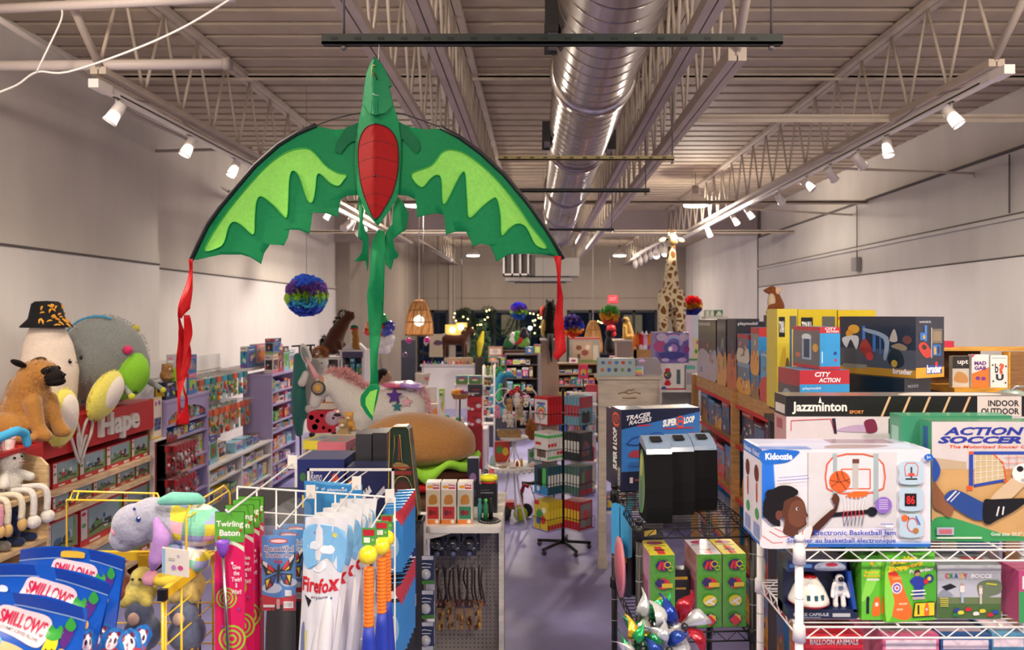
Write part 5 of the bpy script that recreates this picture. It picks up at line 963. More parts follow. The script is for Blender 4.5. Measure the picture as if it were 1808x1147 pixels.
tag(b.done('lace_coaster'),'round black coaster with pale dotted rim on the gondola','coaster')
for i,(dx,dy,c,l) in enumerate(((0,0,'2a7a4a','green capped slim bottle on the black coaster'),(-.035,.01,'3a8a8a','teal tube standing behind the black coaster'),(.028,.02,'1a1a1e','black figurine on the black coaster'))):
    b = MB();b.lathe([(0,0),(.013,0),(.014,.08),(.008,.095),(.008,.11),(0,.112)],(gx(855)+dx,4.42+dy,Zg+.0095 if i != 1 else Zg+.0095),mat(c,.3),14);b.ell((gx(855)+dx,4.42+dy,Zg+.12),(.011,.011,.012),mat('3ac050' if i == 0 else c,.4),n=10,k=8);tag(b.done('slim_bottle'),l,'bottle')
# bottles/stuff just past gondola
for i,(px,pt,c,l) in enumerate(((868,800,'c02028','red bottle beyond the gondola, right of the black boxes'),(858,790,'20242c','dark bottle with pale cap beyond the gondola'),(846,795,'d0ccd0','silver bottle beyond the gondola, leftmost'))):
    q = P(px,850,5.0);b = MB();b.lathe([(0,0),(.03,0),(.033,.10),(.014,.15),(.014,.18),(0,.182)],(q.x,5.0,Zg+.001),mat(c,.25),16);tag(b.done('toy_bottle'),l,'bottle')
# ---- unicorn
Yu = 8.0;s = Yu/F;O_ = P(640,700,Yu);u = lambda px,py,dy=0: (lambda q: (q.x,q.y,q.z))(P(px,py,Yu)-O_+Vector((0,dy,0)))
p = plush('unicorn_plush','large white unicorn plush with pink mane and coloured stars',O_);UW = FUR('d9d4cd');b = MB()
chain(b,[(*u(668,722),.20),(*u(700,718),.22),(*u(722,722),.21)],UW,.3);chain(b,[(*u(655,722),.21),(*u(628,712),.19),(*u(603,688),.14),(*u(585,674),.11),(*u(572,678),.10)],UW,.25)
chain(b,[(*u(572,680),.105),(*u(560,700),.075),(*u(556,712),.062)],UW,.25)
for px,dy,top in ((640,-.11,735),(628,.12,735),(716,-.12,735),(728,.12,735)): chain(b,[(*u(px,top,dy),.11),(*u(px-2,775,dy),.085),(*u(px-2,812,dy),.065),(*u(px,845,dy),.07)],UW,.3)
rem(b.done('body',p),.022,4)
b = MB();hp_ = [u(562,672,-.01),u(554,655,-.01),u(541,630,-.01)];b.tube(hp_,[.035,.026,.008],mat('dfa0a8',.4),12);
for i in range(6): q = Vector(hp_[0]).lerp(Vector(hp_[2]),i/6);b.ell(q,.034-.004*i,mat('e8b4bc',.4),n=12,k=6)
b.done('horn',p);b = MB();chain(b,[(*u(572,672,-.08),.03),(*u(570,662,-.10),.012)],mat('c89078',.8));b.done('ear',p)
fuzz('mane',p,[(u(590,660),(.07,.05,.05)),(u(604,662),(.09,.06,.06)),(u(622,674),(.09,.06,.07)),(u(640,688),(.09,.06,.06)),(u(654,700),(.06,.05,.05))],2600,.05,mat('eab4b4',.9),.012,9,.1)
fuzz('tail',p,[(u(741,700),(.07,.07,.10)),(u(746,722),(.07,.07,.16)),(u(738,745),(.08,.07,.14))],2200,.06,mat('ecc0c4',.9),.013,10,.6)
b = MB();b.ell(u(567,683,-.105),(.075,.02,.075),mat('3a4a30',.8),n=18,k=10);b.ell(u(567,683,-.118),(.058,.015,.058),mat('a88878',.8),n=18,k=10);b.ell(u(567,683,-.13),(.03,.01,.035),mat('c8a040',.7),n=12,k=8);b.done('wreath_eye',p)
for px,py,r,c,nm in ((703,695,.085,'5a3a8a','purple'),(708,713,.055,'3a7a80','teal'),(724,706,.055,'e0a8b8','pink')):
    b = MB();q = Vector(u(px,py,-.222 if px < 720 else -.205));b.ext(star(0,0,r),lambda a,v,t: q+Vector((a,t+.12*a*a/.1*.3,v)),-.008,.03,mat(c,.8,kind='cloth'));b.done('star_patch',p)
b = MB();q = Vector(u(710,681,-.06));rn = random.Random(3)
for c,dx,w in (('d85a8a',-.06,.14),('a878d8',.05,.17),('e8a0c0',0,.13),('b890e8',.12,.12)): b.ell(q+Vector((dx,rn.uniform(-.05,.1),.02)),(w,.13,.03),mat(c,.3,clear=.5),rot=(.1,rn.uniform(-.2,.2),0),n=9,k=6,sm=False)
b.done('satin_blanket',p)
e = empty('display_table',(O_.x,Yu,0),'white table under the unicorn plush','table');b = MB();zt = O_.z+u(640,845)[2]-.072;b.bx(-.25,.70,-.3,.3,zt-.03,zt,WHT);b.done('tabletop',e)
for x in (-.23,.68):
    for y in (-.28,.28): b = MB();b.bx(x-.02,x+.02,y-.02,y+.02,0,zt-.03,WHT);b.done('leg',e)
# ladybug case on white shelf, sets before it
Yl = 8.9;q = P(575,765,Yl);p = empty('ladybug_case',q,'red ladybug ride-on suitcase with black spots','suitcase');s = Yl/F
b = MB();o = catmull([(-.17,.02),(-.19,.17),(-.15,.25),(0,.26),(.14,.25),(.17,.15),(.14,.02),(0,.0)],4);b.ext(o,lambda a,v,t: Vector((a,t,v+.02)),-.09,.09,mat('d8203c',.25,clear=.8));b.done('shell',p)
for (x,z,r) in ((-.14,.20,.03),(-.07,.16,.025),(-.1,.09,.035),(0,.08,.02),(-.02,.22,.02),(.07,.05,.02)): b = MB();b.lathe([(0,-.005),(r,-.005),(r,0),(0,0)],(x,-.09,z),mat('2a1830',.3),16,M=Euler((pi/2,0,0)).to_matrix());b.done('spot',p)
b = MB();b.ell((.10,-.085,.19),(.085,.03,.085),mat('e8c8d8',.3),n=20,k=12);b.ell((.12,-.115,.195),.015,mat('141018',.3));b.ell((.16,-.10,.23),(.05,.02,.02),mat('141018',.3));b.done('face',p)
for x in (-.14,.12): b = MB();b.lathe([(0,-.02),(.03,-.02),(.03,.02),(0,.02)],(x,-.06,.0),mat('202024',.5),14,M=Euler((pi/2,0,0)).to_matrix());b.done('wheel',p)
p = empty('toy_set',P(574,721,Yl)-Vector((0,0,.0)),'cream play set with red dome balanced on the ladybug case','toy');b = MB();b.bx(-.12,.12,-.07,.07,0,.07,mat('e8dccc',.5));b.bx(-.10,.10,-.06,.06,.07,.085,mat('c87a30',.5));b.bx(.02,.12,-.06,.06,.085,.17,mat('e4e0dc',.5));b.done('base',p);b = MB();b.lathe([(0,.06),(.03,.05),(.05,0),(0,0)],(-.03,0,.085),mat('d02830',.3),18);b.done('dome',p)
e = empty('low_shelf',(q.x,Yl,0),'low white shelf under the ladybug case','shelf unit');zt = q.z-.032;b = MB();b.bx(-.22,.26,-.15,.2,zt-.03,zt,WHT);b.bx(-.22,-.19,-.15,.2,0,zt-.03,WHT);b.bx(.23,.26,-.15,.2,0,zt-.03,WHT);b.bx(-.19,.23,-.13,.2,zt-.2,zt-.18,WHT);b.done('frame',e)
pbox('flat_book','orange flat box inside the low white shelf','box',(q.x-.15,Yl-.1,zt-.178),.3,.2,.04,'d08a3a')
for i,(px,py,c,l) in enumerate(((607,755,'b09468','tan teddy bear beside the ladybug case'),(617,742,'e0a850','golden lion cub plush in front of the unicorn legs'),(602,768,'dcd8d4','white plush lying at the unicorn feet'))):
    q2 = P(px,py+18,7.3+i*.15);e = plush('small_plush',l,q2);b = MB();b.ell((0,0,.06),(.055,.05,.06),FUR(c));b.ell((0,-.02,.14),.045,FUR(c));b.ell((-.035,-.02,.18),.016,FUR(c));b.ell((.035,-.02,.18),.016,FUR(c));b.ell((-.05,-.04,.03),.025,FUR(c));b.ell((.05,-.04,.03),.025,FUR(c));rem(b.done('body',e),.01);b = MB();b.ell((0,-.062,.13),(.02,.012,.016),mat('e8d8c0',.8));b.ell((-.015,-.06,.15),.005,mat('100c0c',.2));b.ell((.015,-.06,.15),.005,mat('100c0c',.2));b.done('face',e)
    zb = MB();zb.bx(q2.x-.08,q2.x+.08,q2.y-.08,q2.y+.08,0,q2.z-.001,mat('cfcac6',.5));tag(zb.done('riser_block'),'pale riser block under the %s' % ['tan teddy bear','golden lion cub','white lying plush'][i],'riser')
# plush hanging on the hook rail: teal one and grey-white rabbit
b = MB();qa = P(515,611,9.6);qb = P(556,609,9.6);b.tube([qa,qb],.012,mat('2a2422',.5));b.tube([P(531,611,9.6),P(531,611,9.6)-Vector((0,.05,.12))],.01,mat('2a2422',.5));b.tube([P(548,611,9.6),P(548,611,9.6)-Vector((0,.05,.1))],.01,mat('2a2422',.5));b.tube([(qa.x+.1,9.6,qa.z),(qa.x+.1,9.66,0)],.012,mat('2a2422',.5));b.tube([(qb.x-.05,9.6,qb.z),(qb.x-.05,9.66,0)],.012,mat('2a2422',.5));tag(b.done('hook_stand'),'dark hook stand with long hanging plush toys','stand')
p = plush('long_plush','long teal plush hanging at the end of the lavender bookcase',P(531,690,9.45));b = MB();chain(b,[(-.03,0,.42,.06),(0,0,.2,.10),(0,0,-.1,.12),(-.03,0,-.4,.07),(-.02,0,-.52,.05)],FUR('3a7a72'));chain(b,[(.05,0,.1,.05),(.08,-.02,-.3,.04)],FUR('3a7a72'));rem(b.done('body',p),.02)
p = plush('long_plush','grey and white long-eared rabbit plush hanging by its arm',P(551,660,9.3));b = MB();b.ell((.02,0,.1),(.085,.08,.10),FUR('8f8d8a'));chain(b,[(.0,0,.0,.08),(-.01,0,-.18,.07),(-.02,-.03,-.38,.035)],FUR('8f8d8a'));rem(b.done('body',p),.018);b = MB();b.ell((-.06,-.05,.24),(.06,.03,.14),FUR('dedbd6'),rot=(0,-.35,0));b.done('ear',p);b = MB();b.ell((-.06,-.078,.24),(.035,.012,.10),mat('8a9490',.8),rot=(0,-.35,0));b.done('ear_lining',p);b = MB();chain(b,[(-.06,-.05,.0,.045),(-.10,-.07,-.10,.05)],FUR('dedbd6'));b.ell((-.02,-.03,-.42),.055,FUR('dedbd6'));b.done('paws',p);
p = plush('bird_plush','plush head with brown tuft and round pale face behind the rabbit',P(567,640,9.9));zb = MB();q = P(567,640,9.9);zb.bx(q.x-.1,q.x+.1,9.8,10.0,0,q.z-.26,WHT);tag(zb.done('riser_block'),'tall pale riser under the plush with the brown tuft','riser');b = MB();b.ell((0,0,0),(.10,.09,.10),FUR('d8d4d0'));b.ell((0,0,-.16),(.10,.09,.12),FUR('9a6a42'));rem(b.done('body',p),.02);fuzz('tuft',p,[((-.02,0,.12),(.09,.06,.07))],700,.05,mat('a86c3c',.9),.012,4);b = MB();b.ell((.0,-.09,0),.015,mat('1a1616',.3));b.ell((.03,-.085,0),.010,mat('3a3430',.3));b.done('face',p)
# white cabinets behind with horses
for i,(a,c,t,Y,l) in enumerate(((566,599,632,10.6,'white low shelf left of the horse cabinet'),(602,641,618,10.6,'white cabinet with openings below the brown horse'))):
    q0 = P(a,t,Y);q1 = P(c,t,Y);w = q1.x-q0.x;e = bookcase('white_cabinet',l,(q0.x,Y,0),w,.4,[.1,.6,1.1,q0.z-.35],q0.z-.02,m=WHT,rz=0,cat='cabinet');fill((q0.x,Y,0),0,.02,w-.03,q0.z-.349,.25,'in %s cabinet behind unicorn' % ['left','right'][i],'boxes in the white cabinets',rnd,wr=(.05,.09),d=.15);fill((q0.x,Y,0),0,.02,w-.03,1.101,.3,'low in %s cabinet behind unicorn' % ['left','right'][i],'boxes in the white cabinets',rnd,wr=(.05,.1),d=.15)
b = MB();q0 = P(603,618,10.62);b.ext([(0,0),(.33,0),(.30,.03),(.18,.14),(.03,.03)],lambda a,v,t: Vector((q0.x+a,10.62+t,q0.z+.012+v)),0,.12,WHT);tag(b.done('pediment'),'small white pediment on the white cabinet','ornament')
b = MB();b.bx(q0.x+.02,q0.x+.30,10.58,10.6,q0.z-.10,q0.z-.02,mat('4a4468',.5));tag(b.done('shelf_sign'),'dark purple sign strip on the white cabinet front','sign')
def beast(name,label,loc,sc,body,legs,c,vox=.02,extra=None):
    p = plush(name,label,loc);b = MB()
    for ch_ in body: chain(b,[(x*sc,y*sc,z*sc,r*sc) for x,y,z,r in ch_],FUR(c),.3)
    for ch_ in legs: chain(b,[(x*sc,y*sc,z*sc,r*sc) for x,y,z,r in ch_],FUR(c),.35)
    rem(b.done('body',p),vox,3);return p
# sitting brown horse on left cabinet
L_ = P(597,632,10.78);p = beast('horse_plush','dark brown horse plush sitting up on the white cabinet',L_+Vector((0,0,.012)),1.0,[[(-.08,0,.17,.14),(-.02,0,.33,.12),(.08,0,.48,.085),(.15,0,.58,.06)],[(.15,0,.60,.062),(.20,0,.56,.04),(.22,0,.63,.02)]],[[(.02,-.1,.2,.06),(.06,-.12,.1,.045),(.08,-.12,.04,.04)],[(.02,.1,.2,.06),(.06,.12,.1,.045),(.08,.12,.04,.04)]],'4e2c1e')
fuzz('mane',p,[((-.0,0,.47),(.05,.04,.09)),((.07,0,.60),(.06,.04,.06))],700,.04,mat('17100e',.9),.012,3);fuzz('tail',p,[((-.19,0,.14),(.05,.07,.16))],900,.05,mat('17100e',.9),.014,5,.8)
p = plush('toy_tiger','small brown plush with green and red hat beside the horse',P(629,622,10.75)+Vector((.02,-.1,.012)));b = MB();chain(b,[(0,0,.08,.06),(0,0,.2,.05)],FUR('a87434'));b.ell((-.01,-.0,.27),.055,FUR('3a2418'));chain(b,[(.03,0,.1,.03),(.07,-.04,-.06,.025)],FUR('a87434'));rem(b.done('body',p),.015);b = MB();b.lathe([(.06,0),(.06,.02),(.055,.02)],(-.02,0,.31),mat('c02028',.6),16);b.lathe([(0,.07),(.05,.06),(.055,.02),(0,.02)],(-.02,0,.31),mat('1c5a38',.6),16);b.done('hat',p)
# balloon rainbow
p = empty('balloon_cluster',P(682,590,11.5),'rainbow balloon arch ending in white balloon clouds','balloons');rn = random.Random(8)
for px,py,c,r in ((664,560,'2a9a4a',.08),(670,568,'e8c828',.08),(676,563,'2a9a4a',.08),(679,575,'e8c828',.08),(683,585,'3a4ab0',.09),(688,576,'3a3aa0',.09),(687,593,'3a3a9a',.08),(675,583,'d83030',.09),(680,594,'d83030',.09),(671,592,'d83030',.08),(655,575,'e07a28',.08),(650,585,'d83030',.07),(675,603,'eceae8',.09),(684,606,'eceae8',.10),(688,598,'eceae8',.08),(678,613,'eceae8',.09),(670,615,'eceae8',.08),(671,606,'eceae8',.08),(682,617,'eceae8',.07)):
    b = MB();b.ell(P(px,py,11.5+rn.uniform(-.1,.1))-P(682,590,11.5),r,mat(c,.25,clear=.4),n=16,k=10);b.done('balloon',p)
b = MB();q = P(664,560,11.5)-P(682,590,11.5);b.tube([q,(q.x,0,4.98-P(682,590,11.5).z)],.003,mat('c8c8c8',.5));b.done('string',p)
# pompoms
def pompom(px,py,Y,r,bands,label,top=4.95):
    p = empty('tissue_pompom',P(px,py,Y),label,'decoration');rn = random.Random(px)
    for i,(lo,hi,c) in enumerate(bands):
        b = MB()
        for _ in range(150):
            z = rn.uniform(lo,hi);a = rn.uniform(0,2*pi);k = math.sqrt(max(0,1-z*z));d = Vector((k*cos(a),k*sin(a),z));t = d.cross(Vector((rn.gauss(0,1),rn.gauss(0,1),rn.gauss(0,1)))).normalized();n_ = d.cross(t)
            A_ = d*r*.62;B_ = d*r*rn.uniform(.82,1.12);w = r*.21
            b.add([A_-t*w*.3,B_-t*w+n_*w*.9,B_+d*r*.10,B_+t*w-n_*w*.8,A_+t*w*.3],[(0,1,2),(0,2,3,4)],mat(c,.7))
        b.done('tissue_layer',p)
    b = MB();b.ell((0,0,0),r*.6,mat(bands[len(bands)//2][2],.8));b.done('core',p)
    b = MB();b.tube([(0,0,r*.6),(.0,0,top-P(px,py,Y).z)],.0025,mat('8a8480',.6),4);b.done('string',p)
pompom(541,521,8.2,.20,[(.6,1,'3f74f4'),(.1,.65,'8658b4'),(-.25,.12,'b4e048'),(-.6,-.2,'4cb4dc'),(-1,-.55,'3450c8')],'rainbow striped tissue pompom hanging over the lavender bookcases')
pompom(916,548,14.4,.15,[(.5,1,'4a4ae0'),(0,.55,'8a5ac8'),(-.4,.05,'a0d040'),(-1,-.35,'2a6ac0')],'purple and lime pompom before the back windows')
pompom(1011,575,14.2,.19,[(.3,1,'4a3a80'),(-.25,.35,'2a3ab0'),(-.6,-.2,'e8a030'),(-1,-.55,'e04a28')],'purple blue and orange pompom right of the red streamer')
pompom(1222,540,13,.16,[(.2,1,'d0202a'),(-.3,.25,'e0a030'),(-1,-.25,'2a3aa0')],'red topped pompom right of the giraffe')
pompom(1077,556,25,.30,[(.1,1,'4a8a3a'),(-.5,.15,'d8a030'),(-1,-.45,'c03a38')],'dim green and orange pompom near the right window')
for i,(px,py,r,Y,c) in enumerate(((722,601,.045,12,'d02a90'),(754,600,.05,12,'e040a0'),(715,626,.04,12,'6a4a70'))):
    b = MB();q = P(px,py,Y);b.ell(q,r,mat(c,.2,.4,clear=.5));b.tube([q+Vector((0,0,r)),(q.x,q.y,4.97)],.0015,mat('8a8480',.6),3);tag(b.done('hanging_bauble'),['magenta bauble under the left edge of the wicker lamp','pink bauble under the right edge of the wicker lamp','dull plum bauble near the left wall'][i],'bauble')
# wicker lamps
def wicker(px,pt,pb,hw,Y,label,bulb=(0,0),pw=14):
    s = Y/F;Ht = (pb-pt)*s;W2 = hw*s;p = empty('wicker_pendant',P(px,pb,Y),label,'lamp');RT = mat('b98852',.75,kind='rattan')
    pr = [(W2*.16,Ht),(W2*.3,Ht*.985),(W2*.52,Ht*.88),(W2*.74,Ht*.68),(W2*.90,Ht*.42),(W2*.98,Ht*.18),(W2*.96,0)];pr2 = catmull(pr,6,False);b = MB();b.lathe([(r*(1+.012*(i % 2)),z) for i,(r,z) in enumerate(pr2)],(0,0,0),RT,40)
    for k in (0,9,17,25,35): r,z = pr2[min(k,len(pr2)-1)];b.tube([((r+.006)*cos(t*pi/16),(r+.006)*sin(t*pi/16),z) for t in range(32)],.009,mat('8f6230',.8),5,True)
    for k in range(10): b.tube([((r+.004)*cos(k*pi/5),(r+.004)*sin(k*pi/5),z) for r,z in pr2],.006,mat('9a6c38',.8),4)
    for t0 in range(14):
        b.tube([((r*1.01+.003)*cos(t0*pi/7+z/Ht*1.1),(r*1.01+.003)*sin(t0*pi/7+z/Ht*1.1),z) for r,z in pr2],.004,mat('a87a42',.8),4)
    o = b.done('wicker_shade',p)
    b = MB();b.ell((bulb[0]*s,-W2-.02 if 0 else -.02,bulb[1]*s),9.5*s,mat('fff2dc',.3,emit=18),n=14,k=10);b.done('bulb',p);b = MB();b.tube([(0,0,Ht*.5),(0,0,4.98-P(px,pb,Y).z)],.008,mat('d0c8c0',.6));b.done('cord',p)
    lamp('POINT',P(px,pb-8,Y),pw,WARM,size=.08);return o
wicker(740,529,592,25,12.5,'large woven wicker pendant lamp left of centre',(0,26),16)
wicker(1047,566,622,17,18.5,'smaller woven wicker pendant lamp right of centre',(1,16),16)
for i,(px,py,w,h) in enumerate(((800,582,26,18),(815,577,18,15))):
    Y = 24-i;s = Y/F;p = empty('box_pendant',P(px,py,Y),['yellow rectangular pendant shade, lower left of two','yellow rectangular pendant shade, upper right of two'][i],'lamp');b = MB();b.bx(-w/2*s,w/2*s,-.15,.15,-h/2*s,h/2*s,mat('ffcc66',.6,emit=1.1));b.done('lamp_shade',p);b = MB();b.tube([(0,0,h/2*s),(0,0,4.98-P(px,py,Y).z)],.01,FRM);b.done('cord',p);b = MB();b.ell((0,-.16,0),.09,mat('fff0d0',.3,emit=9));b.done('bulb',p)
b = MB();b.ell(P(936,579,22),.055,mat('f4f8ff',.3,emit=30));b.tube([P(936,579,22),P(936,625,22)],.015,FRM);b.tube([P(936,625,22),Vector((P(936,0,22).x,22,0))],.015,FRM);tag(b.done('lamp_post'),'thin pole lamp with bright white bulb before the back window','lamp')
# string lights on the windows
def lights(pts,Y,label,c='ffe890'):
    p = empty('string_lights',P(*pts[0],Y),label,'string lights');b = MB();o = P(*pts[0],Y)
    b.tube([P(x,y,Y)-o for x,y in pts],.006,mat('1c2a1c',.7),4);b.done('wire',p);b = MB()
    b.tube([P(*pts[0],Y)-o,(0,28.69-Y,0)],.004,mat('1c2a1c',.7),4)
    for x,y in pts: b.ell(P(x,y,Y-.03)-o,.026,mat(c,.4,emit=12),n=8,k=6)
    b.done('bulbs',p)
lights([(803,553),(801,560),(805,566),(818,559),(826,563),(822,579),(834,579),(812,589),(808,597),(811,594),(809,599),(838,590),(847,573)],27.5,'warm string lights by the back left column')
lights([(864,547),(859,549),(861,560),(856,564),(850,573),(843,574)],27.6,'warm string lights at the middle window garland')
lights([(936,553),(942,554),(941,566),(945,565),(944,574),(950,556),(951,561),(956,559),(955,562),(954,577),(944,588)],27.4,'warm string lights beside the cat plush')
lights([(1077,552),(1072,554),(1075,559),(1069,562),(1072,562),(1060,569),(1063,570),(1067,568),(1056,567)],28.62,'warm string lights in the right window')
# evergreen garlands
def garland(pts,Y,label,r=.16):
    p = empty('evergreen_garland',P(*pts[0],Y),label,'garland');o = P(*pts[0],Y);pp = [P(x,y,Y)-o for x,y in catmull(pts,5,False)];b = MB();b.tube(pp,.03,mat('1e2a1c',.9),5);b.tube([pp[0],pp[0]+Vector((0,28.69-Y,0))],.02,mat('1e2a1c',.9),5);b.done('stem',p)
    fuzz('needles',p,[(q,(r,r,r)) for q in pp],1500,.09,mat('1f3a26',.9),.03,3,.2)
garland([(858,549),(868,552),(871,575),(880,590),(893,590),(902,578),(912,556),(920,566),(930,582),(945,586),(955,570)],28.3,'drooping evergreen garland across the middle back windows')
garland([(815,555),(826,553),(834,570),(838,590)],28.3,'dark evergreen garland by the back left column')
# back counter screen
Yk = 20;s = Yk/F;q = P(745,692,Yk);e = empty('back_counter',(q.x,Yk,0),'tall white counter panel at the back with trinkets on top','counter');w = (840-745)*s;b = MB();b.bx(0,w,0,.5,0,P(0,647,Yk).z,mat('f0ecea',.6));b.done('body',e);b = MB();b.bx(-.04,w+.04,-.05,.55,P(0,647,Yk).z,P(0,643,Yk).z,mat('c8c2c0',.5));b.done('counter_top',e);zt = P(0,643,Yk).z
rn = random.Random(21);TN = ['red','yellow','pink','white','green','orange','purple','blue']
for k in range(14):
    c = TN[rn.randrange(8)];b = MB();x = q.x+.05+k*.095;b.lathe([(0,0),(.025,0),(.028,.03),(.015,.055),(.02,.07),(0,.09)],(x,Yk+.08,zt+.001),mat(PAL[c],.4),10);tag(b.done('trinket'),'tiny %s trinket on the white back counter, %s from left' % (c,ORD[k]),'trinket','trinkets on the back counter')
HC = '44200f'
p = beast('horse_plush','chestnut horse plush standing on a pale box at the back',Vector((P(808,0,20.2).x,20.2,zt+.17)),1.12,[[(-.25,0,.42,.13),(0,0,.40,.12),(.14,0,.44,.12)],[(.14,0,.46,.10),(.24,0,.58,.08),(.30,0,.66,.07),(.36,0,.60,.05),(.38,0,.57,.04)]],[[(-.3,-.07,.36,.06),(-.31,-.07,.16,.04),(-.31,-.07,.03,.04)],[(-.28,.07,.36,.06),(-.27,.07,.16,.04),(-.27,.07,.03,.04)],[(.14,-.07,.36,.06),(.15,-.07,.16,.04),(.15,-.07,.03,.04)],[(.17,.07,.36,.06),(.19,.07,.16,.04),(.19,.07,.03,.04)]],HC,.03)
fuzz('mane',p,[((.21,0,.69),(.06,.04,.09)),((.31,0,.76),(.05,.04,.05))],400,.05,mat('2a1410',.9),.03,3)
pbox('pale_crate','pale cardboard crate under the chestnut horse','box',(P(784,0,20.1).x,20.12,zt+.001),.74,.3,.16,'b89c7c')
b = MB();sh = [(-.30,.0),(.30,0),(.28,.5),(.42,.35),(.50,.48),(.28,.78),(.1,.74),(-.1,.74),(-.28,.78),(-.50,.48),(-.42,.35),(-.28,.5)];q = P(773,630,21);b.ext([(a*.8,v*.85) for a,v in sh],lambda u,v,t: q+Vector((u,t,v)),0,.05,mat('b8aa98',.85,kind='cloth'));b.art([('P',[(-.12,.36),(-.05,.46),(.1,.44),(.14,.36),(0,.32)],'4a2a50')],lambda u,v,o: q+Vector((u,-.002-o,v)));b.tube([q+Vector((0,.02,.66)),(q.x,21.02,4.97)],.008,FRM);tag(b.done('hanging_shirt'),'beige shirt with dark purple print hung before the back window','shirt')
b = MB();q = P(746,700,21.5);b.bx(q.x-.6,q.x-.2,21.5,21.6,0,P(0,600,21.5).z,mat('4a4e5c',.6));tag(b.done('grey_pillar'),'narrow grey pillar left of the hanging shirt','pillar')
b = MB();chain(b,[(0,0,0,.05),(.03,0,.35,.10),(.10,0,.62,.04)],mat('d8c83a',.7,kind='cloth'));o = b.done('banana_cushion',None,P(846,628,20));rem(o,.025);tag(o,'upright yellow banana cushion on the back display','cushion');b = MB();q = P(846,628,20);b.bx(q.x-.1,q.x+.12,19.9,20.1,0,q.z-.05,mat('3c3430',.7));tag(b.done('riser_block'),'dark riser under the yellow banana cushion','riser')
p = empty('small_tree',P(850,640,21),'small artificial evergreen tree behind the banana cushion','tree');b = MB();b.tube([(0,0,-P(850,640,21).z),(0,0,1)],.03,mat('3a2a1c',.8));b.done('trunk',p);fuzz('needles',p,[((0,0,.2+.2*i),(.34-.06*i,)*2+(.14,)) for i in range(5)],1500,.10,mat('4a6a4a',.9),.03,6)
p = plush('dino_plush','tall blue green dragon plush near the back, behind the round table',P(880,722,14.5));b = MB();chain(b,[(-.05,0,.0,.14),(-.06,0,.28,.13),(-.0,0,.52,.10),(.07,0,.66,.08),(.20,-.02,.66,.07),(.28,-.03,.62,.045)],FUR('2a7a9a'),.3);chain(b,[(0,0,0,.14),(.1,-.1,-.1,.09)],FUR('2a7a9a'));rem(b.done('body',p),.025);b = MB();chain(b,[(.02,-.09,.2,.06),(.04,-.07,.45,.05)],FUR('3a9a5a'));b.done('belly',p);b = MB();b.ell((.12,-.07,.70),.02,mat('e8d030',.3));b.done('eye',p);fuzz('crest',p,[((-.06,0,.62),(.05,.04,.08)),((.04,0,.74),(.06,.04,.04))],300,.05,mat('3aa860',.8),.03,2)
b = MB();q = P(880,722,14.5);b.bx(q.x-.2,q.x+.3,14.3,14.7,0,q.z-.15,mat('3a3a44',.6));tag(b.done('riser_block'),'dark riser block under the blue green dragon plush','riser')
# dark brown pillar with cat plush
Y = 12;b = MB();a = P(956,0,Y);c = P(984,0,Y);b.bx(a.x,c.x,Y,Y+.25,0,P(0,601,Y).z,mat('8a705e',.6));b.bx(a.x-.03,c.x+.03,Y-.03,Y+.28,P(0,601,Y).z,P(0,598,Y).z,mat('d8ccc0',.5));tag(b.done('display_pillar'),'brown display pillar under the black and gold cat plush','pillar');s = Y/F
p = plush('cat_plush','tall black and gold cat plush seen from behind, tail hanging',P(969,597.0,Y+.1));b = MB();chain(b,[(.0,0,.11,.12),(.01,0,.32,.095),(.02,0,.48,.075),(.02,0,.53,.07)],FUR('16130f'));rem(b.done('body',p),.018);b = MB();b.ell((-.07,-.01,.16),(.06,.09,.15),FUR('b89a4c'));b.done('gold_side',p)
b = MB();b.tube([(.02,-.12,.07),(.03,-.20,-.2),(.04,-.20,-.36)],[.05,.035,.012],FUR('0f0d0a'),8);b.done('tail',p);fuzz('fur',p,[((.0,0,.14),(.12,.12,.14)),((.01,0,.36),(.10,.10,.16)),((.02,0,.5),(.08,.08,.07))],2200,.03,mat('1a1510',.9),.008,8)
for s_ in (-1,1): b = MB();b.lathe([(.03,0),(0,.06)],(.02+s_*.05,0,.57),FUR('3a2c1c'),6);b.done('ear',p)
b = MB();b.ell(P(959,550,13),(.06,.06,.10),mat('d0402a',.6));b.tube([P(959,545,13),(P(959,0,13).x,13,4.97)],.002,FRM,3);tag(b.done('red_ornament'),'red orange hanging ornament left of the cat plush','ornament')
# pillar with monkey
Y = 13;a = P(1089,0,Y);c = P(1122,0,Y);b = MB();b.bx(a.x,c.x,Y,Y+.3,0,P(0,602,Y).z,mat('9a8a7e',.6));b.bx(a.x-.05,c.x+.04,Y-.04,Y+.32,P(0,602,Y).z,P(0,599,Y).z,mat('e0d4c8',.5));tag(b.done('display_pillar'),'pale brown pillar under the golden monkey plush','pillar')
p = plush('monkey_plush','golden monkey plush with dark face sitting on a pillar',P(1107,599,Y+.12));b = MB();chain(b,[(.02,0,.10,.10),(.0,0,.24,.075)],FUR('c89a48'));b.ell((-.02,0,.33),(.065,.065,.06),FUR('c89a48'));chain(b,[(-.05,-.08,.22,.03),(-.05,-.12,.10,.03)],FUR('c89a48'));b.ell((-.02,-.10,.04),(.08,.05,.04),FUR('c89a48'));b.ell((.06,-.10,.04),(.07,.05,.04),FUR('c89a48'));rem(b.done('body',p),.014)
b = MB();b.ell((-.06,-.04,.33),(.035,.035,.042),mat('4a3430',.8));b.done('face',p)
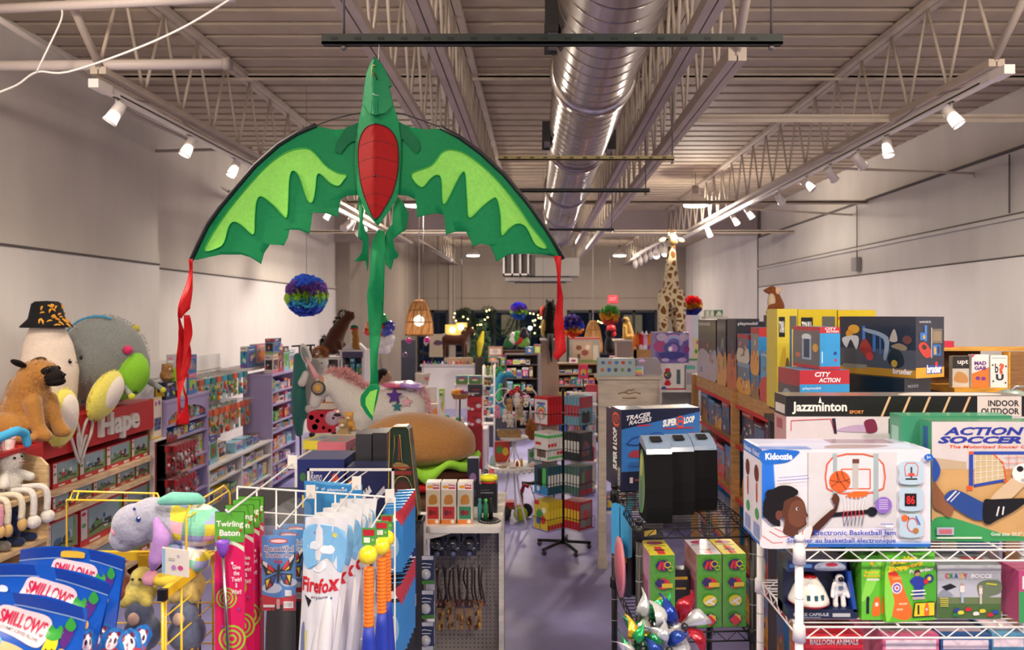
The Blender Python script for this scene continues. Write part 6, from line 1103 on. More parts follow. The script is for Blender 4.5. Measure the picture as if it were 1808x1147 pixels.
p = plush('toy_soldier','dark plush figure with red cap on a box left of the monkey',P(1077,625,13.5));b = MB();chain(b,[(.0,0,.10,.11),(.0,0,.24,.085)],FUR('17151a'));b.ell((-.02,0,.37),(.07,.07,.07),FUR('5a2a20'));rem(b.done('body',p),.018);b = MB();b.lathe([(0,.10),(.07,.08),(.09,0),(0,0)],(.02,0,.42),mat('d02838',.4),18);b.ell((.06,0,.36),(.05,.05,.06),mat('d02838',.6));b.done('cap',p)
PBX('gift_box','red and green patterned gift box below the red capped figure',1078,1105,645,629,13.4,.25,'8a2038',front=[('r',.55,0,1,1,'1c3a28'),('r',.6,.1,.68,.9,'3a9a4a'),('r',.8,.1,.86,.9,'3a9a4a')])
PBX('wood_block','small wooden block left of the patterned gift box',1063,1076,648,640,13.3,.2,'c89a5a')
b = MB();a = P(1060,0,13.6);c = P(1108,0,13.6);b.bx(a.x,c.x,13.3,13.75,0,P(0,648,13.3).z-.003,mat('6a4a36',.6));tag(b.done('back_shelf_block'),'brown stand under the gift box and red capped figure','stand')
# playhouse box and brown shelf
Y = 15;PBX('playhouse_box','big dollhouse picture box with red top edge near the back',1006,1059,640,596,Y,.4,'8a8478',front=[('r',0,.94,1,1,'b02a30'),('r',.1,.1,.75,.85,'a08a74'),('r',.0,0,1,.12,'6a7a4a'),('r',.78,.1,.95,.7,'b0a898'),('c',.3,.6,.1,.1,'6a3a2a'),('c',.5,.4,.12,.12,'7a3a30'),('c',.6,.62,.08,.1,'c8b0a0'),('r',.25,.15,.35,.35,'4a3a34')])
def backcase(px0,px1,pt,Y,zs,label,m,fillcols,n):
    q0 = P(px0,pt,Y);q1 = P(px1,pt,Y);w = q1.x-q0.x;bookcase('shelf_unit',label,(q0.x,Y,0),w,.4,zs,q0.z-.026,m=m,rz=0)
    for i,z in enumerate(zs): fill((q0.x,Y,0),0,.02,w-.03,z,((zs+[q0.z-.05])[i+1]-z-.03),'in %s, shelf %s up' % (n,['one','two','three','four','five','six'][i]),'boxes in '+n,rnd,wr=(.08,.16),d=.25,cols=fillcols)
MIX = ['brown','cream','navy','grey','red','teal','white','green','black','orange']
backcase(985,1060,641,14.8,[.15,.5,.85,1.10,1.33],'brown open shelf unit right of the brown pillar',mat('8a6a50',.6),MIX,'brown pillar shelf')
backcase(893,950,625,16.5,[.2,.5,.8,1.1,1.4],'dim open shelf unit of small goods left of the brown pillar',mat('4a4040',.6),MIX,'dim back shelf')
for i,(px,py,c,l,w,h) in enumerate(((1012,628+20,'e8e0dc','white sheet sign on the brown shelf top',15,9),(1030,648+8,'e83a60','pink and yellow pack hanging off the brown shelf',17,25),(1045,690,'b02a38','dark red packs low by the cream arch',22,22))):
    q = P(px-w/2,py+h/2,13.9-.9*i if i < 3 else 11.7);q = Vector((P(1005,0,14.85).x,14.85,P(0,641,14.8).z+.002)) if i == 0 else q;s = q.y/F;pbox('display_pack',l,'toy pack',q,w*s,.04,h*s,c,0,front=[('c',.5,.45,.3,.25,'f0c040' if i == 1 else 'a83040'),('c',.5,.3,.15,.12,'4a70c0')])
# supports for those
b = MB();b.tube([(P(1030,0,13).x,13.04,0),(P(1030,0,13).x,13.04,P(0,645,13).z)],.015,FRM);tag(b.done('slim_pole'),'slim dark pole behind the pink and yellow pack','pole');b = MB();b.tube([(P(1046,0,12.1).x,12.16,0),(P(1046,0,12.1).x,12.16,P(0,680,12.1).z)],.015,FRM);tag(b.done('slim_pole'),'slim dark pole behind the dark red packs','pole')
pbox('tinsel_panel','tall silver tinsel panel edge beside the brown pillar','panel',(P(950,0,12.4).x,12.4,.001),.05,.05,P(0,624,12.4).z,'c0c4cc')
# table of goods and red banner row in the back centre
for i,(a,c,t,bt,Y,col,l) in enumerate(((862,887,612,628,18.5,'b8886a','salmon box on the back display, left of the owl toys'),(866,896,627,633,18.3,'9a3420','long rust red strip box on the back display'),(900,936,624,634,18.2,'9a3a22','long rust red box right of the strip box'),(905,918,625,642,17.6,'c8b49a','cream framed card with red mark on the back display'),(868,880,636,654,17.4,'c8a8a8','pale pink tall box on the back display'),(862,878,629,640,17.5,'2a8a80','teal box on the back display'),(884,893,632,645,17.3,'a8b83a','lime box on the back display'),(928,942,612,625,16.6,'5a7a8a','slate box on top of the dim shelf, left'),(943,955,608,625,16.6,'8a4a5a','mauve box on top of the dim shelf, right'))):
    if i in (1,2,3,6): b = MB();qa = P(a,bt,Y);qc = P(c,bt,Y);b.bx(qa.x,qc.x,Y+.01,Y+.19,(P(0,654,17.4).z-.01) if Y > 17.25 else P(0,625,16.5).z+.001,qa.z-.001,mat('3a302c',.7));tag(b.done('riser_block'),'dark riser under the '+' '.join(l.split()[:8]),'riser')
    PBX('back_goods',l,a,c,bt,t,Y,.2,col,front=[('r',.1,.15,.9,.8,PAL[rnd.choice(list(PAL))]),('c',.5,.5,.2,.25,'d0c0b0')])
b = MB();a = P(858,0,17.9);c = P(945,0,17.9);b.bx(a.x,c.x,17.0,18.7,.9,P(0,654,17.4).z-.01,mat('4a3a34',.7));b.bx(a.x+.05,c.x-.05,17.1,18.6,0,.9,mat('3a302c',.7));tag(b.done('back_table'),'dark display block under the goods at the back centre','table')
for i,(px,py,c,l) in enumerate(((905,600,'d8d4d0','white red and green plush heap before the back window'),(912,598,'3a9a3c','green plush in the heap before the back window'),(918,600,'b02a30','red plush in the heap before the back window'),(899,606,'2a6a3c','dark green plush at the heap left'),(924,592,'26222a','black hatted plush on the heap right'),(926,605,'6a9a40','olive plush low on the heap right'))):
    b = MB();b.ell((0,0,0),.14,FUR(c));b.ell((.02,-.03,.13),.08,FUR(c));b.ell((-.1,-.05,-.06),.06,FUR(c));o = rem(b.done('heap_plush',None,P(px,py,18.9)),.025);tag(o,l,'plush toy')
b = MB();q = P(912,618,19);b.bx(q.x-.35,q.x+.35,18.8,19.2,0,q.z,mat('4a2c22',.8));tag(b.done('plush_crate'),'brown crate under the plush heap','crate')
# till area: tables and goods between counter and burger
Yt = 12.5;e = empty('display_table',(P(770,0,Yt).x,Yt,0),'table of bags and small goods behind the burger plush','table');zt = P(0,752,Yt).z;b = MB();b.bx(-.25,.85,-.3,.4,zt-.03,zt,WHT);b.done('tabletop',e)
for x in (-.22,.82):
    for y in (-.27,.37): b = MB();b.bx(x-.02,x+.02,y-.02,y+.02,0,zt-.03,WHT);b.done('leg',e)
def ont(name,px0,px1,pt,c,l,Y=Yt,d=.15,z=zt,cat='box',fa=None): x = (px0-CX)*Y/F;return pbox(name,l,cat,(x,Y,z+.001),(px1-px0)*Y/F,d,H-(pt-CY)*Y/F-z,c,0,front=fa or rart(rnd,'none'))
ont('kit_box',752,772,713,'e8d8c0','cream kit box with orange band on the back table',12.4,.1,fa=[('r',0,.55,1,.8,'f0a040'),('r',.1,.1,.45,.4,'e0c090'),('r',.55,.1,.9,.4,'c8a080')]);ont('poster_box',752,771,683,'dcd8d0','white card with coloured figures behind the kit box',12.65,.04,fa=[('c',.2,.5,.07,.06,'c03a3a'),('c',.45,.45,.07,.06,'3a70b0'),('c',.7,.5,.07,.06,'d8a030'),('r',.0,0,1,.25,'4a4444')])
ont('tall_card',775,785,686,'d0ccc8','narrow white card right of the coloured figures card',12.6,.04);
b = MB();q = P(790,0,12.45);b.lathe([(0,0),(.05,.0),(.05,.14),(.02,.19),(0,.2)],(q.x,12.45,zt+.001),mat('2f8a48',.3,clear=.5),18);tag(b.done('green_vase'),'glossy green vase on the back table','vase')
for i,(px,c,l) in enumerate(((800,'d8c850','yellow toy at the back table centre'),(808,'3a9a4a','green and white toy at the back table right'),(815,'c8c4c0','grey striped toy at the back table right end'))):
    b = MB();b.ell((P(px,0,12.4).x,12.4,zt+.06),(.05,.04,.06),mat(c,.5));b.ell((P(px,0,12.4).x,12.4,zt+.13),.03,mat(c,.5));tag(b.done('table_toy'),l,'toy')
# red boxes stack
for i,(a,t,bt,c,l) in enumerate(((825,726,752,'c01c28','bright red carton at the bottom of the stack by the white rack'),(825,700,725,'c41e2a','bright red carton in the middle of the stack by the white rack'),(826,679,699,'34343c','charcoal carton on top of the red stack'))):
    Y = 12.0;q = P(a,bt,Y);z0 = 0;zz = P(0,752,Y).z;PBX('gift_carton',l,a,a+25,bt,t,Y,.2,c,front=[('c',.1,.18,.1,.12,'e8e0e0'),('c',.35,.12,.12,.1,'e8e0e0'),('r',.35,.5,.8,.6,'8a1420' if i < 2 else 'c02a50'),('c',.8,.35,.18,.15,'e8e0e0') if i < 2 else ('r',.2,.2,.8,.3,'c8c8c8')])
b = MB();q = P(825,752,12);b.bx(q.x,q.x+.23,12,12.2,0,q.z-.002,mat('9a1a22',.6));tag(b.done('carton_base'),'dark red base under the red carton stack','base')
for i,(a,c) in enumerate(((805,825),(828,849))): PBX('grass_box','green and blue box with red label, %s one behind the charcoal carton' % ['left','right'][i],a,c,678,663,12.3,.12,'6a9a50',front=[('r',0,.7,1,1,'6aa8d0'),('c',.5,.65,.3,.2,'c03a3a'),('c',.5,.5,.25,.15,'e0e0e0')])
b = MB();a = P(803,0,12.3);c = P(850,0,12.3);b.bx(a.x,c.x,12.28,12.46,P(0,682,12.3).z,P(0,678,12.3).z-.002,WHT);b.bx(a.x,a.x+.03,12.4,12.46,zt+.001,P(0,682,12.3).z,WHT);b.bx(c.x-.03,c.x,12.4,12.46,zt+.001,P(0,682,12.3).z,WHT);tag(b.done('high_ledge'),'white ledge under the two green and blue boxes','shelf')
# basket of oranges toys
p = empty('toy_basket',P(812,697,11.8),'wicker basket heaped with orange and purple toys','basket');b = MB();b.lathe([(0,-.06),(.10,-.06),(.14,.02),(.135,.025),(.09,-.05)],(0,0,0),mat('b07a40',.8,kind='rattan'),24,M=Matrix.Diagonal((1,.7,1)));b.tube([(0,0,-.06),(0,0,-P(812,697,11.8).z+.0)],.015,FRM);b.done('basket',p)
for i,(dx,dz,c,l) in enumerate(((-.09,.04,'e89a28','orange toy fruit in the basket, left'),(-.03,.06,'f0a838','orange toy fruit in the basket, middle'),(.04,.05,'9a4a6a','plum toy in the basket, right'),(.09,.03,'6a3a80','purple toy at the basket right rim'))): b = MB();b.ell(P(812,697,11.8)+Vector((dx,0,dz)),.04,mat(c,.4));tag(b.done('toy_fruit'),l,'toy','toys heaped in the wicker basket')
# white wire rack tower
Y = 12.6;q0 = P(853,0,Y).x;q1 = P(872,0,Y).x;e = empty('white_rack',((q0+q1)/2,Y,0),'narrow white rack tower right of the red cartons','rack');w = (q1-q0)/2;b = MB()
for x in (-w,w):
    for y in (0,.2): b.tube([(x,y,0),(x,y,P(0,645,Y).z)],.012,WHT)
b.done('posts',e)
for i,py in enumerate((664,680,698,717,734,748)): b = MB();b.bx(-w,w,-.02,.22,P(0,py,Y).z-.02,P(0,py,Y).z,WHT);b.done('shelf',e)
for i,py in enumerate((680,698,717,734)):
    fill(((q0+q1)/2-w,Y,0),0,.01,2*w-.01,P(0,py,Y).z,.11,'on white tower, level %s down' % ['two','three','four','five'][i],'boxes on the white rack tower',rnd,wr=(.04,.07),d=.1)
for k in range(4): b = MB();x = (q0+q1)/2-w+.03+k*.045;b.lathe([(0,0),(.017,0),(.017,.13),(.008,.16),(0,.165)],(x,Y+.08,P(0,664,Y).z+.001),mat('6a9a48' if k % 2 else 'd8dcc8',.4),10);b.ell((x,Y+.08,P(0,664,Y).z+.16),.012,mat('e8e060',.4));tag(b.done('tube_toy'),'green and white toy tube on the white rack top, %s from left' % ORD[k],'toy','toy tubes on the white rack tower')
# grey tote and dark hair figure
b = MB();q = P(747,668,13.6);b.ext([(-.14,-.1),(.08,-.12),(.13,.10),(.0,.08),(-.14,.10)],lambda u,v,t: q+Vector((u,t,v)),0,.06,mat('b0a89c',.8,kind='cloth'));b.art([('r',.03,-.03,.10,.03,'b06050')],lambda u,v,o: q+Vector((u,-.003-o,v)));b.tube([q+Vector((0,.03,.08)),(q.x,q.y+.03,4.97)],.003,FRM,4);tag(b.done('hanging_tote'),'pale grey tote bag with red mark hanging by the white counter','bag')

# busy pink and white rack seen past the spinner rack
Yp = 10.6;xa = P(1006,0,Yp).x;xb = P(1054,0,Yp).x;e = empty('pink_rack',(xa,Yp,0),'white rack crowded with pink packs, seen between spinner rack and cream fixture','rack');b = MB();b.bx(0,xb-xa,.1,.14,0,P(0,694,Yp).z,WHT);b.done('panel',e)
for pz in (712,765,812,858): b = MB();b.bx(0,xb-xa,-.1,.1,P(0,pz,Yp).z-.02,P(0,pz,Yp).z,WHT);b.done('shelf',e)
rq = random.Random(31)
for j,pz in enumerate((712,765,812,858)):
    fill((xa,Yp-.1,0),0,.005,xb-xa-.005,P(0,pz,Yp).z,[.13,.34,.3,.28][j],'on pink rack, shelf %s down' % ['one','two','three','four'][j],'boxes on the pink rack',rq,wr=(.05,.09),d=.12,cols=['pink','white','cream','red','light blue','purple','yellow','pink'])
# ------------------------------------------------------------------ aisle: spinner rack, round table, cream arch
sx,sy = P(994,0,8.1).x,8.1
e = empty('spinner_rack',(sx,sy,0),'black spinner rack of activity books on a five legged wheeled base','rack');BK = mat('15161a',.45,.3)
b = MB();b.tube([(0,0,.06),(0,0,1.70)],.017,BK,10);b.done('pole',e)
for k in range(5): a = R(80+72*k);b = MB();b.tube([(0,0,.09),(.30*cos(a),.30*sin(a),.06)],.016,BK,6);b.done('leg',e);b = MB();b.lathe([(0,-.012),(.024,-.012),(.024,.012),(0,.012)],(.28*cos(a),.28*sin(a),.024),mat('2a2a2e',.3),14,M=Euler((pi/2,0,a)).to_matrix());b.done('caster',e)
TI = [1.345,.975,.625,.265]
for z in TI:
    b = MB()
    for rz,s in ((R(-48),-1),(R(46),1)):
        M_ = Matrix.Rotation(rz,3,'Z')
        for zz in (z,z+.12): b.tube([M_ @ Vector((x,y,0))+Vector((s*.155,-.12,zz)) for x,y in ((-.12,-.12),(.12,-.12),(.12,.12),(-.12,.12))],.003,BK,4,True)
        for x in (-.12,0,.12): b.tube([M_ @ Vector((x,-.12,0))+Vector((s*.155,-.12,zz)) for zz in (z,z+.12)],.002,BK,4)
        b.tube([M_ @ Vector((-.12,.12,0))+Vector((s*.155,-.12,z)),M_ @ Vector((.12,-.12,0))+Vector((s*.155,-.12,z))],.002,BK,4)
        b.tube([Vector((0,0,z+.02)),Vector((s*.155,-.12,z))],.006,BK,5)
    b.done('book_pocket',e)
ST = [(('c82028','red rainbow kit',[('r',.04,.04,.96,.96,'e8e4e4'),('r',0,.9,1,1,'c82028'),('c',.5,.45,.36,.28,'40a0d0'),('c',.5,.42,.29,.23,'f0c030'),('c',.5,.39,.22,.18,'e05080'),('c',.5,.34,.15,.13,'e8e4e4'),('r',.2,.72,.8,.8,'6a60b0')],'b81a22'),('74aac0','pale blue paperback',[('r',0,.6,1,1,'c04058'),('P',[(.2,.1),(.3,.5),(.5,.4),(.7,.5),(.8,.1)],'202024')],'74aac0')),
      (('e6e4e0','white slim volume',[('r',0,.82,1,.92,'48c060'),('r',.1,.55,.5,.65,'d03030'),('r',.2,.12,.85,.4,'6a5a50')],'e2e0dc'),('343840','charcoal album',[('P',[(.2,.2),(.4,.7),(.8,.5),(.7,.2)],'8a4a50'),('c',.6,.4,.15,.12,'3a6a9a')],'2a2e36')),
      (('2a4c58','teal sticker book',[('r',0,0,1,.3,'3a90d0'),('r',.25,.3,.55,.9,'1a2420'),('r',.6,.3,.85,.95,'50c858'),('c',.3,.2,.12,.1,'e8e8e8')],'24505e'),('4a6a68','green striped paperback',[('r',0,0,1,.2,'b02838'),('r',.1,.3,.9,.85,'8a4a50'),('r',.2,.4,.4,.8,'50a070')],'50706a')),
      (('d8c030','yellow building book',[('r',0,.85,.35,1,'d02030'),('c',.4,.5,.25,.2,'3a9a50'),('c',.65,.35,.2,.15,'d04028'),('c',.3,.28,.15,.12,'2a60b0'),('c',.7,.7,.15,.1,'f0f0e0')],'c8b030'),('b83038','red activity book',[('r',.1,.1,.9,.9,'8a8a88'),('c',.5,.5,.25,.2,'c84a50')],'b02830'))]
for i,z in enumerate(TI):
    for j,(rz,s) in enumerate(((R(-48),-1),(R(46),1))):
        c,nm,fa,sp = ST[i][j];M_ = Matrix.Rotation(rz,3,'Z')
        for k in range(5):
            w,d,h = .21,.036,.29;y = -.105+k*.042;q = Vector((sx,sy,0))+M_ @ Vector((-w/2,y,0))+Vector((s*.155,-.12,z+.004))
            sd = [('r',.1,.3,.9,.7,['d8d8d4','e0c840'][i == 3] if i > 0 else 'c83038'),('r',0,0,1,.18,'a82830' if i == 3 else sp)]
            if i == 1 and j == 0: sd = [('r',0,.82,1,.92,'48c060'),('r',0,.08,1,.16,'48c060'),('r',.05,.5 if k < 3 else .2,.95,.62 if k < 3 else .32,'d03038')]
            pbox('activity_book','%s, %s from front in the %s tier of the spinner' % (nm,ORD[k],['top','second','third','bottom'][i]),'book',q,w,d,h,c,rz,front=fa if k == 0 else None,right=sd if s < 0 else None,left=sd if s > 0 else None,sides=sp,group='books on the spinner rack')
# round white table with tiers
tx,ty = P(906,0,8.95).x,8.95;WP = mat('e4e2e4',.4)
e = empty('round_table',(tx,ty,0),'round white scalloped metal table of small toys','table');b = MB();b.lathe([(0,.73),(.30,.73),(.31,.72),(.31,.70),(.29,.70),(.29,.715),(0,.715)],(0,0,0),WP,40)
for k in range(28): a = 2*pi*k/28;b.ell((.308*cos(a),.308*sin(a),.695),(.028,.028,.02),WP,n=8,k=5)
b.done('tabletop',e)
for k in range(3): a = R(200+120*k);b = MB();b.tube(catmull([(.05*cos(a),.05*sin(a),.70),(.10*cos(a),.10*sin(a),.4),(.22*cos(a),.22*sin(a),.02)],4,False),.012,WP);b.done('leg',e)
e = empty('tier_stand',(tx+.01,ty,.731),'small white pedestal tier standing on the round table','stand');b = MB();b.lathe([(0,.33),(.165,.33),(.17,.32),(.165,.30),(0,.31)],(0,0,0),WP,32);b.done('tier_top',e)
for k in range(3): a = R(90+120*k);b = MB();b.tube(catmull([(.02*cos(a),.02*sin(a),.31),(.03*cos(a),.03*sin(a),.15),(.11*cos(a),.11*sin(a),.01)],4,False),.009,WP);b.done('leg',e)
ZT2 = .731+.331
b = MB();b.ext([(-.13,0),(.13,0),(.15,.075),(-.15,.075)],lambda u,v,t: Vector((tx-.04+u,ty+t,ZT2+v)),-.08,.08,mat('c49a60',.8,kind='rattan'));b.bx(tx-.17,tx+.09,ty-.07,ty+.07,ZT2+.07,ZT2+.078,mat('5a4028',.8));tag(b.done('oblong_basket'),'tan oblong wicker basket on the upper tier of the white table','basket')
e = empty('scroll_tree',(tx+.03,ty+.04,ZT2+.001),'white metal scroll tree hung with little plush keychains','stand');b = MB();b.tube([(0,0,0),(0,0,.50)],.010,WP);b.done('stem',e)
for s in (-1,1):
    for rr,z in ((1,.45),(.6,.40)):
        b = MB();b.tube(catmull([(0,0,z-.08),(s*.03,0,z+.02),(s*.10*rr,0,z+.10),(s*.20*rr,0,z+.09),(s*.245*rr,0,z),(s*.20*rr,0,z-.06),(s*.15*rr,0,z-.03),(s*.17*rr,0,z+.01)],5,False),.007,WP);b.done('scroll_arm',e)
for i,(dx,dy,dz,c,l) in enumerate(((-.21,-.05,.28,'e090a8','pink plush keychain at the far left of the scroll tree'),(-.12,-.08,.24,'e0d6cc','cream plush keychain left on the scroll tree'),(-.06,-.10,.18,'dcd2c4','cream bear keychain low centre on the scroll tree'),(-.07,-.05,.36,'b8905c','tan bear keychain high on the scroll tree'),(.05,-.08,.30,'b09a80','taupe plush keychain right of the scroll tree stem'),(.09,-.05,.20,'d0c4b8','pale plush keychain lower right on the scroll tree'),(.02,-.08,.43,'e4ded8','white plush keychain at the top of the scroll tree'))):
    q = Vector((tx+.03+dx,ty+dy,ZT2+dz));b = MB();b.ell(q,(.04,.035,.045),FUR(c),n=10,k=8);b.ell(q+Vector((0,-.005,.06)),.034,FUR(c),n=10,k=8);b.ell(q+Vector((-.02,-.01,-.045)),.018,FUR(c),n=8,k=6);b.ell(q+Vector((.02,-.01,-.045)),.018,FUR(c),n=8,k=6);b.tube([q+Vector((0,0,.09)),Vector((tx+.03+dx*.8,ty+.04,ZT2+dz+.14))],.003,WP,4);tag(b.done('plush_keychain'),l,'plush toy','keychains on the scroll tree')
for i,(dx,c,dz) in enumerate(((.0,'c01020',.53),(-.05,'b80c18',.51),(.05,'8a0a14',.50),(.02,'d01828',.56))): b = MB();b.ell((tx+.03+dx,ty-.02,ZT2+dz),.036,mat(c,.15,.3,clear=.6));tag(b.done('red_bauble'),['red bauble in the middle of the cluster on the scroll tree','red bauble at the cluster left','dark red bauble at the cluster right','bright red bauble topmost of the cluster'][i],'bauble','red baubles on the scroll tree')
b = MB()
for i,(dx,dz,c) in enumerate(((.14,.12,'a8682c'),(.18,.10,'b87434'),(.12,.05,'9a5a24'),(.19,.04,'a8682c'),(.16,.0,'8a4e20'))): q = Vector((tx+.03+dx+.03,ty-.1,ZT2+dz+.02));bb = MB();bb.ell(q,(.045,.04,.05),FUR(c),n=10,k=8);bb.ell(q+Vector((0,-.02,.05)),.03,FUR(c),n=8,k=6);bb.tube([q+Vector((0,.02,.05)),Vector((tx+.2,ty+.03,ZT2+.36))],.002,WP,4);tag(bb.done('brown_keychain'),'brown plush keychain in the right hand bunch, %s from top' % ORD[i],'plush toy','brown keychains on the scroll tree')
for i,(dx,dy,c,h,r,l) in enumerate(((-.24,-.02,'b8d8d8',.12,.035,'pale aqua figure on the round table left'),(-.12,-.16,'c8a888',.03,.05,'tan trinket dish at the front of the round table'),(.0,-.18,'d0c0a8',.02,.045,'cream trinket dish beside the tan one'),(.05,-.08,'c83030',.06,.018,'tiny red figure in the middle of the round table'),(.10,-.06,'e0b030',.09,.016,'tiny yellow figure in the middle of the round table'),(.23,-.10,'e8d0cc',.05,.045,'blush round plush on the round table right'))):
    b = MB();b.lathe([(0,0),(r,0),(r,h*.5),(r*.6,h*.8),(r*.3,h),(0,h)],(tx+dx,ty+dy,.7315),mat(c,.5),16);tag(b.done('table_toy'),l,'toy')
for i,(px0,px1,pt,c,Y,l) in enumerate(((869,896,780,'c8402c',9.1,'orange red toy box at the left of the round table'),(928,950,793,'9ab4c0',9.0,'pale blue box at the right of the round table'))):
    x = (px0-CX)*Y/F;pbox('toy_box',l,'box',(x+.03,Y+.02,.7315),(px1-px0)*Y/F,.05,H-(pt-CY)*Y/F-.73,c,.1,front=[('c',.3,.6,.2,.2,'4aa04a'),('c',.7,.5,.2,.2,'e0c040')])
# wooden trike under the table
p = empty('wooden_trike',P(905,925,9.3)*1.0,'wooden ride-on trike with lime wheel under the round table','toy');p.location.z = 0;b = MB();b.bx(-.16,.14,-.06,.06,.13,.17,mat('a86430',.5,kind='wood'));b.bx(-.14,.02,-.07,.07,.17,.22,mat('b02028',.4));b.bx(.10,.13,-.05,.05,.13,.30,mat('a86430',.5,kind='wood'));b.done('frame',p)
for x,y,c in ((-.10,-.09,'2a2a2a'),(-.10,.09,'2a2a2a'),(.10,-.10,'b8d02c'),(.16,.08,'2a2a2a')): b = MB();b.lathe([(0,-.02),(.075,-.02),(.085,-.01),(.085,.01),(.075,.02),(0,.02)],(x,y,.086),mat(c,.5),22,M=Euler((pi/2,0,0)).to_matrix());b.lathe([(0,-.025),(.02,-.025),(.02,.025),(0,.025)],(x,y,.086),mat('d8c830' if c[0] == 'b' else '6a6a6a',.5),12,M=Euler((pi/2,0,0)).to_matrix());b.done('wheel',p)
b = MB();b.tube([(.11,-.12,.33),(.11,.12,.33)],.014,mat('1a1a1e',.5));b.tube([(.11,0,.33),(.14,-.02,.42),(.20,-.03,.40)],.025,mat('b82430',.5),8);b.done('handlebar',p)
p = empty('push_scooter',(P(935,0,9.6).x,9.7,0),'dark scooter lying behind the spinner rack near the trike','toy');b = MB();b.tube([(-.1,0,.35),(.35,.05,.32)],.02,BK,8);b.tube([(.0,0,.34),(.12,-.1,.03)],.008,mat('c8c4c0',.4),6);b.tube([(.3,.05,.32),(.32,0,.01)],.01,BK,6);b.tube([(-.08,0,.35),(-.1,.05,.01)],.01,BK,6);b.done('frame',p)
# cream arch fixture
Y = 7.5;s = Y/F;CRM = mat('c4b8a8',.5,kind='grunge');x0 = P(1057,0,Y).x;x1 = P(1165,0,Y).x;zt = P(0,664,Y).z
e = empty('cream_fixture',(x0,Y,0),'cream painted display fixture with a small gold crest on its header','fixture');w = x1-x0;b = MB();b.bx(-.02,w+.02,-.03,.38,zt-.03,zt,CRM);b.bx(0,w,-.01,.37,zt-.06,zt-.03,CRM);b.done('top_board',e)
b = MB();b.bx(.02,w-.02,-.006,.03,zt-.30,zt-.06,CRM);gm = mat('a08050',.4,.5);cc = Vector((w/2,-.009,zt-.17))
for q in ([(-.11,0),(-.06,.015),(0,.0),(.06,.015),(.11,0)],[(-.04,.015),(-.01,.04),(.03,.035),(.05,.05)],[(-.07,-.04),(0,-.045),(.07,-.04)]): b.tube([cc+Vector((a,0,v)) for a,v in q],.005,gm,5)
b.done('header',e)
for a,c in ((0,.075),(w-.075,w)):
    b = MB();b.bx(a,c,0,.06,.0,zt-.06,CRM);b.bx(a-.01,c+.01,-.012,.06,0,.12,CRM);b.done('leg',e);b = MB();b.bx(a+.02,c-.02,.31,.37,0,zt-.06,CRM);b.done('leg',e)
for z in (.55,1.0,1.35): b = MB();b.bx(.03,w-.03,.03,.34,z-.02,z,WHT);b.done('shelf',e)
for z,i in ((.55,0),(1.0,1),(1.35,2)): fill((x0,Y,0),0,.08,w-.09,z,.25,'in cream fixture, shelf %s up' % ['one','two','three'][i],'boxes in the cream fixture',rnd,wr=(.07,.12),d=.2,off=.06)
def PB2(name,label,px0,px1,pyt,pyb,Y,d,col,rz=0,**kw): return PBX(name,label,px0,px1,pyb,pyt,Y,d,col,rz,**kw)
co = [('r',.02,.03,.98,.97,'9fb0b4')]+[('c',.14+.18*i,.76,.055,.10,['4a6aa0','b0685a','4a6ab0','c03a40','6a90a0'][i]) for i in range(5)]+[('c',.12+.18*i,.34,.05,.12,['c06a4a','3a60b0','5a5a58','7a8a70','5a5a8a'][i]) for i in range(5)]
pbox('ornament_box','grey blue window box of small carousel figures on the cream fixture','box',(P(1056,0,Y).x,Y+.03,zt+.001),66*s,.14,31*s,'a4b4b8',0,front=co)
p = empty('sparkle_case',(P(1146,0,Y).x,Y+.15,zt+.001),'rounded silver and pastel sparkle case on the cream fixture','case');b = MB();b.ext(catmull([(-.12,0),(-.13,.09),(-.10,.16),(0,.17),(.10,.165),(.125,.09),(.12,0)],4),lambda u,v,t: Vector((u,t,v)),-.08,.08,mat('b4b0b8',.2,.5));b.done('body',p)
b = MB();b.bx(-.13,-.05,-.10,-.08,.01,.09,mat('d8d0e0',.3))
for i,c in enumerate(('d86a8a','e0a050','d8d060','70c080','70a0d8')): b.bx(-.125,-.06,-.102,-.099,.012+i*.015,.025+i*.015,mat(c,.4))
b.ell((-.06,-.04,.145),(.06,.05,.03),mat('d8b0e0',.2,clear=.6));b.ell((.07,-.04,.155),(.04,.04,.025),mat('b0d8e8',.2,clear=.6));b.done('rainbow_panel',p)
# giraffe on its boxes, white shelf
Yq = 8.8;s = Yq/F;zs = P(0,688,Yq).z
e = bookcase('white_shelf','white open shelf behind the cream fixture under the giraffe boxes',(P(1166,0,Yq).x,Yq,0),.44,.4,[.3,.8,1.2],zs-.026,m=WHT,rz=0)
pbox('small_box','small green box inside the white shelf','box',(P(1185,0,Yq).x,Yq+.1,1.201),.10,.1,.16,'5a8a4a')
gum = [('c',.28,.22,.15,.08,'d02030'),('r',.18,.14,.38,.35,'d02030'),('c',.28,.55,.16,.18,'5a3040'),('c',.28,.74,.12,.07,'d02030'),('c',.22,.55,.04,.05,'e0c030'),('c',.33,.6,.04,.05,'40a050'),('c',.3,.5,.04,.05,'3a70c0'),('r',.66,.2,.82,.75,'4a6a6a'),('r',0,0,1,.05,'c83040'),('c',.12,.06,.1,.06,'3a60b0')]
zb = zs;o = pbox('gumball_kit','white box picturing a red gumball machine under the purple box','box',(P(1168,0,Yq).x,Yq+.04,zs+.001),42*s,.3,47*s,'e8e0e4',0,front=gum)
pbox('toy_bucket','clear topped white tub beside the gumball kit','box',(P(1212,0,Yq).x,Yq+.04,zs+.001),17*s,.2,42*s,'d8d4d8',0,front=[('r',0,.85,1,1,'60c0b8'),('r',.1,.2,.9,.7,'b0a8b4')])
zp = zs+.001+47*s+.001
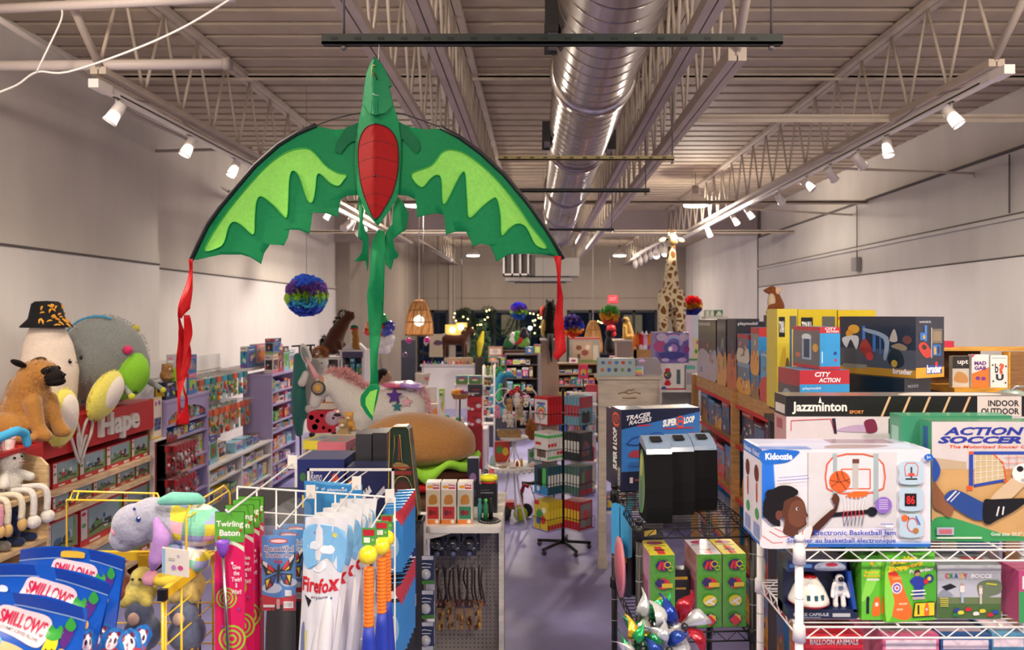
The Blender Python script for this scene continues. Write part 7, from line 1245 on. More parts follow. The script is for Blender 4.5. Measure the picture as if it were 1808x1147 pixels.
pon = [('r',.02,.02,.98,.98,'6a5aa8'),('c',.2,.85,.16,.13,'b8a8c8'),('c',.85,.85,.14,.13,'b8a8c8'),('c',.55,.72,.28,.22,'c898c0'),('c',.55,.70,.23,.18,'8aa8e0'),('c',.55,.68,.17,.13,'6a5aa8'),('c',.15,.55,.2,.18,'a83a80'),('c',.5,.5,.26,.2,'4a4a98'),('c',.55,.48,.12,.14,'a878c0'),('c',.45,.46,.06,.08,'e8e0f0'),('P',[(.1,.3),(.5,.38),(.9,.30),(.7,.14),(.3,.12)],'3a3a90'),('c',.92,.45,.1,.12,'8a3a90'),('c',.3,.1,.12,.06,'c8b8e0'),('c',.8,.1,.14,.07,'c0a0d0')]
pbox('fantasy_playset','purple playset box with rainbow picture directly under the giraffe','box',(P(1157,0,Yq).x,Yq+.02,zp),60*s,.32,54*s-.002,'8a78c0',0,front=pon,top=[('r',.02,.02,.98,.98,'b0a0d0')])
zg = zp+54*s
def spots():
    m_ = bpy.data.materials.new('giraffe_coat');m_.use_nodes = True;t = m_.node_tree;b_ = t.nodes['Principled BSDF'];b_.inputs['Roughness'].default_value = .9;b_.inputs['Sheen Weight'].default_value = .3
    tc = t.nodes.new('ShaderNodeTexCoord');mp = t.nodes.new('ShaderNodeMapping');mp.inputs['Scale'].default_value = (14,12,12);v = t.nodes.new('ShaderNodeTexVoronoi');v.feature = 'DISTANCE_TO_EDGE';v.inputs['Scale'].default_value = 1.0
    r = t.nodes.new('ShaderNodeValToRGB');r.color_ramp.interpolation = 'LINEAR';e0,e1 = r.color_ramp.elements;e0.position = .12;e1.position = .17;e0.color = (*hx('d8c8a4'),1);e1.color = (*hx('7a4a1c'),1)
    t.links.new(tc.outputs['Object'],mp.inputs[0]);t.links.new(mp.outputs[0],v.inputs['Vector']);t.links.new(v.outputs['Distance'],r.inputs[0]);t.links.new(r.outputs[0],b_.inputs['Base Color']);return m_
GF = spots();p = plush('giraffe_plush','tall giraffe plush with brown patches standing on the purple box',(P(1189,0,Yq).x,Yq+.17,zg))
g = lambda px,py,dy=0,r=0: (((px-1189)*s),dy,(586-py)*s,r)
b = MB();chain(b,[g(1175,580,-.06,.055),g(1174,545,-.05,.065),g(1178,520,0,.085)],GF);chain(b,[g(1204,580,-.06,.055),g(1206,545,-.05,.065),g(1202,520,0,.085)],GF);chain(b,[g(1190,530,.04,.10),g(1190,505,.03,.10),g(1190,485,.0,.085),g(1189,460,-.02,.065),g(1189,438,-.03,.052),g(1189,425,-.04,.050)],GF)
chain(b,[g(1178,580,.12,.05),g(1180,530,.10,.08)],GF);chain(b,[g(1202,580,.12,.05),g(1200,530,.10,.08)],GF);rem(b.done('body',p),.014,3)
b = MB();chain(b,[g(1190,421,-.05,.070),g(1189,418,-.13,.052),g(1188,424,-.19,.042)],FUR('dccfae'));rem(b.done('head',p),.012,3)
b = MB();b.ell(g(1188,427,-.20)[:3],(.045,.03,.032),FUR('b08a50'));b.done('muzzle',p)
for x in (-1,1):
    b = MB();b.ell((x*.105,-.05,(586-421)*s),(.05,.02,.028),FUR('e0d4b8'),rot=(0,x*.35,0));b.done('ear',p);b = MB();b.tube([(x*.032,-.05,(586-414)*s),(x*.036,-.05,(586-407)*s)],.012,FUR('dccfae'),8);b.ell((x*.036,-.05,(586-405)*s),.019,FUR('6a4420'));b.done('ossicone',p);b = MB();b.ell((x*.06,-.10,(586-421)*s),.012,mat('0c0806',.1));b.done('eye',p)
fuzz('mane',p,[((0,.06,.45),(.02,.02,.2)),((0,.02,.75),(.02,.03,.2))],500,.04,mat('7a4a20',.9),.01,4)
# tall pastel display behind giraffe and red ball
PB2('pastel_display','tall pink white and yellow window display right of the giraffe',1213,1236,556,636,9.9,.1,'e8d8ec',front=[('r',.5,0,1,1,'d8e8f4'),('r',.5,0,1,.5,'e8e4a0'),('c',.7,.2,.12,.05,'50b060'),('c',.8,.4,.1,.04,'e06aa0'),('r',0,0,1,.04,'60b070')])
b = MB();q = P(1213,636,9.9);b.bx(q.x,q.x+.5,9.88,10.2,0,q.z-.002,mat('dcd8dc',.5));tag(b.done('tall_plinth'),'white plinth under the tall pastel display','plinth')
# backpack shelf
Yr = 10.5;sr = Yr/F;xa = P(1119,0,Yr).x;e = empty('backpack_shelf',(xa,Yr,0),'maple rail unit holding childrens backpacks left of the purple box','shelf unit');b = MB()
za = P(0,617,Yr).z;w = 42*sr;b.bx(0,.04,0,.05,0,za+.04,MAPD);b.bx(0,w,0,.03,za-.12,za,MAPD);b.bx(w-.04,w,0,.05,0,za+.03,MAPD);b.bx(0,w,.03,.35,za-.14,za-.12,MAPD);b.bx(0,.04,.32,.37,0,za-.12,MAPD);b.bx(w-.04,w,.32,.37,0,za-.12,MAPD);b.done('frame',e)
for i,(px,c,c2,l) in enumerate(((1126,'d8702c','8a3a20','orange character-free backpack, leftmost on the maple rail'),(1134,'c82a38','e8d8dc','red and white backpack on the maple rail, second'),(1141,'e0a8c8','f0e8f0','pink and white backpack on the maple rail, third'),(1151,'e08a2c','9a60b0','orange backpack with purple horn on the maple rail, last'))):
    q = Vector((P(px,0,Yr).x,Yr+.14,za-.119));p = empty('backpack',q,l.replace('character-free ',''),'backpack');b = MB();b.ell((0,0,.17),(.06,.08,.17),mat(c,.6,kind='cloth'));b.done('body',p);b = MB();b.ell((-.01,-.07,.12),(.04,.04,.07),mat(c2,.6));b.done('pocket',p)
    b = MB();b.lathe([(.03,0),(0,.06)],(.02,0,.32),mat(c2,.6),8);b.done('horn',p)
# ------------------------------------------------------------------ right: maple bookcase of building sets
XR_ = 1.60
def yr(px,X=XR_): return X*F/(px-CX)
e = empty('maple_bookcase',(XR_,0,0),'long maple bookcase with red trimmed shelves of blue toy sets','shelf unit');ZR = 1.87
b = MB();b.bx(0,.03,4.75,7.85,ZR-.10,ZR,MAPD);b.bx(-.004,0,4.8,7.8,ZR-.125,ZR-.10,REDP);b.done('top_rail',e)
for y in (7.80,6.21,4.75): b = MB();b.bx(-.03,.03,y-.03,y+.03,0,ZR-.0+.01,MAPD);b.done('post',e)
for z in (ZR-.10,1.45,1.02,.55,.15): b = MB();b.bx(0,.5,4.75,7.83,z-.03,z,MAPD);b.bx(-.006,0,4.78,7.8,z-.03,z,REDP);b.done('shelf',e)
b = MB();b.bx(.5,.53,4.75,7.85,0,ZR,MAPD);b.done('back_panel',e)
def rb(name,label,px0,px1,z,h,col,d=.14,fa=None,ra=None,X=XR_+.02,cat='box',sides=None,tp=None):
    ya,yb = yr(px0,X),yr(px1,X);return pbox(name,label,cat,(X,ya,z),ya-yb-.008,d,h,col,-pi/2,front=fa,right=ra,top=tp,sides=sides)
def scene_art(seed,sky='5a7aa8',cols=('c84030','d8d0c0','8a6a4a','3a5a8a','e0a040'),n=9,logo=None,band=None):
    r = random.Random(seed);a = [('r',0,0,1,1,sky),('P',[(0,0),(0,.4),(.3,.5),(.7,.42),(1,.5),(1,0)],r.choice(cols))]
    for _ in range(n):
        u,v = r.uniform(.12,.88),r.uniform(.12,.68);w = r.uniform(.05,.16);h = r.uniform(.05,.16)
        a.append(r.choice([('c',u,v,w*.7,h*.6,r.choice(cols)),('p',[(u-w/2,v-h/2),(u+w/2,v-h/2),(u+w*.3,v+h/2),(u-w*.3,v+h*.6)],r.choice(cols)),('r',u-w/2,v-h/2,u+w/2,v+h/2,r.choice(cols))]))
    if band: a.append(('r',0,.86,1,1,band))
    if logo: a.append(('T',logo,.06,.88,.70,.96,'f0f0f4',.01))
    return a
zz = ZR+.001
rb('building_set','tall icy castle playset box at the far end of the maple bookcase',1233,1264,zz,.57,'28303e',fa=scene_art(1,'4a4440',('d8dce4','b8b0c0','6a8aa8','c86a5a','8a6a50'),logo='playmobil'))
rb('building_set','tall firework castle box second along the maple bookcase',1266,1282,zz,.58,'1c1c30',fa=scene_art(2,'2a2a4a',('d8a060','3a4a7a','8a90a8','7a9a60')),ra=[('T','playmobil',.1,.9,.9,.95,'e0e0e8')])
rb('building_set','tall dark violet rocket box with playmobil lettering on its end',1284,1300,zz,.585,'191a30',d=.19,fa=scene_art(3,'2a2240',('c86a3a','3a3a6a','4a6a8a')),ra=[('T','playmobil',.08,.90,.92,.955,'d8d8e0'),('c',.5,.72,.22,.06,'5a5a78'),('c',.45,.70,.12,.03,'a83a3a'),('c',.55,.76,.08,.03,'d0d0d8')])
rb('building_set','small harbour playset box on the rail, upper of two',1302,1322,zz+.245,.22,'2a7fc0',d=.13,fa=scene_art(4,'7a6a78',logo=None,band='b02a34'),ra=[('r',0,.82,1,1,'b02a34'),('r',.1,.2,.9,.4,'2470b0')])
rb('building_set','small harbour playset box on the rail, lower of two',1302,1324,zz,.24,'2a80c4',d=.13,fa=scene_art(5,'6a7a90',band='8aa0b8'),ra=[('r',.1,.2,.9,.4,'2470b0')])
rb('building_set','red topped rescue box beside the big blue playset, upper',1326,1340,zz+.185,.34,'2f86c8',d=.12,fa=scene_art(6,'8a8a90',band='b83038'),ra=[('r',0,.8,1,1,'b83038')])
rb('building_set','rescue box beside the big blue playset, lower',1326,1341,zz,.18,'2f86c8',d=.12,fa=scene_art(7,'5a7088'))
rb('building_set','big blue pirate playset box at the near end of the rail',1343,1388,zz,.36,'2f8ac8',d=.34,fa=scene_art(8,'5a9ac8',('e0a050','c83838','c8b090','8a6a5a','3a5a80'),12,'playmobil')+[('c',.7,.72,.12,.09,'d04038')],ra=[('r',.1,.5,.4,.56,'8ac0e0')])
# second row higher behind
rb('building_set','dark space set box standing behind the harbour boxes',1330,1350,zz,.56,'34405a',d=.2,X=XR_+.30,fa=scene_art(9,'3a4a68'),ra=[('c',.5,.7,.25,.1,'a8b0c0'),('r',.1,.9,.6,.95,'d0d4dc')])
rb('building_set','amber digger box behind the rail, left of the yellow truck boxes',1352,1384,zz,.55,'e09a1c',d=.16,X=XR_+.28,fa=scene_art(10,'9a8a30',('2a2a2a','c88a20','4a6a5a')),ra=[('P',[(.2,.15),(.3,.35),(.6,.5),(.9,.5),(.9,.15)],'6a4a24'),('r',.2,.55,.95,.60,'b87a18')])
for i,(z,h) in enumerate(((1.451,.28),(1.021,.38),(.551,.40),(.151,.35))):
    y = 7.74;k = 0;rr = random.Random(40+i)
    while y > 4.95 and k < 9:
        w = rr.uniform(.24,.40);hh = h*rr.uniform(.75,.95)
        if y-w < 4.85: break
        if not (y > 6.24 > y-w-.02 or y > 6.18 > y-w):
            pbox('building_set','blue boxed playset inside the maple bookcase, %s shelf down, %s from the far end' % (['top','second','third','bottom'][i],ORD[k]),'box',(XR_+.05,y,z),w,.3,hh,rr.choice(['2a78b8','1c2238','2f86c8','243a5a','a02c34']),-pi/2,front=scene_art(60+i*10+k,rr.choice(['4a6a98','3a4a68','6a8ab0','2a2c44']),logo='playmobil' if rr.random() < .5 else None,band=rr.choice(['b83038','2f86c8','1c2238',None])),group='playsets inside the maple bookcase');k += 1;y -= w+.02
        else: y -= .1
# island stack behind jazzminton: support table
e = empty('stock_table',(0,0,0),'long dark stock table under the yellow and navy vehicle boxes','table');b = MB();TT = 1.90;b.bx(1.36,2.75,4.05,4.60,TT-.03,TT,mat('3a3030',.6));b.done('tabletop',e)
for x in (1.38,2.70):
    for y in (4.08,4.55): b = MB();b.bx(x,x+.04,y,y+.04,0,TT-.03,mat('3a3030',.6));b.done('leg',e)
Yc = 4.12;sc_ = Yc/F
city = [('r',0,.82,1,1,'b82c38'),('r',0,0,1,.1,'b82c38')]
def cx(px,Y=Yc): return (px-CX)*Y/F
pbox('rescue_set','blue and red CITY ACTION box lying under the upright one','box',(cx(1412),Yc,TT+.001),92*sc_,.28,P(0,653,Yc).z-TT-.002,'2f90cc',.10,front=[('r',0,.74,1,1,'b42834'),('T','CITY',.30,.875,.62,.965,'e8ecf4',.03,.2),('T','ACTION',.38,.77,.82,.855,'e8ecf4',.03,.2),('T','playmobil',.06,.63,.42,.69,'d8e8f4'),('r',.06,.1,.3,.3,'5aa8d8')],left=[('r',0,0,1,1,'4a4448'),('P',[(.1,.2),(.3,.6),(.7,.5),(.9,.2)],'8a9aa8'),('r',.0,.7,1,1,'9a2c34')])
zu = P(0,653,Yc).z+.001
pbox('rescue_set','upright blue CITY ACTION box with lift picture on top of the stack','box',(cx(1450),Yc+.02,zu),38*sc_,.32,P(0,577,Yc).z-zu,'2f92d0',.12,front=[('r',0,.85,1,1,'b42834'),('r',0,0,1,.07,'b42834'),('T','CITY',.25,.925,.80,.985,'e8ecf4',.03),('T','ACTION',.3,.865,.92,.915,'e8ecf4',.03),('r',.08,.15,.14,.42,'b8dcf0'),('c',.75,.38,.08,.04,'1c3a8a'),('c',.78,.22,.06,.04,'c03040')],left=[('r',0,.9,1,1,'b42834'),('r',0,0,1,.08,'b42834'),('r',0,.08,1,.9,'6a6468'),('r',.35,.2,.7,.75,'9ab0c4'),('c',.52,.75,.18,.08,'d0dce4'),('r',.42,.25,.63,.7,'2a3a58'),('c',.2,.3,.1,.06,'c06a40'),('c',.85,.5,.1,.1,'d0a040')])
Yt2 = 4.75;st = Yt2/F
e = empty('rear_stock_table',(0,0,0),'tall shelf top carrying the yellow truck boxes','table');b = MB();b.bx(2.16-.62,2.22,4.72,5.10,1.87,1.90,mat('3a3030',.6));b.bx(2.16,2.20,4.74,5.08,0,1.87,mat('3a3030',.6));b.done('top',e)
tk = lambda t1: [('r',.0,0,1,.12,'2a2a28'),('r',.08,.72,.38,.92,'16161a'),('T',t1,.10,.76,.36,.88,'e8e8e8',.03),('P',[(.05,.15),(.2,.55),(.42,.6),(.5,.3),(.8,.4),(.95,.15)],'b89a28'),('P',[(.3,.2),(.45,.5),(.6,.45),(.55,.15)],'6a4a30'),('r',.62,.15,.72,.8,'3a5a8a'),('r',.78,.2,.86,.75,'a8a8a0'),('c',.25,.2,.06,.1,'1a1a1a'),('c',.75,.2,.06,.1,'1a1a1a'),('r',.62,.8,.95,.93,'5a5a58')]
for i,(a,c,t,nm) in enumerate(((1372,1408,545,'yellow TONKA truck box with white top edge, leftmost'),(1409,1478,546,'yellow TONKA truck box, middle and widest picture'),(1480,1547,547,'plain mustard yellow box end, right of the truck pictures'))):
    pbox('truck_box',nm,'box',(cx(a,Yt2)+.01,Yt2+.03,1.901),(c-a)*st,.22,P(0,t,Yt2).z-1.901,'c8b020' if i else 'd0bc3a',0,front=tk('TONKA') if i < 2 else [('r',.0,.9,.3,.93,'d06020'),('r',.55,.80,.95,.88,'b8a018'),('r',.1,.1,.9,.6,'bca61c')],top=[('r',.0,.0,1,1,'e0dcc8')])
# navy vehicle boxes
br = lambda: [('r',0,0,1,.17,'d8a020'),('T','www.bruder.de',.12,.90,.52,.94,'d0d0d8'),('r',.36,.06,.92,.20,'1c3a98'),('T','bruder',.38,.07,.90,.21,'f0f0f8',.05),('c',.72,.22,.05,.04,'d02030'),('P',[(.1,.48),(.12,.56),(.32,.58),(.55,.42),(.5,.34),(.3,.34)],'c03028'),('P',[(.2,.5),(.26,.55),(.38,.5),(.3,.46)],'301818'),('r',.3,.6,.38,.86,'3a78c8'),('r',.14,.62,.38,.74,'2f70c0'),('r',.24,.64,.32,.70,'c89a30'),('r',.52,.32,.56,.82,'a8a8a8'),('r',.56,.56,.92,.80,'6a6258'),('r',.6,.6,.88,.76,'8a7a60'),('r',.58,.36,.86,.54,'2f70c0'),('r',.62,.38,.70,.50,'c8a040'),('c',.78,.45,.05,.08,'1a2a50')]
bl_ = lambda: [('r',0,0,1,.13,'b8861c'),('r',0,.13,1,.45,'4a4c58'),('T','bruder',.72,.05,.96,.14,'e0e0ea',.04),('r',.05,.10,.38,.17,'8a8478'),('c',.2,.78,.08,.08,'d8a030'),('c',.14,.7,.05,.07,'d09020'),('P',[(.04,.62),(.1,.45),(.16,.6),(.24,.42),(.26,.66)],'c8c8d0'),('r',.32,.5,.36,.84,'3a70c0'),('P',[(.36,.8),(.66,.66),(.64,.3),(.6,.3),(.6,.62),(.36,.74)],'8a9ab0'),('r',.46,.4,.50,.7,'3a6ab0'),('r',.55,.36,.57,.66,'3a6ab0'),('P',[(.28,.45),(.36,.62),(.46,.42),(.44,.26),(.38,.3)],'9a2a28'),('c',.42,.32,.05,.07,'c83a38'),('P',[(.66,.25),(.7,.45),(.82,.42),(.86,.22),(.76,.15)],'1c1c20'),('c',.74,.22,.04,.06,'b89a30'),('P',[(.68,.6),(.74,.8),(.78,.6)],'b0a8a0'),('c',.9,.62,.06,.07,'6a3a30'),('P',[(.7,.5),(.8,.56),(.9,.5),(.86,.44)],'8a7a60')]
Ybr = 4.15;sb = Ybr/F
qz = P(0,668,Ybr).z
pbox('vehicle_playset','lower navy garage playset box, mostly hidden under the top one','box',(cx(1600,Ybr),Ybr+.02,TT+.001),76*sb,.46,qz-TT-.003,'15182a',.52,front=[('T','www.bruder.de',.12,.78,.52,.88,'c0c0c8'),('r',.3,.1,.38,.6,'3a78c8'),('r',.55,.2,.8,.45,'6a6258')],left=[('r',0,0,1,1,'10121c'),('P',[(.2,.1),(.4,.5),(.7,.2)],'1c2030')])
pbox('vehicle_playset','upper navy bruder garage playset box with red sports car','box',(cx(1617,Ybr),Ybr-.0,qz),80*sb,.50,P(0,559,Ybr).z-qz,'1f2438',.50,front=br(),left=bl_(),top=[('r',.02,.02,.98,.98,'2a2c3a')])
# squirrel/kangaroo plush and small green boxes up high on the rail unit
pl = P(1368,556,7.1);e = empty('corner_tower',(pl.x-.03,7.05,0),'hidden dark tower supporting the kangaroo plush behind the boxes','stand');b = MB();b.bx(0,.3,0,.3,0,pl.z-.001,mat('4a4240',.7));b.done('body',e)
p = plush('kangaroo_plush','brown and white kangaroo plush looking left on the highest boxes',pl+Vector((0,.05,0)));p.scale = (1.13,)*3;b = MB();chain(b,[(.03,0,.07,.065),(.01,0,.16,.045),(-.01,-.01,.20,.038)],FUR('8a4c26'));chain(b,[(-.01,-.01,.21,.034),(-.06,-.02,.20,.022)],FUR('8a4c26'));chain(b,[(-.02,-.04,.08,.03),(-.06,-.06,.02,.022)],FUR('8a4c26'));rem(b.done('body',p),.009);b = MB();b.ell((-.025,-.035,.11),(.035,.03,.07),FUR('d8c4a8'));b.done('belly',p)
b = MB();b.ell((.03,-.03,.20),(.028,.015,.04),FUR('e0c8a8'),rot=(0,.7,0));b.done('ear',p);b = MB();b.ell((-.08,-.022,.203),.007,mat('100c0a',.3));b.ell((-.035,-.045,.22),.005,mat('100c0a',.3));b.done('face',p)
for i,px in enumerate((1246,1254,1263)):
    q = P(px,558,8.3);PBX('tea_box','little green and white box high above the bookcase, %s of three' % ['left','middle','right'][i],px,px+7+(i == 2)*6,558,547,8.3,.1,'3a7a5a' if i == 2 else 'b8ccb8',front=[('r',.1,.1,.9,.4,'e0e4d8'),('c',.5,.6,.25,.2,'e8e4d8')])
b = MB();q = P(1244,558,8.3);b.bx(q.x,q.x+.24,8.25,8.45,0,q.z-.002,mat('cfc8c0',.6));tag(b.done('wall_ledge'),'pale ledge beneath the three little green boxes','shelf')
# games on the wooden shelf at far right
Ym = 4.6;sm_ = Ym/F;xg = cx(1682,Ym);e = empty('game_shelf',(xg,Ym,0),'wooden game shelf with upright card games at the right edge','shelf unit');zb_ = P(0,684,Ym).z;zt_ = P(0,621,Ym).z
b = MB();b.bx(0,.33,-.02,.28,zb_-.035,zb_,mat('d89a30',.5,kind='wood'));b.done('shelf',e);b = MB();b.bx(-.02,.62,.12,.30,zt_,zt_+.02,mat('d8a04a',.5,kind='wood'));b.done('top_board',e);b = MB();b.bx(.33,.62,.02,.05,0,zt_,mat('8a6238',.5,kind='wood'));b.bx(.325,.335,-.02,.05,zb_-.035,zt_,mat('d89a30',.5,kind='wood'));b.done('side_panel',e);b = MB();b.bx(0,.33,.28,.30,0,zt_,mat('5a3c22',.6));b.bx(0,.33,.0,.28,0,.05,mat('5a3c22',.6));b.done('back_panel',e)
gh = (zt_-zb_)*.92
pbox('card_game','black and tan card game box, left of the MAD GAB game','box',(xg+.01,Ym+.02,zb_+.001),.10,.04,gh*.95,'c8c0b4',0,front=[('r',0,.6,1,1,'2a2420'),('T','upt',.3,.7,.95,.88,'e8e4e0',.02),('P',[(.1,.2),(.3,.5),(.8,.4),(.9,.15)],'c08a50')])
pbox('card_game','white and orange MAD GAB game box','box',(xg+.115,Ym+.0,zb_+.001),.103,.04,gh*1.0,'e4e0e0',0,front=[('p',[(0,0),(1,0),(1,.62),(0,.42)],'e8782a'),('T','MAD',.15,.68,.85,.80,'6a2a80',.05),('T','GAB',.15,.53,.85,.65,'6a2a80',.05),('c',.35,.28,.14,.06,'7a3a8a'),('c',.68,.27,.14,.06,'7a3a8a'),('p',[(0,1),(.2,1),(0,.9)],'d02a68')])
pbox('card_game','white game box with a large orange question shape, rightmost','box',(xg+.222,Ym-.01,zb_+.001),.105,.04,gh*.98,'e6e2de',0,front=[('r',.1,.9,.9,.93,'b0b0b0'),('T','b',.25,.45,.45,.75,'28282c',.02),('T','?',.45,.42,.78,.76,'e05a38',.06),('T','U',.3,.22,.75,.42,'28282c',.06),('c',.12,.7,.05,.03,'38383c'),('c',.88,.66,.05,.03,'38383c'),('c',.15,.2,.05,.03,'38383c'),('c',.85,.15,.05,.03,'38383c')])
b = MB();b.bx(xg+.03,xg+.09,Ym+.15,Ym+.2,zt_+.021,zt_+.06,mat('b82a48',.5));tag(b.done('small_pack'),'small crimson pack on top of the game shelf','pack')
b = MB();q = P(1800,700,3.3);b.ell((q.x,3.35,q.z),(.06,.05,.03),mat('9aa8a0',.2,.4));b.ell((q.x-.03,3.32,q.z-.01),(.03,.03,.02),mat('3a7a5a',.3));b.tube([(q.x-.02,3.33,q.z+.02),(q.x+.0,3.33,q.z+.04),(q.x+.05,3.33,q.z+.04)],.006,mat('a8a8a8',.3,.7));tag(b.done('toy_machine'),'grey green toy edge behind the long badminton box at the right edge','toy')
# ------------------------------------------------------------------ white wire shelf, front right
YS = 2.28;XS0 = P(1411,0,YS).x;XS1 = XS0+.92;DS = .40;WW = mat('dedcdc',.35)
e = empty('wire_shelf',(XS0,YS,0),'white wire shelving unit with big sports boxes on its top','wire shelf');w = XS1-XS0
def wire_unit(e,w,d,zs,top,m,r=.0125,rw=.003,rows=13,th=.032,col=None):
    for x in (0,w):
        for y in (0,d):
            b = MB();b.tube([(x,y,0),(x,y,top)],r,m,12);b.lathe([(0,0),(r*1.2,0),(r*1.2,.012),(r*.8,.018),(0,.018)],(x,y,top),m,12)
            k = 0
            while k*.025+.05 < top: b.lathe([(r*1.02,0),(r*1.06,.0015),(r*1.02,.003)],(x,y,.05+k*.025),mat('9a9898',.5),10) if k % 4 == 0 else None;k += 1
            b.done('post',e)
    for z in zs:
        b = MB()
        for x in (0,w):
            for y in (0,d): b.lathe([(r,-.04),(r*1.55,-.04),(r*1.45,.005),(r,.01)],(x,y,z),m,14)
        for zz in (z,z-th):
            b.tube([(r,0,zz),(w-r,0,zz)],rw*1.1,m);b.tube([(r,d,zz),(w-r,d,zz)],rw*1.1,m);b.tube([(0,r,zz),(0,d-r,zz)],rw*1.1,m);b.tube([(w,r,zz),(w,d-r,zz)],rw*1.1,m)
        for fx in (0,1):
            n = max(4,int((w if not fx else d)/.042));L = w-2*r-.02 if not fx else d-2*r-.02
            for off in (0,d if not fx else w):
                pts = []
                for k in range(n+1): a = r+.01+L*k/n;zz = z if k % 2 else z-th;pts.append((a,off,zz) if not fx else (off,a,zz))
                b.tube(pts,rw*.75,m,5,sm=False)
        for k in range(rows): y = d*(k+1)/(rows+1);b.tube([(0,y,z+.002),(w,y,z+.002)],rw*.7,m,5)
        for k in range(1,3): b.tube([(w*k/3,0,z-.004),(w*k/3,d,z-.004)],rw,m,5)
        b.done('wire_tray',e)
ZS = [1.795,1.565,1.30,.75,.2]
wire_unit(e,w,DS,ZS,1.822,WW)
sh = lambda px,Y: (px-CX)*Y/F
zt = 1.795+.0055
# basketball set box
kid = [('r',0,0,1,1,'dedbe4'),('r',.72,.03,.78,.97,'d4d4d8'),('r',.27,.03,.275,.97,'9a9aa0'),('r',.275,.2,.80,.97,'cfced2'),('r',0,0,1,.035,'2a6ac8'),('r',0,.035,1,.06,'a8c4ec'),
       ('p',[(0,.30),(.09,.30),(.07,.85),(0,.85)],'4a8ae0'),('p',[(0,.45),(.075,.45),(.065,.85),(0,.85)],'2a70d8'),
       ('P',[(-.0,.99),(.21,.99),(.20,.93),(.15,.87),(.06,.85),(0,.86)],'2068c8'),('T','Kidoozie',.02,.895,.18,.965,'f4f6fa',.04)]
kid += [('l',circ(.555,.70,.165,40,.25)[0:0]+[(.385,.60),(.375,.72),(.385,.85),(.42,.92),(.50,.955),(.60,.955),(.68,.92),(.72,.85),(.73,.72),(.72,.60),(.67,.565),(.62,.55),(.48,.55),(.42,.57),(.385,.60)],.014,1.7,'e0522c'),('P',[(.395,.61),(.385,.73),(.40,.86),(.44,.92),(.56,.94),(.67,.91),(.71,.84),(.715,.70),(.70,.60),(.60,.57),(.48,.57)],'d6d6dc'),
        ('r',.42,.45,.445,.96,'9fb0b4'),('r',.66,.45,.69,.96,'9fb0b4'),('l',[(.47,.60),(.64,.60),(.64,.80),(.47,.80),(.47,.60)],.012,1.7,'e0582c'),('r',.535,.60,.57,.90,'b8b8b4'),('r',.535,.86,.575,.905,'6a4038'),
        ('c',.46,.675,.064,.11,'d8622c'),('l',[(.40,.69),(.46,.665),(.52,.70)],.006,1.7,'3a2018'),('l',[(.44,.775),(.46,.68),(.50,.59)],.006,1.7,'3a2018'),('l',[(.41,.62),(.45,.67),(.44,.77)],.005,1.7,'3a2018'),('l',[(.47,.78),(.49,.69),(.52,.66)],.005,1.7,'3a2018'),
        ('p',[(.49,.52),(.54,.575),(.63,.575),(.62,.53),(.56,.50)],'e06a28'),('l',[(.39,.33),(.65,.37)],.045,1.7,'16161a'),('c',.65,.365,.03,.05,'16161a'),('c',.41,.345,.015,.04,'16161a')]
for k in range(6): kid += [('l',[(.48+.025*k,.52),(.49+.02*k,.42),(.485+.022*k,.36)],.007,1.7,'e8e4e8'),('l',[(.485+.022*k,.38),(.478+.024*k,.31)],.01,1.7,'c8303c'),('l',[(.478+.024*k,.31),(.485+.02*k,.22),(.50+.018*k,.31)],.005,1.7,'3a3a6a')]
kid += [('P',[(.27,.14),(.31,.24),(.40,.38),(.42,.40),(.43,.46),(.405,.50),(.44,.54),(.455,.50),(.445,.42),(.43,.36),(.36,.22),(.30,.13)],'4a2818'),('c',.43,.50,.018,.06,'5a3220'),
        ('P',[(0,.0),(.0,.13),(.05,.20),(.11,.22),(.20,.14),(.27,.22),(.295,.20),(.28,.10),(.26,.02),(.22,.0)],'d8d8dc'),('l',[(.0,.12),(.06,.05),(.12,.055)],.008,1.7,'c83a44'),('l',[(.04,.17),(.10,.11),(.17,.12)],.008,1.7,'c83a44'),('l',[(.07,.20),(.12,.165),(.18,.165)],.007,1.7,'c83a44'),('l',[(.24,.19),(.23,.12),(.20,.08)],.007,1.7,'c83a44'),('p',[(.15,.13),(.21,.13),(.19,.10),(.17,.10)],'2a60c8'),
        ('P',[(.12,.16),(.13,.27),(.11,.38),(.14,.5),(.20,.53),(.24,.48),(.255,.40),(.26,.36),(.27,.33),(.255,.30),(.26,.24),(.23,.20),(.21,.17),(.21,.11),(.16,.12)],'5a3424'),('P',[(.15,.30),(.17,.46),(.23,.48),(.25,.38),(.24,.24),(.19,.22)],'6f4530'),
        ('P',[(.10,.22),(.03,.28),(.0,.42),(.03,.55),(.09,.63),(.16,.635),(.21,.58),(.19,.53),(.13,.48),(.12,.40),(.10,.36),(.10,.30)],'181412'),('c',.03,.35,.03,.05,'181412'),('c',.05,.55,.035,.05,'181412'),('c',.19,.57,.02,.035,'181412'),('c',.095,.335,.02,.05,'6a4030'),('c',.205,.40,.010,.016,'d8d0d0'),('c',.208,.40,.006,.012,'18100c'),('l',[(.235,.245),(.25,.25)],.008,1.7,'8a4a40'),('c',.248,.325,.010,.018,'7a4a36')]
kid += [('c',.775 if 0 else .712,.44,.05,.085,'8a6ac0')]+[('r',.685,.40+.022*j,.738,.408+.022*j,'d0c4e8') for j in range(5)]
for v0 in (.66,.39,.12):
    kid += [('P',[(.815,v0),(.935,v0),(.945,v0+.11),(.935,v0+.22),(.815,v0+.22),(.805,v0+.11)],'b4ccdc')]
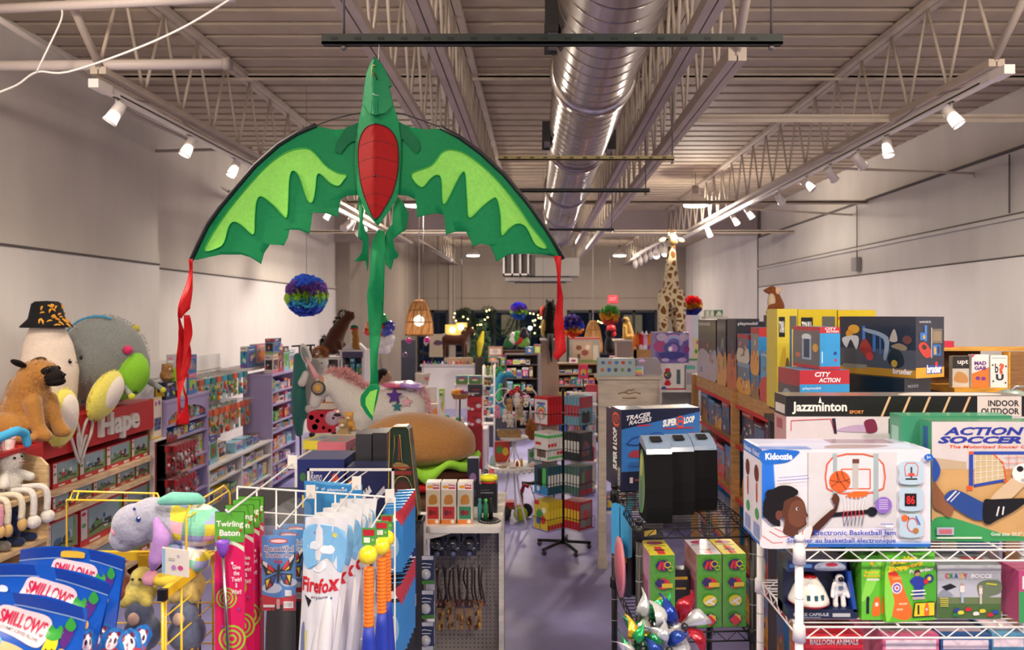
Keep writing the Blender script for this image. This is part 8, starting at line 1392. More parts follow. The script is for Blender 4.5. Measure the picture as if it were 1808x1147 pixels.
kid += [('l',[(.835,.83),(.84,.74),(.91,.74),(.915,.83),(.90,.87),(.85,.87),(.835,.83)],.008,1.7,'d85040'),('r',.84,.70,.91,.715,'1c1c20'),('r',.87,.72,.88,.83,'3a3a40'),('c',.875,.755,.02,.015,'d85040'),('r',.835,.43,.905,.56,'1a1416'),('T','86',.845,.45,.895,.54,'e03030',.02),('l',circ(.88,.24,.03,14,.07),.01,1.7,'d85040'),('c',.90,.18,.018,.03,'b07848'),('r',.82,.30,.86,.325,'1c1c20'),('c',.835,.31,.02,.035,'e06a30'),('l',[(.90,.33),(.925,.24)],.012,1.7,'2a60c0'),
        ('r',.815,.63,.93,.635,'9ac0a0'),('r',.815,.365,.93,.37,'9ac0a0'),('r',.815,.095,.93,.10,'9ac0a0'),('c',.975,.93,.028,.035,'2068c8'),('T','3+',.963,.915,.987,.945,'f0f0f8',.02),('T','8 pc',.90,.055,.93,.075,'2a50b8'),
        ('T','Electronic Basketball Jam',.30,.122,.78,.188,'2440b0',.02),('T','Smasher au basketball électronique',.14,.045,.78,.108,'2440b0',.02),('l',[(.09,.72),(.26,.745)],.006,1.7,'5a6ac0'),('l',[(.08,.69),(.27,.715)],.006,1.7,'5a6ac0'),('r',.69,.245,.765,.255,'7a80c8'),('r',.66,.19,.765,.198,'8a90d0'),('r',.72,.22,.765,.24,'f0f0f8')]
ksd = [('r',0,0,1,1,'dcd8e2'),('r',0,.88,1,1,'2068c8'),('T','Kidoozie',.1,.90,.9,.96,'f0f0f8'),('c',.5,.72,.24,.09,'6a3028'),('P',[(.3,.6),(.5,.4),(.6,.3),(.3,.3)],'e4e0e4'),('r',.45,.42,.6,.62,'b84a48'),('c',.55,.30,.2,.06,'4aa05a'),('r',.2,.05,.8,.2,'8a98c8'),('r',0,0,1,.03,'2a6ac8')]
Yk = 2.29;kw = .505;kh = .292
pbox('basketball_set','Kidoozie Electronic Basketball Jam box, front one on the wire shelf','box',(sh(1345,Yk),Yk,zt),kw,.105,kh,'e0dde6',.0,front=kid,left=ksd,top=[('r',.02,.05,.98,.95,'b8bcd8'),('r',.0,.0,.3,.5,'6a88c8'),('P',[(.4,.2),(.5,.8),(.8,.7),(.7,.3)],'9a8a90')])
pbox('basketball_set','second basketball box directly behind the front one','box',(sh(1345,Yk)+.003,Yk+.112,zt),kw,.10,kh*.99,'e0dde6',.0,left=ksd,top=[('r',.02,.05,.98,.95,'b0b4d0'),('r',.5,.1,.9,.9,'8a7a8a')])
so = [('r',0,0,1,1,'c8a06a'),('r',0,.60,1,1,'cfc8c8'),('P',[(0,0),(0,.16),(.12,.20),(.35,.14),(.6,.06),(.8,.03),(1,.02),(1,0)],'3a9a5a'),('p',[(.0,.60),(.0,.7),(.3,.66),(.3,.6)],'bda88c'),
      ('T','ACTION',.10,.885,.80,.955,'28389a',.04,.25),('T','SOCCER',.05,.815,.78,.878,'28389a',.05,.25),('T','The Motorized Soccer Goal',.15,.775,.90,.803,'d84a20',.02,.2),('c',.90,.88,.095,.07,'e8e8e8'),('c',.86,.89,.025,.025,'1c1c20'),('c',.95,.87,.02,.02,'1c1c20'),('c',.89,.94,.025,.01,'1c1c20'),
      ('r',.32,.725,1.0,.75,'2a48a8'),('r',.32,.725,.36,.75,'e05a28'),('r',.96,.72,1.0,.755,'e05a28'),('r',.32,.46,.355,.725,'2a48a8'),('r',.30,.42,.35,.46,'e05a28'),('l',[(.36,.46),(.62,.505)],.022,.9,'2a48a8'),('l',[(.53,.725),(.61,.66),(.63,.58),(.64,.50)],.012,.9,'e05a28'),('p',[(.37,.72),(.53,.72),(.61,.64),(.63,.52),(.37,.475)],'c8b48c')]
so += [('l',[(.37+.05*k,.72),(.37+.05*k,.48+.01*k)],.004,.9,'ece8e0') for k in range(5)]+[('l',[(.36,.52+.05*k),(.62,.555+.04*k)],.004,.9,'ece8e0') for k in range(4)]+[('l',[(.62,.55+.05*k),(1,.56+.05*k)],.004,.9,'d86a48') for k in range(4)]+[('l',[(.66+.07*k,.72),(.66+.07*k,.52)],.004,.9,'d86a48') for k in range(5)]
so += [('l',[(.62,.50),(.98,.46)],.02,.9,'e05a28'),('r',.97,.36,1.0,.72,'2a48a8'),('P',[(.50,.36),(.60,.30),(.82,.50),(.74,.56)],'d0b898'),('c',.80,.57,.115,.085,'e8e6e4'),('c',.755,.605,.03,.025,'1c1c20'),('c',.885,.56,.022,.028,'1c1c20'),('c',.79,.51,.03,.015,'b0a8a8'),
       ('P',[(0,.30),(.0,.52),(.04,.46),(.12,.36),(.18,.28),(.14,.20),(.08,.24)],'8a5a3c'),('P',[(0,.70),(.06,.62),(.05,.54),(.0,.50)],'2a50a8'),('P',[(.10,.38),(.20,.43),(.42,.33),(.50,.30),(.46,.20),(.36,.18),(.14,.31)],'2a4a90'),('l',[(.12,.34),(.20,.42)],.012,.9,'e0e0e8'),('l',[(.15,.33),(.23,.41)],.008,.9,'e0e0e8'),('P',[(.44,.34),(.52,.35),(.78,.36),(.82,.34),(.70,.25),(.56,.18),(.48,.14),(.43,.18)],'141416'),('l',[(.55,.21),(.57,.29)],.012,.9,'e0e0e0'),('l',[(.60,.22),(.61,.29)],.012,.9,'e0e0e0'),
       ('p',[(.86,.31),(.92,.335),(.92,.32),(1.0,.325),(1.0,.30),(.92,.30),(.92,.285)],'e07028'),('r',.03,.05,.18,.115,'a8b0c8'),('T','Goal size: 20.5" x 11.8"',.50,.045,.90,.075,'e8f0e8',.01),('T','R8D',.05,.06,.16,.10,'c04858',.02) if 0 else ('r',.05,.06,.16,.10,'c06a78'),('r',.03,.02,.42,.035,'cfe0d0')]
Ya = 2.36
pbox('soccer_set','ACTION SOCCER motorized goal box right of the basketball box','box',(sh(1644,Ya)+.002,Ya,zt),.355,.075,(955-748)*Ya/F*1.01,'d8d0c8',.0,front=so,left=[('r',0,0,1,1,'3a8a6a'),('r',.3,.5,.7,.95,'2a4a90')],top=[('r',0,0,1,1,'3a7a58')])
pbox('soccer_set','green edged soccer box behind the front soccer box','box',(sh(1644,Ya)-.05,Ya+.09,zt),.355,.08,.372,'3a8a6a',.0,left=[('r',.2,.3,.8,.9,'8ab8a8')])
# badminton carton
Yj = 2.66;jz0 = zt;jt = P(0,699,Yj).z;jw = .83
jf = lambda v: (H-(v-CY)*Yj/F-jz0)/(jt-jz0)
ja = [('r',0,0,1,jf(735),'d4ccd4'),('r',0,jf(735),1,1,'1a1819'),('T','Jazzminton',.025,jf(731),.255,jf(709),'ece8e4',.03),('T','SPORT',.265,jf(730),.325,jf(724),'d88a4a',.03),('p',[(.135,jf(711)),(.142,jf(700)),(.149,jf(711))],'ece8e4')]
for k in range(5): x = .40+k*.0835;ja.append(('p',[(x-.005,jf(735)),(x+.005,jf(735)),(x+.040,jf(700)),(x+.030,jf(700))],'d8b48c'))
ja += [('r',.80,jf(735),.985,1,'d6ccc8'),('T','INDOOR',.845,jf(717),.975,jf(706),'1c1a1a',.03),('T','OUTDOOR',.815,jf(731),.975,jf(720),'1c1a1a',.03),('l',[(.02,jf(760)),(.02,jf(742)),(.185,jf(739)),(.20,jf(760))],.006,2,'c83a48'),('p',[(.19,jf(738)),(.205,jf(738)),(.212,jf(765)),(.20,jf(765))],'2a1830'),('P',[(.21,jf(760)),(.28,jf(750)),(.36,jf(752)),(.36,jf(762))],'b8a0c4'),('P',[(.325,jf(745)),(.34,jf(740)),(.37,jf(741)),(.38,jf(760)),(.34,jf(764)),(.33,jf(755))],'7a2848'),('l',[(.43,jf(765)),(.43,jf(739)),(.53,jf(745)),(.53,jf(765))],.008,2,'2a2030'),('l',[(.445,jf(765)),(.445,jf(744)),(.515,jf(748)),(.515,jf(765))],.004,2,'c84a60')]
pbox('badminton_set','long black and white Jazzminton SPORT carton behind the other boxes','box',(sh(1388,Yj),Yj,jz0),jw,.13,jt-jz0,'1c1a1b',.0,front=ja,left=[('r',0,0,1,jf(735),'b88a84'),('r',.1,jf(731),.9,jf(715),'c8c0bc'),('r',.2,jf(760),.7,jf(742),'9a4a4a')],top=[('r',0,0,1,1,'6a625e'),('P',[(.1,.2),(.2,.8),(.4,.6),(.3,.1)],'a05a4a'),('P',[(.5,.1),(.6,.9),(.9,.8),(.9,.2)],'c8c4c0')])
# second shelf
z2 = 1.565+.0055;Y2 = 2.30
bx2 = lambda a: sh(a,Y2)
p = empty('space_capsule_set',(bx2(1397),Y2+.03,z2),'dark blue SPACE CAPSULE box with white capsule and astronaut','toy set');w_ = (1514-1397)*Y2/F;h_ = .182
b = MB();o = [(0,0),(w_+.012,0),(w_-.012,h_*.95),(.0,h_*.97)];b.ext(o,lambda u,v,t: Vector((u,t,v)),.05,.10,mat('141c3c',.35,clear=.4));b.bx(0,w_+.012,0,.10,0,.028,box_mat('182448'));b.ext([(0,h_*.78),(w_-.008,h_*.80),(w_-.012,h_*.95),(0,h_*.97)],lambda u,v,t: Vector((u,t,v)),.0,.05,mat('2a3a6a',.3,clear=.4));b.ext([(w_,.02),(w_+.012,.02),(w_-.012,h_*.95),(w_-.022,h_*.95)],lambda u,v,t: Vector((u,t,v)),0,.05,mat('2048a0',.3))
b.art([('T','SPACE CAPSULE',.08,.30,.62,.62,'d0d8e8',.02),('r',.68,.2,.95,.6,'b8bcc4'),('r',.2,.08,.5,.2,'8a94b0')],lambda u,v,o_: Vector((u*w_,-.001-o_,v*.028)));b.art([('T','ASTRO SPACE',.02,.3,.38,.8,'7ab0e8',.0) if 0 else ('r',.02,.35,.38,.75,'5a8ac8'),('P',[(.45,.1),(.5,.9),(.85,.9),(.9,.1)],'a8b0c0'),('c',.7,.7,.1,.22,'b83040')],lambda u,v,o_: Vector((u*w_*.95,-.001-o_,h_*.80+v*h_*.15)));b.done('carton',p)
b = MB();b.lathe([(0,.10),(.012,.099),(.024,.093),(.045,.063),(.060,.030),(.062,.018),(.05,.010),(0,.010)],(.075,.035,.024),mat('e4e2dc',.3,clear=.5),28);b.done('capsule',p);b = MB();b.lathe([(0,.101),(.013,.0995),(.0245,.0935),(.022,.089)],(.075,.035,.0245),mat('c8282c',.3),24);b.done('capsule_cap',p);b = MB();b.lathe([(.0625,.020),(.063,.018),(.0505,.0095)],(.075,.035,.0242),mat('b02a2c',.4),28)
for a in (-1.9,-1.5,-1.1): b.box((.075+.055*cos(a),.035+.055*sin(a),.024+.044),(.010,.004,.016),mat('2a5a6a',.2),Matrix.Rotation(a+pi/2,3,'Z'))
b.done('capsule_trim',p)
b = MB();ax = .165;WS = mat('dedee0',.4);b.ell((ax,.02,.115),(.014,.012,.015),WS);chain(b,[(ax,.025,.075,.014),(ax,.025,.098,.013)],WS);b.bx(ax-.01,ax+.01,.028,.045,.06,.105,WS)
for s in (-1,1): chain(b,[(ax+s*.010,.025,.070,.009),(ax+s*.012,.022,.05,.008),(ax+s*.012,.02,.034,.009)],WS,n=8,k=6);chain(b,[(ax+s*.015,.022,.098,.007),(ax+s*.022,.018,.08,.006),(ax+s*.024,.012,.064,.007)],WS,n=8,k=6)
rem(b.done('astronaut',p),.0025,2);b = MB();b.ell((ax,.009,.116),(.009,.006,.008),mat('101014',.1));b.box((ax,.009,.09),(.012,.004,.01),mat('5a6a8a',.4));b.done('visor',p)
sb_ = [('r',0,0,1,1,'60c030'),('P',[(0,.0),(.3,.5),(0,.9)],'88dc48'),('P',[(1,.2),(.7,.5),(1,.8)],'48a828'),('P',[(.03,.70),(.10,.76),(.24,.70),(.30,.62),(.40,.40),(.52,.18),(.50,.06),(.38,.02),(.18,.06),(.12,.12),(.16,.30),(.10,.5)],'e87020'),('P',[(.04,.70),(.1,.77),(.24,.71),(.2,.68)],'c83020'),('c',.21,.50,.11,.085,'e8e0e8'),('c',.21,.50,.08,.065,'6a4ab0'),('c',.21,.50,.055,.04,'e8e0e8'),('c',.21,.50,.025,.02,'d03030'),('r',.12,.62,.3,.66,'e89a50'),('r',.25,.25,.42,.28,'f0c090'),('r',.2,.17,.33,.20,'f0c090'),
       ('T',"Sock'er",.08,.855,.62,.965,'f0d020',.05,.1,.05),('T','Boppers',.03,.755,.74,.855,'f0d020',.06,.1,.08),('T','PowerBag',.46,.70,.96,.775,'ecebe8',.03,.1,.04),('P',[(.48,.58),(.5,.62),(.58,.66),(.68,.66),(.80,.60),(.82,.55),(.75,.50),(.74,.36),(.56,.36),(.56,.5)],'2038a0'),('c',.62,.70,.055,.04,'c89870'),('P',[(.56,.70),(.58,.75),(.66,.76),(.69,.71),(.64,.72)],'4a3020'),('c',.87,.62,.09,.065,'202020'),('c',.87,.62,.075,.055,'2040a8'),('c',.87,.62,.04,.03,'f0d030'),('c',.80,.58,.05,.04,'c02828'),
       ('r',.52,.32,.78,.36,'b8b0a8'),('T','Have fun',.5,.43,.78,.48,'f0f0e8',.02) if 0 else ('T','Soft foam',.5,.44,.78,.48,'f0f0e8',.02) if 0 else ('r',.5,.44,.78,.46,'f0f0e8'),('r',.48,.39,.8,.41,'f0f0e8'),('p',[(.52,.1),(.56,.28),(.98,.28),(.98,.06),(.52,.06)],'151515'),('p',[(.55,.1),(.58,.265),(.97,.265),(.97,.075),(.55,.075)],'e8d020'),('r',.62,.1,.66,.24,'202020'),('P',[(.76,.09),(.78,.24),(.84,.25),(.86,.09)],'e06a20'),('c',.81,.17,.025,.02,'d8d0d0')]
sl_ = [('r',0,0,1,1,'62c032'),('P',[(0,.3),(.4,.8),(1,1),(.6,.5)],'8ad850'),('T',"Sock'er",.15,.74,.85,.79,'f0d020',.04),('T','Boppers',.1,.67,.9,.73,'f0d020',.04),('r',.25,.63,.85,.66,'e8e8e0'),('c',.3,.33,.08,.05,'202028'),('r',.22,.1,.36,.3,'202028'),('P',[(.5,.08),(.6,.33),(.85,.36),(.9,.1)],'e87020'),('c',.72,.25,.09,.035,'e0d8e0'),('c',.5,.9,.1,.03,'e8c020')]
pbox('bop_bag_set',"lime green Sock'er Boppers PowerBag box on the second wire tray",'box',(bx2(1565),Y2+.0,z2),(1658-1565)*Y2/F,.12,.205,'62c030',.14,front=sb_,left=sl_)
pbox('bop_bag_set',"narrow lime side of another Sock'er Boppers box, left of the front one",'box',(bx2(1526),Y2+.02,z2),(1563-1526)*Y2/F,.12,.190,'60bc30',.0,front=sl_)
pbox('bop_bag_set','dark green bopper box behind the capsule set','box',(bx2(1500),Y2+.16,z2),.06,.1,.185,'2a4a28',.0,front=[('r',.1,.7,.9,.85,'c8a82a'),('r',.1,.55,.9,.68,'c0c0b8'),('c',.5,.3,.25,.15,'1c2a58')])
bo = [('r',0,0,1,.28,'4a6a3a'),('r',0,.28,1,.40,'6a7a50'),('r',0,.40,1,.72,'b8bcc8'),('P',[(0,.40),(.1,.55),(.25,.42)],'8a92a0'),('P',[(.68,.38),(.62,.62),(.75,.72),(.98,.70),(1,.5),(.85,.42)],'6a7a60'),('r',0,.86,1,1,'b8bcc0')]
for i,(ch_,c) in enumerate(zip('CRAZY',('c82028','2a9a40','3a3a9a','d8b020','c82028'))): bo.append(('T',ch_,.12+.072*i,.755,.18+.072*i,.845,c,.04))
bo += [('T','BOCCE',.52,.76,.86,.84,'e8e8ec',.02,.15),('T','bounce',.78,.70,.9,.74,'d8d030',.0) if 0 else ('T','ALL TERRAIN',.74,.64,.94,.69,'d8d830',.01,.2) if 0 else ('l',[(.76,.66),(.93,.64)],.03,.8,'c8c830'),('p',[(.06,.60),(.2,.66),(.30,.60),(.14,.53)],'1a1a1c'),('c',.38,.64,.03,.03,'b89a88'),('r',.35,.50,.42,.62,'e0dcd8'),('r',.365,.30,.405,.50,'a8b8d0'),('c',.67,.60,.03,.03,'b89a88'),('r',.645,.47,.70,.58,'e0d4d0'),('r',.655,.28,.69,.47,'c8c0b8')]
for u,v,c in ((.30,.16,'2a3a9a'),(.48,.18,'c82838'),(.36,.12,'d8d040'),(.60,.10,'e0e0dc'),(.70,.15,'d8c838'),(.82,.08,'c02838'),(.28,.08,'2a7a4a'),(.90,.13,'2a4aa8')): bo.append(('P',[(u-.04,v-.03),(u-.04,v+.03),(u+.03,v+.035),(u+.045,v-.02)],c))
for k in range(5): bo.append(('r',.03,.38-.035*k,.16,.395-.035*k,'d8d050'))
pbox('bocce_set','CRAZY BOCCE lawn game box with coloured balls on grass','box',(bx2(1664),Y2+.03,z2),(1778-1664)*Y2/F,.16,.163,'a8acb4',.0,front=bo,top=[('r',0,0,1,1,'8a949a'),('r',.1,.2,.5,.5,'c8ccd0'),('r',.55,.2,.9,.5,'a04040')])
pbox('sand_set','pale sand play box with blue top behind the bocce box','box',(bx2(1760),Y2+.22,z2),.14,.1,.19,'b8aC98'.lower(),.0,front=[('r',0,.82,1,1,'3a90c8'),('c',.3,.45,.2,.2,'c0a070')])
pbox('small_kit','green and pink kit box at the right frame edge on the second tray','box',(bx2(1799),Y2+.0,z2),.1,.1,.155,'b84a78',.0,front=[('r',0,0,1,.6,'3a9a58'),('r',.1,.65,.9,.9,'e8e0e0')])
# third shelf
z3 = 1.30+.0055;Y3 = 2.30;bh = P(0,1120,Y3).z-z3
pbox('balloon_kit','red BALLOON ANIMALS kit box on the third wire tray','box',(sh(1424,Y3),Y3+.01,z3),102*Y3/F,.12,bh,'c4202a',.0,front=[('T','HOW TO MAKE',.32,.93,.68,.965,'e8b030',.01),('T','BALLOON ANIMALS',.08,.85,.92,.92,'f0ece8',.02),('c',.15,.945,.05,.02,'e8b030'),('c',.85,.945,.06,.015,'e0a040'),('r',.0,0,1,.80,'b01822')],top=[('r',.0,0,1,1,'a81c26')])
for i,(px,w2,c,t,l) in enumerate(((1564,100,'d86a90',1125,'pink craft box on the third wire tray, front'),(1670,90,'2a5a98',1128,'blue craft box on the third wire tray'),(1765,60,'5a9ab8',1126,'teal craft box at the right end of the third tray'))): pbox('craft_box',l,'box',(sh(px,Y3),Y3+.02+.01*i,z3),w2*Y3/F,.25,P(0,t,Y3).z-z3,c,.0,front=[('r',.05,.8,.95,.93,'e8d8e0'),('r',.05,.6,.8,.72,'b83a6a')],top=[('r',.05,.1,.95,.5,'e0c8d0'),('r',.1,.55,.9,.9,'c84a80' if i == 0 else '3a6aa0')])
# ------------------------------------------------------------------ black wire shelf
BW_ = mat('1b1a1b',.4,.4);BX,BY,BR = .396,3.0,.055;ZB_ = [1.655,1.245,.70,.2]
e = empty('wire_shelf',(BX,BY,0),'black wire shelving unit in the aisle holding black cases','wire shelf',None,BR);wire_unit(e,.455,.62,ZB_,1.675,BW_,.014,.003,15,.038)
Mb = Matrix.Rotation(BR,3,'Z');bp = lambda x,y,z: Vector((BX,BY,0))+Mb @ Vector((x,y,0))+Vector((0,0,z))
zB = 1.655+.0055
sf = [('r',0,0,1,1,'2f6ab0'),('r',0,0,1,.24,'171d3a'),('p',[(0,1),(1,1),(1,.95),(0,.76)],'171d3a'),('p',[(0,.8),(0,1),(.5,1),(.42,.87)],'171d3a'),('T','TRACER',.06,.885,.36,.945,'d8d8dc',.03,.3,.04),('T','RACERS',.09,.83,.38,.882,'d8d8dc',.03,.3,.04),('r',.2,.79,.36,.81,'b03040'),('T','SUPER',.52,.78,.70,.87,'ecece8',.06,.1,.02),('l',circ(.745,.865,.035,14,.03),.02,1,'e04828'),('l',circ(.745,.80,.04,14,.035),.02,1,'e04828'),('T','LOOP',.79,.81,.93,.895,'ecece8',.06,.1,.02),('r',.53,.745,.92,.76,'b02838'),('r',0,.74,.04,.95,'e04828') if 0 else ('c',.02,.5,.001,.001,'000000'),
      ('l',[(.06,.58),(.14,.65),(.28,.68),(.4,.66)],.014,1,'1c3a7a'),('l',[(.06,.575),(.16,.56),(.34,.58),(.44,.62)],.014,1,'1c2a60'),('l',circ(.44,.66,.09,18,.05),.01,1,'2040a0'),('P',[(.10,.42),(.12,.49),(.26,.50),(.34,.46),(.3,.41)],'8a3040'),('r',.1,.3,.36,.36,'2a5a9a'),('r',.1,.1,.14,.17,'c8c0c0'),('r',.16,.12,.34,.15,'6a3a48'),('c',.91,.62,.08,.08,'7a4a80'),('c',.91,.62,.05,.055,'3a70b8')]
ssd = [('r',0,0,1,1,'1a1f40'),('l',circ(.5,.86,.32,18,.075),.03,.6,'d8502c'),('c',.5,.86,.2,.045,'8a3024')]
o = pbox('track_set','blue TRACER RACERS SUPER 8 LOOP box at the back of the black shelf','box',bp(.03,.60,zB),.40,.15,.385,'1b2040',.24,front=sf,left=ssd,top=[('r',.02,.05,.98,.95,'3a3a44'),('r',.3,.1,.98,.8,'a8a4a0')])
# vertical lettering on the end of the carton
b = MB();vs,fs = text_mesh('SUPER 8 LOOP',.04,0);b.add([Vector((-.0025,(.38+y*.38)*.15,.09+x*.20)) for x,y in vs],fs,box_mat('e8e8e4'));vs,fs = text_mesh('TRACER RACERS',.02,.2);b.add([Vector((-.0025,(.08+y*.22)*.15,.02+x*.09)) for x,y in vs],fs,box_mat('c8c8cc'));b.done('end_lettering',o)
pbox('track_set','second track set carton edge behind the SUPER 8 LOOP box','box',bp(.05,.60,zB)+Vector((-.045,.158,0)),.40,.10,.37,'1b2040',.24,top=[('r',.1,.1,.9,.6,'2a50a0')])
for i,(x,y,s,l) in enumerate(((.035,.06,1.12,'black padded case with clear blue top, front left of three'),(.155,.16,1.08,'black padded case with clear blue top, middle of three'),(.27,.22,1.06,'black padded case with clear blue top, right of three'))):
    p = empty('padded_case',bp(x+.005,y,zB),l,'case',None,.10);W0 = .096*s;D0 = .12;H0 = .30*s
    prof = [(0,0),(0,.235*s),(.01,.25*s),(.06,.275*s),(D0-.01,H0),(D0,H0-.02),(D0,0)]
    b = MB();fk = lambda u,v,t: Vector((t,u,v));b.ext([(0.002,0.002),(-.006,.06),(-.008,.14),(0,.245*s),(D0,.27*s),(D0,.002)],fk,.0,W0,mat('141416',.75,kind='cloth'));b.done('fabric_body',p)
    b = MB();b.ext([(-.003,.246*s),(.004,.262*s),(.05,.285*s),(D0-.02,H0),(D0,H0-.005),(D0,.272*s)],fk,.002,W0-.002,mat('7a8ea8',.15,clear=.9));b.done('clear_top',p)
    b = MB();c0 = Vector((W0*.5,.055,.292*s));b.box(c0,(W0*.42,.04,.004),mat('0e0e10',.6),Euler((.32,0,0)).to_matrix());b.done('handle',p)
    b = MB();b.art([('P',[(.1,.05),(.05,.5),(.3,.95),(.7,.9),(.9,.4),(.6,.05)],'5a8a4a'),('P',[(.2,.6),(.3,.9),(.6,.85),(.5,.6)],'b8b868'),('P',[(.2,.1),(.3,.5),(.6,.4),(.5,.1)],'3a6a44')],lambda u,v,o_: Vector((-.0015-o_,D0*(1-u),.02+v*.24*s)));b.done('printed_side',p)
# green garden game boxes on the second level
def gb(face='f'):
    a = [('r',0,0,1,1,'5aa83c')];r = random.Random(9)
    for _ in range(60): u,v = r.random(),r.random();a.append(('p',[(u,v),(min(1,u+.04),v+.002),(min(1,u+.02),min(1,v+.02))],r.choice(['3a8a2c','7ac850','2f7a28'])))
    a += [('c',.5,.87,.30,.075,'3a2a6a'),('p',[(.28,.83),(.40,.93),(.46,.90),(.38,.80)],'d83028'),('p',[(.46,.82),(.48,.93),(.56,.91),(.56,.80)],'d83028'),('l',circ(.68,.88,.12,12,.04),.015,.35,'d8c838'),('l',circ(.80,.83,.10,12,.03),.012,.35,'b8c838'),('c',.5,.62,.28,.075,'d03030'),('p',[(.15,.63),(.32,.70),(.58,.66),(.45,.58),(.30,.57)],'3a2a6a'),('r',.45,.565,.88,.625,'e0c030'),('c',.5,.38,.28,.075,'e0d030'),('p',[(.28,.35),(.68,.43),(.72,.40),(.32,.33)],'ececec'),('p',[(.42,.40),(.70,.34),(.66,.31),(.4,.37)],'ececec'),('c',.5,.13,.28,.075,'3a2a6a'),('p',[(.35,.12),(.5,.20),(.72,.17),(.75,.10),(.5,.05)],'e8c028'),('p',[(.25,.12),(.5,.18),(.75,.10),(.5,.03)],'d83024')]
    return a
zG = 1.245+.0055
for i,(x,w2,c,l) in enumerate(((.05,.100,'d8cc30','tall lawn game box with yellow top, left one on the black shelf'),(.238,.100,'c8c0c8','tall lawn game box with silver top, middle one on the black shelf'),(.343,.094,'d8cc30','tall lawn game box with yellow top, right one on the black shelf'))):
    pbox('lawn_game',l,'box',bp(x,.03,zG),w2,.20,.29,c,BR,front=gb(),left=[('r',0,0,1,1,'b8889c'),('r',.2,.1,.8,.6,'8a3a5a')],top=[('r',0,0,1,1,c),('r',.36,.05,.66,.55,'d02828'),('r',.2,.35,.8,.5,'202020') if 0 else ('r',.30,.28,.72,.36,'2a2018'),('c',.5,.8,.35,.12,'9a2a50'),('r',.1,.6,.9,.63,'2a2a20')])
pbox('dart_game','black dart game box inside the black shelf beside the left post','box',bp(.02,.36,zG),.20,.04,.30,'17161a',BR+.5,front=[('c',.5,.55,.3,.2,'c86a50'),('c',.5,.55,.2,.13,'e0a080'),('c',.5,.55,.08,.05,'c83a30'),('r',.2,.85,.8,.93,'d8b830')],left=[('r',.2,.5,.8,.9,'d8b830')])
b = MB();b.lathe([(0,-.004),(.125,-.004),(.125,.004),(0,.004)],bp(-.03,.28,zG+.165),mat('d88a98',.5),36,M=Matrix.Rotation(BR,3,'Z') @ Euler((0,pi/2,0)).to_matrix());b.lathe([(0,-.006),(.10,-.006),(.10,-.004)],bp(-.03,.28,zG+.165),mat('c86a78',.5),30,M=Matrix.Rotation(BR,3,'Z') @ Euler((0,pi/2,0)).to_matrix());b.tube([bp(-.03,.28,zG+.29),bp(-.03,.28,zG+.42)],.002,BW_,4);tag(b.done('pink_disc'),'thin pink target disc hanging on the aisle side of the black shelf','disc')
pbox('blue_pack','plain bright blue hanging pack on the aisle side of the black shelf','toy pack',bp(-.045,.42,1.43),.10,.025,.22,'2f9ad0',BR-.9)
b = MB();b.tube([bp(-.02,.44,1.62),bp(-.02,.44,1.66)],.002,BW_,4);b.tube([bp(0,.44,1.65),bp(-.02,.44,1.65)],.002,BW_,4)
b.done('peg',e,None) if 0 else None
for i,(y,zl,l) in enumerate(((.33,.705,'blue box with a magenta ball picture, lower shelf of the black unit, upper'),(.33,.500,'blue box with a magenta ball picture, lower stack of the black unit'))):
    pass
for i in range(2): pbox('ball_set','blue box with magenta ball picture under the black shelf, %s' % ['upper','lower'][i],'box',bp(.0,.10,.706+.18*(1-i)+.0),.26,.10,.175,'2a70b0',BR-.0,front=[('c',.3,.5,.18,.26,'b03a78'),('c',.6,.35,.08,.12,'a83a6a'),('c',.3,.2,.1,.12,'1a2a3a'),('r',.7,0,1,.8,'d8c030'),('r',.3,.82,.8,.92,'c84030')],left=[('c',.5,.5,.3,.28,'b03a78'),('r',0,.7,.4,.8,'d8c030')])
for i,x in enumerate((.06,.16,.27,.36)): pbox('yard_pack','dark yellow flecked pack low on the black shelf, %s from left' % ORD[i],'toy pack',bp(x,.12 if i else .36,.706 if i > 1 else 1.2505),.07,.05,.26 if i > 1 else .2,'1c1a14',BR,front=[('r',.1,.8,.9,.86,'d8b020'),('r',.2,.6,.8,.64,'d8b020'),('c',.5,.3,.3,.12,'6a6a2a')])
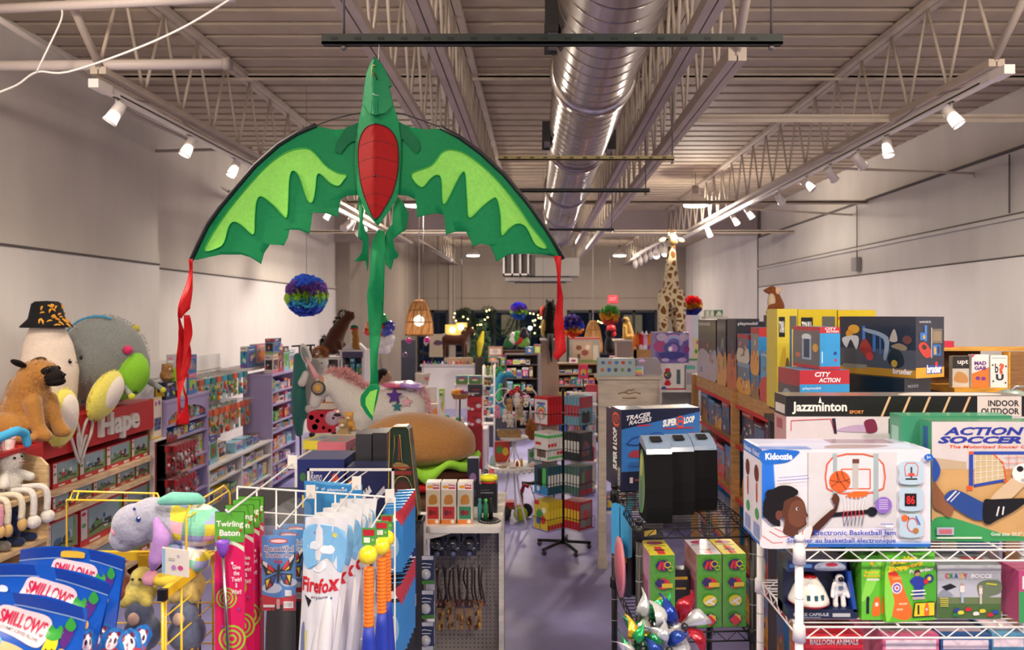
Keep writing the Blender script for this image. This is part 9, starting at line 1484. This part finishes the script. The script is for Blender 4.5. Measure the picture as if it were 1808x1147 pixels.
# pinwheels in the foreground
PWc = [('2a8a5a','green foil pinwheel at the front of the black shelf',(1140,1090),2.45,.11),('c0c4c8','silver foil pinwheel in the middle of the pinwheel bunch',(1165,1115),2.40,.10),('1f9a58','bright green pinwheel low in the bunch',(1135,1135),2.36,.09),('b8bcc4','silver pinwheel with star and stripe vanes at right',(1200,1105),2.42,.12),('3050a8','blue silver pinwheel at the bottom of the bunch',(1175,1145),2.34,.09),('c8a828','yellow foil pinwheel at the left of the bunch',(1112,1130),2.38,.09)]
VC = {1: ['c8ccd0','a8acb4','d8dce0'],3: ['c8ccd0','a82434','2440a0','d8d0d0'],4: ['3050a8','c0c4cc'],0: ['1c7a4a','2fa868','c0c4c8'],2: ['1f9a58','20784a'],5: ['c8a828','d8d4d0']}
for i,(c,l,(px,py),Y,r) in enumerate(PWc):
    q = P(px,py,Y);p = empty('pinwheel',q,l,'pinwheel','foil pinwheels in a tall holder');rn = random.Random(i);Mx = Euler((rn.uniform(-.5,.3),rn.uniform(-.6,.6),rn.uniform(0,1))).to_matrix();n = 6
    for k in range(n):
        a = 2*pi*k/n;vs = [];nn = 6
        for j in range(nn+1):
            t = j/nn;th = pi*t;w_ = r*.32*sin(pi*min(1,t*1.1+.05))
            base = Vector((r*(.08+.92*t)*cos(a),-.035*sin(th)-.005,r*(.08+.92*t)*sin(a)));sd = Vector((-sin(a),0,cos(a)))
            vs += [Mx @ (base),Mx @ (base+sd*w_*.6+Vector((0,-.02*sin(th),0))),Mx @ (base+sd*w_*1.3+Vector((0,.012,0)))]
        b = MB();b.add(vs,[(j*3+m_,j*3+m_+1,j*3+m_+4,j*3+m_+3) for j in range(nn) for m_ in (0,1)],mat(VC[i][k % len(VC[i])],.25,.5),True);b.done('vane',p)
    b = MB();b.ell(Mx @ Vector((0,-.03,0)),.012,mat('2a2c30',.3));b.done('hub',p);b = MB();b.tube([Mx @ Vector((0,-.0,0)),Vector((P(1165,0,2.45).x-q.x+rn.uniform(-.03,.03),2.45-Y,1.05-q.z))],.003,mat('d8d8d8',.4));b.done('stick',p)
b = MB();x = P(1165,0,2.45).x;b.lathe([(0,.0),(.09,0),(.10,1.12),(.094,1.12),(.085,.05),(0,.05)],(x,2.45,0),mat('3a3a40',.5),24);tag(b.done('pinwheel_bucket'),'tall dark cylinder holding the foil pinwheels','bucket')
# person behind the unicorn
PX,PY = P(673,0,11.5).x,11.5;hz_ = P(0,650,11.5).z
p = empty('person',(PX,PY,0),'dark haired person in white top standing sideways, looking down, behind the unicorn','person');SK = mat('a87a62',.55);k = hz_/1.66
b = MB();sc2 = lambda L: [(x*k,y*k,z*k,r*k) for x,y,z,r in L]
for L in ([(0,0,.93,.125),(0,0,1.10,.12),(0,0,1.28,.135)],[(0,-.09,1.34,.07),(0,.09,1.34,.07)],[(.01,0,1.38,.055),(.03,0,1.47,.05)],[(0,-.08,.90,.10),(.02,-.09,.50,.065),(.0,-.09,.10,.045)],[(0,.08,.90,.10),(-.02,.09,.50,.065),(-.03,.09,.10,.045)],[(0,-.09,.04,.04),(.14,-.09,.035,.032)],[(-.03,.09,.04,.04),(.11,.09,.035,.032)],
          [(0,-.16,1.34,.055),(.04,-.19,1.08,.043),(.22,-.14,1.02,.034),(.28,-.12,1.03,.028)],[(0,.16,1.34,.055),(.04,.19,1.08,.043),(.22,.14,1.00,.034),(.28,.12,1.01,.028)]): chain(b,sc2(L),SK,.3)
b.ell((.055*k,0,1.545*k),(.088*k,.072*k,.10*k),SK,rot=(0,.25,0));b.ell((.09*k,0,1.49*k),(.05*k,.05*k,.05*k),SK);b.ell((.148*k,0,1.525*k),(.016*k,.012*k,.018*k),SK)
for s in (-1,1):
    b.ell((.31*k,s*.12*k,(1.02)*k),(.045*k,.025*k,.018*k),SK)
    for j in range(4): chain(b,sc2([(.34,s*.12+(j-1.5)*.017,1.02,.009),(.385-.006*abs(j-1.5),s*.12+(j-1.5)*.019,1.005,.0075),(.40-.006*abs(j-1.5),s*.12+(j-1.5)*.019,.985,.007)]),SK,n=6,k=5)
    chain(b,sc2([(.30,s*.12-s*.025,1.015,.011),(.335,s*.12-s*.05,1.0,.009)]),SK,n=6,k=5)
rem(b.done('body',p),.009,2)
b = MB();b.ell((.025*k,0,1.575*k),(.10*k,.083*k,.098*k),mat('1e1512',.7,kind='fur'),rot=(0,.25,0));b.ell((-.04*k,0,1.53*k),(.06*k,.07*k,.09*k),mat('1e1512',.7,kind='fur'));b.ell((-.085*k,0,1.60*k),(.04*k,.04*k,.04*k),mat('1e1512',.7,kind='fur'));rem(b.done('hair',p),.012,2)
b = MB()
for s in (-1,1): b.ell((.133*k,s*.030*k,1.555*k),(.006*k,.011*k,.006*k),mat('e8e4e0',.3));b.ell((.138*k,s*.030*k,1.554*k),.005*k,mat('1c1410',.2));b.ell((.05*k,s*.073*k,1.54*k),(.014*k,.008*k,.022*k),SK);b.tube([((.136)*k,s*.018*k,1.573*k),(.132*k,s*.042*k,1.573*k)],.003*k,mat('1e1512',.7))
b.ell((.143*k,0,1.492*k),(.008*k,.02*k,.006*k),mat('8a4a44',.5));b.done('face',p)
TW = mat('e6e4e6',.8,kind='cloth');b = MB()
for L in ([(0,0,.92,.145),(0,0,1.10,.14),(0,0,1.28,.155)],[(0,-.10,1.33,.088),(0,.10,1.33,.088)],[(0,-.16,1.34,.072),(.03,-.185,1.14,.06)],[(0,.16,1.34,.072),(.03,.185,1.14,.06)]): chain(b,sc2(L),TW,.3)
rem(b.done('white_top',p),.015,3);b = MB()
for L in ([(0,-.08,.90,.118),(.02,-.09,.50,.083),(.0,-.09,.12,.065)],[(0,.08,.90,.118),(-.02,.09,.50,.083),(-.03,.09,.12,.065)]): chain(b,sc2(L),mat('28303f',.8,kind='cloth'),.3)
rem(b.done('trousers',p),.015,3);b = MB()
for s,x in ((-1,0),(1,-.03)): chain(b,sc2([(x,s*.09,.045,.048),(x+.15,s*.09,.04,.040)]),mat('1c1c20',.5),.3)
rem(b.done('shoes',p),.01,2)
